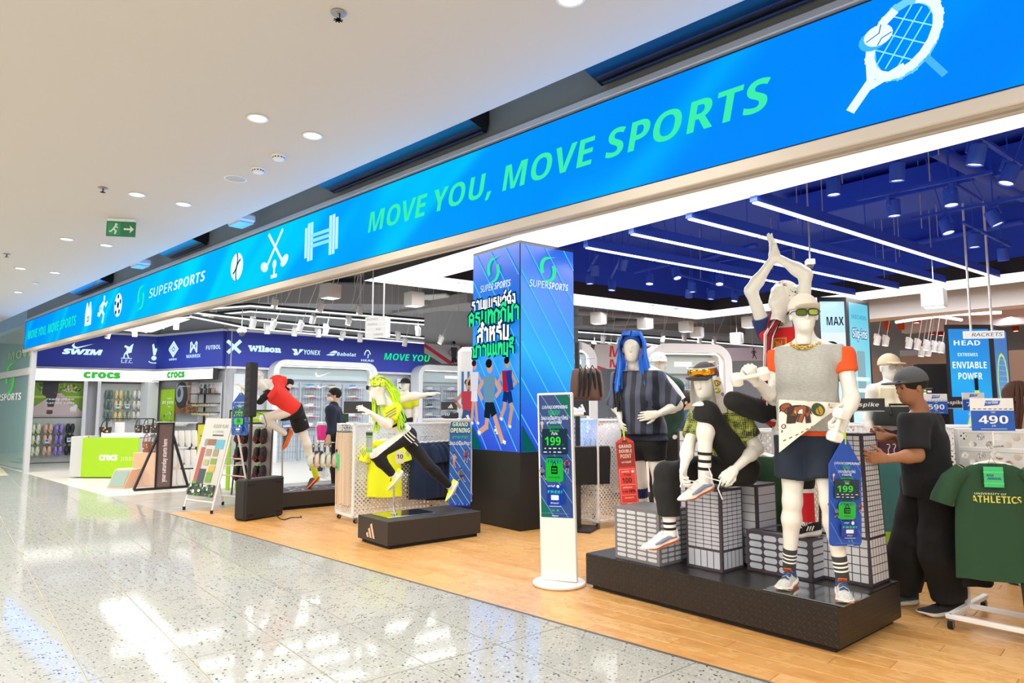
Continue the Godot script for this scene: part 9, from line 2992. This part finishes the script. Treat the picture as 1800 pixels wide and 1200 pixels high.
	part(ct, "side_wing", bx(V3(0.28, 0.82, 0.5), V3(-0.12, 0.43, -0.27), 0.006), hexm("c6c8cb", 0.5))
	part(ct, "top", bx(V3(0.75, 0.09, 0.5), V3(0.72, 0.86, -0.28), 0.005), M["white"])
	a = art(T(V3(0, 0, 0.016)))
	a.text("crocs", 0.55, 0.36, 0.14, C("f4f8ec"), "b", 0.36, 0.0, 0.006, C("f4f8ec"))
	a.text("JIBBITZ", 1.0, 0.36, 0.07, C("dceca8"), "r", 0.4)
	part(ct, "lettering", a, M["print"])
	tote(ct.transform * T(V3(0.33, 0.83, -0.2)), 0.26, 0.2, "1c1c1e", "black tote bag with coloured charms standing on lime counter", 3)
	for k in 2:
		var c := make_clog(hexm(["e8b8a0", "9c90d0"][k], 0.55), hexm("a87868", 0.7), false)
		c.transform = ct.transform * T(V3(0.02 - 0.14 * k, 0.85, -0.15), 30.0)
		tag(c, ["peach clog on the left end of lime counter", "lilac clog on the left end of lime counter"][k], "shoe")
	var fb := thing("accessory_display", "black framed charm display with pale cards on the lime counter", "display", ct.transform * T(V3(0.75, 0.90, -0.35)))
	part(fb, "frame", bx(V3(1.0, 0.02, 0.03), V3(0, 0.30, 0)), M["black"])
	for sx in [-0.49, 0.49]:
		part(fb, "leg", bx(V3(0.02, 0.31, 0.03), V3(sx, 0.155, 0)), M["black"])
	for k in 4:
		part(fb, "card", bx(V3(0.2, 0.05, 0.02), V3(-0.2, 0.04 + 0.055 * k, 0.02)), hexm("d8d8dc", 0.5))
	for k in 3:
		tote(ct.transform * T(V3(0.95 + 0.17 * k, 0.90, -0.32)), 0.16, 0.17, "2a2c2c", "dark tote bag with green trim on the right of lime counter", k + 4, "dark totes on the counter")
	var peach := hexm("e0b494", 0.5)
	var st := thing("stepped_display", "peach stepped display with grey green slanted front carrying clogs and bags", "display", T(V3(-13.749, 0, -0.337), 30.0))
	var sm := MB.new()
	sm.prism(PackedVector2Array([V2(0, 0), V2(0.0, 0.02), V2(-0.16, 0.32), V2(-0.5, 0.32), V2(-0.5, 0)]), Transform3D(Basis(V3(0, 0, 1), Vector3.UP, V3(-1, 0, 0)), V3(0.36, 0, 0)), 0.36)
	part(st, "lower_step", sm, peach)
	part(st, "upper_step", bx(V3(0.6, 0.6, 0.5), V3(0.42, 0.3, -0.68), 0.004), peach)
	var sl := MB.new()
	sl.quad(V3(0.02, 0.03, -0.001), V3(0.34, 0.03, -0.001), V3(0.34, 0.3, -0.145), V3(0.02, 0.3, -0.145))
	part(st, "slanted_panel", sl, hexm("8ca49c", 0.5), T(V3(0, 0.002, 0.004)))
	for k in 2:
		var c := make_clog(hexm(["e4e0dc", "d8c4a4"][k], 0.55), hexm("6c5c50", 0.7), false)
		c.transform = st.transform * T(V3(0.1 + 0.18 * k, 0.335, -0.28), -30.0)
		tag(c, ["white strapped clog on the peach step", "tan strapped clog on the peach step"][k], "shoe")
	for k in 3:
		tote(st.transform * T(V3(0.24 + 0.2 * k, 0.6, -0.62 + 0.04 * k)), 0.19, 0.2, ["8c5c4c", "6c4034", "17171a"][k], [ "brown tote with flower charms on peach step, left", "dark brown tote with orange flower charms on peach step, middle", "black tote with charms on peach step beside black frame"][k], 8 + k)
	for q in [[V3(-12.944, 0, -0.523), "your saturday starts here", "6c5450", "brown lettered panel in black A-shaped frame beside the peach steps", 84.0], [V3(-16.6, 0, -2.66), "LET THEM TALK", "c8c020", "yellow lettered panel in black A-shaped frame behind floor-plan board", 84.0]]:
		var o := thing("lettered_frame", q[3], "display", T(q[0], q[4]))
		var fm := MB.new()
		var s: float = 1.0 if q[2] == "6c5450" else 0.92
		for e in [[0.0, 0.0, 0.34, 1.16], [0.87, 0.0, 0.58, 1.16]]:
			fm.tube([V3(e[0] * s, 0.02, 0), V3(e[2] * s, e[3] * 0.82 * s, 0)], 0.024, 4)
		fm.box(T(V3(0.435 * s, 0.02, 0)), V3(0.87 * s, 0.04, 0.04))
		fm.box(T(V3(0.46 * s, 1.15 * s, 0)), V3(0.28 * s, 0.03, 0.04))
		fm.box(T(V3(0.335 * s, 0.58 * s, 0)), V3(0.03, 1.15 * s, 0.04))
		fm.box(T(V3(0.585 * s, 0.58 * s, 0)), V3(0.03, 1.15 * s, 0.04))
		part(o, "frame", fm, M["black"])
		part(o, "panel", bx(V3(0.24 * s, 1.12 * s, 0.02), V3(0.46 * s, 0.58 * s, 0)), hexm(q[2], 0.5))
		a = art(T(V3(0.49 * s, 0.5 * s, 0.0108), 0, 0, 90))
		a.text(q[1], 0, 0, 0.07, C("f4ecec") if s == 1.0 else C("3c3a14"), "b", 0.75 * s)
		part(o, "lettering", a, M["print"])
		var gp := MB.new()
		gp.quad(V3(0.05, 0.04, -0.01), V3(0.32 * s, 0.04, -0.01), V3(0.32 * s, 0.9 * s, -0.01), V3(0.28 * s, 0.9 * s, -0.01))
		gp.quad(V3(0.6 * s, 0.04, -0.01), V3(0.83 * s, 0.04, -0.01), V3(0.64 * s, 0.9 * s, -0.01), V3(0.6 * s, 0.9 * s, -0.01))
		var cg := mat("clear_panel", Color(0.95, 0.93, 0.92, 0.22), 0.06)
		cg.transparency = BaseMaterial3D.TRANSPARENCY_ALPHA
		part(o, "clear_pane", gp, cg)
	var rk := thing("clog_rack", "lime topped display rack with red and black clogs behind the tall speaker", "rack", T(V3(-11.389, 0, -1.468), 38.0))
	part(rk, "back_panel", bx(V3(0.62, 1.0, 0.03), V3(0.42, 0.62, -0.05), 0.004), hexm("c8b8b4", 0.6))
	for sx in [0.10, 0.74]:
		var lg := MB.new()
		lg.tube([V3(sx, 0.0, 0.06), V3(sx * 0.94 + 0.025, 1.2, -0.06)], 0.014, 8)
		part(rk, "leg", lg, hexm("3c3c3e", 0.4))
	part(rk, "header", bx(V3(0.82, 0.24, 0.03), V3(0.36, 1.27, -0.06), 0.004), M["black"])
	part(rk, "header_face", bx(V3(0.76, 0.18, 0.006), V3(0.36, 1.27, -0.043)), lime)
	a = art(T(V3(0.36, 1.24, -0.0395)))
	a.text("ORIGINALS", 0.18, 0, 0.05, C("f4f8e8"), "b", 0.36)
	part(rk, "lettering", a, M["print"])
	clog_rack(rk.transform, [0.25, 0.58], [0.96, 0.66, 0.36], [["1c181a", "a81c28", "red and black"], ["20181a", "a81c28", "black and red"]], 2, "on the rack behind the speaker")
	for q in [[-0.14, "lime lettered strip panel left of the red and black clogs"], [0.02, "narrow lime strip panel beside the red and black clogs"]]:
		solo("strip_panel", q[1], "panel", bx(V3(0.06, 1.1, 0.03), V3(0, 0.58, 0)), lime, rk.transform * T(V3(q[0], 0, -0.25)))
func peg(w: float, h: float) -> MB:
	var m := MB.new()
	m.quad(V3(0, 0, 0), V3(w, 0, 0), V3(w, h, 0), V3(0, h, 0), w, h)
	m.box(Transform3D(Basis(), V3(w / 2, h / 2, -0.012)), V3(w, h, 0.02))
	return m
func tote(at: Transform3D, w: float, h: float, col: String, label: String, sd: int, grp := ""):
	var o := thing("tote_bag", label, "bag", at, grp)
	part(o, "bag", drape([[V3(0, h, 0), w / 2, w * 0.28], [V3(0, h * 0.5, 0), w * 0.46, w * 0.26], [V3(0, 0, 0), w * 0.4, w * 0.22]], 0.0, 1.0, 0, 16), hexm(col, 0.55))
	var m := MB.new()
	m.tube([V3(-w * 0.25, h, w * 0.22), V3(-w * 0.2, h * 1.5, w * 0.1), V3(0, h * 1.75, 0), V3(w * 0.2, h * 1.5, w * 0.1), V3(w * 0.25, h, w * 0.22)], 0.009, 6)
	part(o, "handle", m, hexm(col, 0.55))
	var rng := RandomNumberGenerator.new()
	rng.seed = sd
	for k in 5:
		var f := MB.new()
		f.lathe([V2(0.0, 0.014), V2(w * 0.06, 0.01), V2(w * 0.08, 0.0)], Transform3D(Basis(Vector3.RIGHT, PI / 2), V3(rng.randf_range(-0.3, 0.3) * w, rng.randf_range(0.2, 0.95) * h, w * 0.25)), 8)
		part(o, "charm", f, hexm(["e8683c", "e8dcc0", "d83c5c", "f0c850", "98c8a0"][k], 0.5))
func portal(o: Node3D, w: float, h: float, t: float, d: float, r: float):  # rounded arch from floor to floor
	var A := []
	var Bq := []
	for s in 2:
		var tt := 0.0 if s == 0 else t
		var rr := r if s == 0 else maxf(r - t, 0.05)
		var p := [V2(tt, 0)]
		for k in 9:
			var a := PI - PI / 2 * k / 8.0
			p.append(V2(tt + rr + cos(a) * rr, h - tt - rr + sin(a) * rr))
		for k in 9:
			var a := PI / 2 - PI / 2 * k / 8.0
			p.append(V2(w - tt - rr + cos(a) * rr, h - tt - rr + sin(a) * rr))
		p.append(V2(w - tt, 0))
		if s == 0:
			A = p
		else:
			Bq = p
	var m := MB.new()
	for k in A.size() - 1:
		var a0 := V3(A[k].x, A[k].y, d)
		var a1 := V3(A[k + 1].x, A[k + 1].y, d)
		var b0 := V3(Bq[k].x, Bq[k].y, d)
		var b1 := V3(Bq[k + 1].x, Bq[k + 1].y, d)
		var z := V3(0, 0, d)
		m.quad(b0, b1, a1, a0)
		m.quad(a0, a1, a1 - z, a0 - z)
		m.quad(b1, b0, b0 - z, b1 - z)
	part(o, "portal", m, mat("portal_white", C("e6e8ea"), 0.4))
	var lm := MB.new()
	var pts := []
	for q in Bq:
		pts.append(V3(clampf(q.x, t + 0.03, w - t - 0.03), minf(q.y, h - t - 0.03), d * 0.75))
	lm.tube(pts, 0.012, 6)
	part(o, "light_strip", lm, M["lamp"])
func bay(label: String, at: Transform3D, w: float, h: float, d: float, cols: int, ys: Array, what: String, sd: int):
	var o := thing("footwear_bay", label, "bay", at)
	portal(o, w, h, 0.14, d, 0.34)
	part(o, "back_panel", bx(V3(w - 0.28, h - 0.14, 0.03), V3(w / 2, h / 2 - 0.07, 0.03)), hexm("c6d0da", 0.6))
	part(o, "header", bx(V3(w - 0.3, 0.3, 0.1), V3(w / 2, h - 0.36, 0.1)), mat("header_pale", C("bccdd2"), 0.5))
	var a := art(T(V3(w / 2, h - 0.36, 0.152)), 0.001)
	if what == "tick":
		tick(a, 0, 0.0, 0.5, C("fcfeff"))
		for k in 3:
			tick(a, -w * 0.3 + w * 0.3 * k, -0.33, 0.34, C("f4fbff"))
	else:
		a.rect(0, 0.02, w * 0.22, 0.09, C("fdfeff"))
	part(o, "emblem", a, M["screen"])
	var wm := MB.new()
	var x := 0.2
	while x < w - 0.2:
		wm.box(T(V3(x, h * 0.38, 0.06)), V3(0.008, h * 0.72, 0.008))
		x += 0.075
	for k in 14:
		wm.box(T(V3(w / 2, 0.25 + k * h * 0.052, 0.058)), V3(w - 0.36, 0.006, 0.006))
	tag(part(o, "wire_grid", wm, hexm("9aa0a8", 0.4)), "", "", "", "stuff")
	var cw := (w - 0.5) / cols
	for c in cols - 1:
		part(o, "divider", bx(V3(0.05, h * 0.78, 0.06), V3(0.25 + cw * (c + 1), h * 0.39, 0.08)), hexm("b4bcc6", 0.4))
	var rng := RandomNumberGenerator.new()
	rng.seed = sd
	var palette := [["e8e4e0", "white"], ["d8c4a8", "tan"], ["2c2c30", "black"], ["e4ecf0", "pale blue"], ["c8e0d0", "mint"], ["b8a8b0", "grey pink"], ["3c4450", "slate"], ["e0d8c8", "cream"], ["4c94c8", "bright blue"], ["8c8c68", "olive"]]
	for r in ys.size():
		for c in cols:
			var p: Array = palette[rng.randi() % palette.size()]
			var xx := 0.25 + cw * (c + 0.5)
			part(o, "shelf", bx(V3(cw * 0.72, 0.012, 0.14), V3(xx, ys[r], 0.14), 0.002), hexm("dfe4ea", 0.3))
			part(o, "price_strip", bx(V3(cw * 0.3, 0.03, 0.006), V3(xx, ys[r] - 0.025, 0.21)), hexm("b02c60" if what == "tick" else "3c5c9c", 0.5))
			var s := small_shoe("sneaker", cloth(p[0]), ws_())
			var ord := ["first", "second", "third", "fourth", "fifth"]
			tag(s, "%s sneaker, %s column, %s shelf down, %s" % [p[1], ord[c], ord[r], {"tick": "tick-marked bay", "bars": "middle bay", "cap": "right-hand bay"}[what]], "shoe", "sneakers in the %s bay" % what)
			s.transform = at * T(V3(xx - 0.05, ys[r] + 0.008, 0.15), -78.0)
func booths():
	var f := frame3()
	bay("white rounded footwear bay with tick emblem behind leaping mannequin", f * T(V3(1.05, 0, 0.12)), 3.0, 2.72, 0.5, 4, [2.0, 1.74, 1.47, 1.2, 0.93], "tick", 1)
	bay("second white rounded footwear bay, between lunging mannequin and pillar", f * T(V3(5.4, 0, 0.12)), 2.9, 2.75, 0.5, 3, [2.0, 1.72, 1.46, 1.2], "bars", 2)
	bay("right-hand white rounded bay behind the blue haired and seated mannequins", T(V3(-6.886, 0.581, -6.926) * V3(1, 0, 1), 55.0), 1.55, 2.55, 0.5, 3, [1.75, 1.5, 1.25, 1.0], "cap", 3)
	bay("narrow white rounded bay peeping out right of the pillar behind the backpacks", T(V3(-8.187, 0.554, -6.238) * V3(1, 0, 1), 50.0), 0.62, 2.62, 0.4, 1, [1.7, 1.4, 1.1], "cap", 4)
	for q in [[0.2, "tick-marked poster strip on pale wall left of the first bay"], [4.95, "white poster strip on the wall before the second bay"]]:
		var p := thing("poster_strip", q[1], "poster", f * T(V3(q[0], 1.1, 0.1)))
		part(p, "board", bx(V3(0.42, 1.25, 0.03), V3(0.2, 0.6, 0), 0.003), hexm("e4eaf0", 0.5))
		var a := art(T(V3(0.2, 0.95, 0.0165)))
		tick(a, 0, 0, 0.3, C("fdfeff") if q[0] < 1 else C("50585c"))
		a.rect(0.02, -0.5, 0.16, 0.5, C("a8bccc") if q[0] < 1 else C("3c4c64"), 0.05)
		part(p, "print", a, M["print"])
	for q in [[f * T(V3(5.87, 2.84, 0.1)), 2.6, 0.62, "grey and red sports mural over the second footwear bay", ""], [T(V3(-10.311, 2.371, -9.382), 46.0), 1.55, 0.60, "white mural with big red letters right of the pillar", "MOVE"], [T(V3(-7.505, 2.528, -11.36), 40.0), 1.2, 0.30, "pale mural with dark running figure behind the raised dumbbell", "run"], [T(V3(-4.787, 2.161, -15.416), 30.0), 1.3, 0.7, "grey mural with dark climbing figure far behind the walking man", "climb"], [T(V3(-3.096, 1.499, -17.132), 30.0), 1.0, 1.1, "grey mural with dark figure at far right", "climb"]]:
		var p := thing("wall_mural", q[3], "poster", q[0])
		var w: float = q[1]
		var h: float = q[2]
		part(p, "board", bx(V3(w, h, 0.03), V3(w / 2, h / 2, 0)), hexm("d4d4da", 0.6))
		var a := art(T(V3(0, 0, 0.016)), 0.0006)
		if q[4] == "":
			a.rect(w / 2, h / 2, w, h, C("c8c8ce"))
			a.poly([V2(0, h), V2(0, h * 0.8), V2(w * 0.35, 0), V2(w * 0.45, 0)], C("d83440"))
			a.poly([V2(w * 0.5, h), V2(w * 0.58, h), V2(w * 0.72, 0), V2(w * 0.64, 0)], C("d83440"))
			a.poly([V2(0, h * 0.5), V2(w * 0.25, 0), V2(0, 0)], C("3c3c44"))
			for k in 7:
				a.line([V2(0, h * 0.06 * k), V2(w * 0.24 - w * 0.03 * k, h * 0.06 * k)], 0.01, C("8c8c94"))
			figure(a, w * 0.42, -h * 0.5, h * 1.7, C("44444c"), C("2c2c34"), C("a8a0a0"), 1)
			figure(a, w * 0.85, -h * 0.3, h * 1.4, C("6c6c74"), C("44444c"), C("b0a8a8"), 2)
		elif q[4] == "MOVE":
			a.poly([V2(0, h * 0.4), V2(w * 0.5, 0), V2(0, 0)], C("d8304a"))
			a.line([V2(w * 0.28, h), V2(w * 0.2, h * 0.3)], 0.1, C("54545c"))
			a.text("MOVE", w * 0.85, h * 0.48, 0.27, C("d8304a"), "b", 1.0, 0.1)
			a.text("MOVE", w * 0.85, h * 0.05, 0.2, C("d8304a"), "b", 1.0, 0.1)
		elif q[4] == "run":
			a.rect(w / 2, h / 2, w, h, C("a89cb0"))
			figure(a, w * 0.6, 0.01, h * 0.95, C("2c2830"), C("2c2830"), C("2c2830"), 1)
			a.poly([V2(w * 0.8, h), V2(w, h), V2(w, 0)], C("5c3c90"))
		else:
			a.poly([V2(0, 0), V2(w, 0), V2(w, h * 0.5), V2(w * 0.5, h), V2(0, h * 0.4)], C("a8a4ac"))
			figure(a, w * 0.7, 0.05, h * 0.9, C("26262a"), C("26262a"), C("34343a"), 2)
			a.line([V2(0, h * 0.3), V2(w, h * 0.8)], 0.01, C("e0dce4"))
		part(p, "print", a, M["print"])
	var t := thing("portal_panel", "white rounded upright panel with red shirted athlete poster, against the pillar's left", "panel", T(V3(-7.754, 0.207, -3.357) * V3(1, 0, 1), 40.0))
	part(t, "panel", bx(V3(0.42, 2.35, 0.16), V3(0.16, 1.175, -0.1), 0.07), mat("portal_white", C("e6e8ea"), 0.4))
	var a := art(T(V3(0, 0, -0.018)), 0.0006)
	a.rect(0.12, 1.46, 0.26, 1.04, C("d8e4f0"))
	for k in 3:
		a.rect(0.04 + 0.09 * k, 1.72, 0.035, 0.5, C("3c6ca8"))
	figure(a, 0.13, 0.9, 0.95, C("b82c44"), C("2c4c84"), C("b88c78"), 2)
	three_bars(a, 0.12, 1.25, 0.14, C("f0f4f8"))
	part(t, "print", a, M["print"])
func screen_column(label: String, p: Array, y0: float, y1: float, faces: Array):
	var o := thing("screen_column", label, "column")
	var back: Vector3 = p[0] + p[2] - p[1]
	var fp := PackedVector2Array()
	for q in [p[0], p[1], p[2], back]:
		fp.append(V2(q.x, -q.z))
	var m := MB.new()
	m.prism(fp, Transform3D(Basis(Vector3.RIGHT, -PI / 2), Vector3.ZERO), y1 + 0.08)
	part(o, "casing", m, hexm("1e2026", 0.4))
	for k in 2:
		var a: Vector3 = p[k]
		var b: Vector3 = p[k + 1]
		a.y = 0
		b.y = 0
		var x := (b - a).normalized()
		var z := x.cross(Vector3.UP)
		var w := (b - a).length()
		var t := Transform3D(Basis(x, Vector3.UP, z), a)
		var f: Array = faces[k]
		m = MB.new()
		m.quad(t * V3(w * 0.08, y0, 0.004), t * V3(w * 0.92, y0, 0.004), t * V3(w * 0.92, y1, 0.004), t * V3(w * 0.08, y1, 0.004))
		part(o, "screen", m, lit("column_" + f[0], gradient(f[1], f[2], f[3]), 1.0))
		var r := art(t * T(V3(w / 2, y1, 0.006)), 0.001)
		var s := w * 0.84
		match f[0]:
			"face":
				r.text("MAX", s * 0.1, -0.42, 0.15, C("1c2440"), "b", s * 0.7)
				r.rect(0, -1.0, s, 0.9, C("e8f4fc"))
				r.ell(-s * 0.08, -0.92, 0.12, 0.17, C("d8a88c"))
				r.ell(-s * 0.1, -0.8, 0.13, 0.1, C("1c1a1c"))
				r.poly([V2(-s * 0.3, -1.4), V2(s * 0.35, -1.4), V2(s * 0.2, -1.1), V2(-s * 0.25, -1.1)], C("2c3c5c"))
			"slip":
				r.text("SKECHERS", 0, -0.28, 0.07, C("1c8cb0"), "r", s * 0.8)
				r.text("Slip-ins", 0, -0.62, 0.16, C("f4fcff"), "b", s * 0.75, 0.0, 0.02, C("2c7ca8"))
				r.rect(-0.0, -1.3, s * 0.42, 0.9, C("8cb0b8"), 0.03)
				r.rect(0.0, -1.35, s * 0.8, 0.07, C("e8f8fc"))
				r.rect(0.0, -1.55, s * 0.8, 0.07, C("e8f8fc"))
				r.ell(0, -1.95, s * 0.3, 0.1, C("e4f0f4"))
			"racket":
				r.text("HEAD", -s * 0.05, -0.3, 0.09, C("e4f8ff"), "b", s * 0.66)
				r.text("EXTREMES", -s * 0.05, -0.5, 0.06, C("d4f0ff"), "b", s * 0.5)
				r.text("ENVIABLE", -s * 0.02, -0.72, 0.12, C("f4fcff"), "b", s * 0.85)
				r.text("POWER", -s * 0.02, -0.92, 0.12, C("f4fcff"), "b", s * 0.6)
				for k2 in 9:
					r.line([V2(s * 0.14 + (k2 - 4) * 0.045, -1.5), V2(s * 0.14 + (k2 - 4) * 0.045, -2.3)], 0.007, C("c4ecf4"))
					r.line([V2(s * 0.14 - 0.2, -1.55 - k2 * 0.09), V2(s * 0.14 + 0.2, -1.55 - k2 * 0.09)], 0.007, C("c4ecf4"))
				r.arc(s * 0.14, -2.0, 0.24, 0.52, 0, TAU, 0.06, C("d4e44c"))
				r.line([V2(0.02, -1.56), V2(0.06, -1.1)], 0.05, C("d4e44c"))
				r.line([V2(s * 0.3, -1.66), V2(0.08, -1.1)], 0.05, C("d4e44c"))
				r.line([V2(0.07, -1.12), V2(0.07, -0.9)], 0.07, C("1c2430"))
			_:
				r.arc(0, -0.95, s * 0.38, 0.5, 0, TAU, 0.05, C("d0e04c"))
				for k2 in 6:
					r.line([V2(-s * 0.25 + s * 0.1 * k2, -0.55), V2(-s * 0.25 + s * 0.1 * k2, -1.35)], 0.006, C("a8c8d8"))
				for k2 in 9:
					r.line([V2(-s * 0.3, -0.55 - 0.1 * k2), V2(s * 0.3, -0.55 - 0.1 * k2)], 0.006, C("a8c8d8"))
				r.line([V2(-0.06, -1.42), V2(0, -1.7), V2(0.06, -1.42)], 0.03, C("d0e04c"))
				r.line([V2(0, -1.7), V2(0, -2.1)], 0.04, C("20262c"))
		part(o, "print", r, M["screen"])
func right_side():
	var wb := mat("bulkhead_white", C("d4d2d6"), 0.6)
	struct("wall_bulkhead_inner", bx(V3(9.0, 1.3, 0.5), Vector3.ZERO), wb, "white ceiling bulkhead beam in front of the orange ceiling", T(V3(0.2, 3.77, -10.4), SY))
	var orange := mat("orange_paint", C("d8481c"), 0.6)
	struct("ceiling_orange", bx(V3(8.0, 0.1, 3.0), Vector3.ZERO), orange, "orange painted ceiling zone beyond the white bulkhead", T(V3(0.4, 3.75, -12.4), SY))
	struct("wall_bulkhead_inner", bx(V3(9.0, 1.6, 0.3), Vector3.ZERO), wb, "second white bulkhead beam behind the orange ceiling", T(V3(0.0, 4.0, -14.2), SY))
	for k in 6:
		solo("ceiling_beam", "orange beam crossing the orange ceiling", "beam", bx(V3(0.1, 0.16, 2.9), Vector3.ZERO), orange, T(V3(-2.8 + k * 0.8, 3.62, -12.4), SY), "orange beams")
	for q in [[V3(-4.111, 3.25, -12.545), V3(-3.052, 3.25, -11.97), "white light tube under the orange ceiling, leftmost"], [V3(-3.354, 3.25, -11.568), V3(-3.021, 3.25, -13.074), "white light tube crossing another under orange ceiling"], [V3(-3.052, 3.25, -11.97), V3(-2.228, 3.25, -12.321), "white light tube under the orange ceiling, above the racket sign"]]:
		var m := MB.new()
		m.tube([q[0], q[1]], 0.03, 8)
		solo("light_tube", q[2], "light", m, M["lamp"])
	var os := make_spot(orange, 0.07, 0.2, 1.0, 0.3)
	var i := 0
	for q in [V3(-4.669, 3.35, -13.967), V3(-4.429, 3.35, -14.198), V3(-4.367, 3.35, -14.722), V3(-4.252, 3.35, -15.316), V3(-4.163, 3.35, -15.907), V3(-4.071, 3.35, -16.345), V3(-3.943, 3.4, -13.504), V3(-2.552, 3.35, -16.466)]:
		copy(os, T(q, 30.0 * i, 6.0), "orange cylinder spotlight under the orange ceiling, %s in the row from left" % ["first", "second", "third", "fourth", "fifth", "sixth", "seventh", "last"][i], "orange spotlights")
		i += 1
	os.free()
	var wsp := make_spot(M["white"], 0.06, 0.18, 1.0, 1.8)
	i = 0
	for q in [[1542, 596], [1555, 598], [1598, 603], [1613, 604], [1628, 606], [1643, 608], [1655, 611], [1620, 618], [1630, 616]]:
		var h: Vector3 = [V3(-4.129, 2.765, -11.227), V3(-4.037, 2.752, -11.456), V3(-3.676, 2.697, -11.672), V3(-3.555, 2.674, -11.791), V3(-3.4, 2.643, -11.804), V3(-3.288, 2.62, -11.915), V3(-3.169, 2.589, -11.895), V3(-3.74, 2.602, -12.877), V3(-3.634, 2.614, -12.977)][i]
		copy(wsp, T(h, 140.0, 14.0), "small white spotlight under the second bulkhead, %s from left" % ["first", "second", "third", "fourth", "fifth", "sixth", "seventh", "eighth", "ninth"][i], "white spotlights behind the orange zone")
		i += 1
	wsp.free()
	area("orange_lamp", down(V3(0.3, 3.45, -12.3), SY), V2(4.0, 0.1), 7.0, Color(1.0, 0.93, 0.85))
	screen_column("black screen column with pale face advert behind the grey sleeveless mannequin", [V3(-4.355, 3.36, -8.695), V3(-3.987, 3.36, -9.048), V3(-3.861, 3.36, -9.877)], 1.0, 3.28, [["face", "b8e4f4", "d4eefa", "eef8fc"], ["slip", "58c0d8", "98e0ec", "d8f4f8"]])
	screen_column("black screen column with bright blue racket adverts at right", [V3(-2.897, 2.934, -10.854), V3(-2.27, 2.986, -11.45), V3(-2.154, 2.985, -12.258)], 1.0, 2.86, [["racket", "1484d8", "18a8ec", "1c8ce4"], ["racket_side", "3c74b8", "4c8cc8", "3c70b0"]])
	var sg := thing("racket_sign", "white hanging sign reading RACKETS in front of the blue racket column", "sign", T(V3(-1.64, 2.334, -6.71), 33.0))
	part(sg, "board", bx(V3(0.46, 0.095, 0.03), Vector3.ZERO, 0.003), M["sign_added_glow"])  # board given a glow to look brightly lit
	for sx in [-0.14, 0.1]:
		var m := MB.new()
		m.tube([V3(sx, 0.04, 0), V3(sx, 2.0, 0)], 0.014, 8)
		part(sg, "rod", m, M["white"])
	var a := art(T(V3(0.03, -0.022, 0.0156)))
	a.text("RACKETS", 0, 0, 0.045, C("2a2c34"), "r", 0.34, 0.2)
	part(sg, "lettering", a, M["print"])
	struct("wall_brown", bx(V3(5.0, 2.7, 0.2), Vector3.ZERO), hexm("9c8474", 0.7), "brown partition wall deep in the shop behind the walking man", T(V3(-3.5, 1.35, -15.2), SY))
	solo("dark_partition", "dark partition panel left of the blue racket column", "panel", bx(V3(0.6, 2.3, 0.2), V3(0, 1.15, 0), 0.005), hexm("1c1c20", 0.5), T(V3(-3.394, 0.493, -12.106) * V3(1, 0, 1), 30.0))
	var rk := thing("accessory_rack", "wire rack of small packaged grips left of dark partition", "rack", T(V3(-2.816, 0.695, -8.452) * V3(1, 0, 1), 30.0))
	part(rk, "post", bx(V3(0.03, 1.7, 0.03), V3(0, 0.85, 0)), M["steel"])
	part(rk, "foot", bx(V3(0.4, 0.03, 0.4), V3(0, 0.015, 0)), M["steel"])
	for y in [1.72, 1.45]:
		part(rk, "bar", bx(V3(0.36, 0.015, 0.1), V3(0, y, 0.03)), M["steel"])
	for k in 10:
		var g := thing("grip_pack", "small packaged racket grip on wire rack, %s row" % ["upper", "lower"][k / 5], "package", rk.transform * T(V3(-0.14 + 0.07 * (k % 5), 1.61 - 0.27 * (k / 5), 0.06)), "grip packs %s row" % ["upper", "lower"][k / 5])
		part(g, "pack", bx(V3(0.05, 0.18, 0.03), Vector3.ZERO, 0.004), hexm(["e8e8e8", "2c2c30", "d8d8dc"][k % 3], 0.4))
		part(g, "band", bx(V3(0.052, 0.03, 0.032), V3(0, 0.06, 0)), hexm(["58b83c", "e8e8e8", "2c2c2c"][k % 3], 0.4))
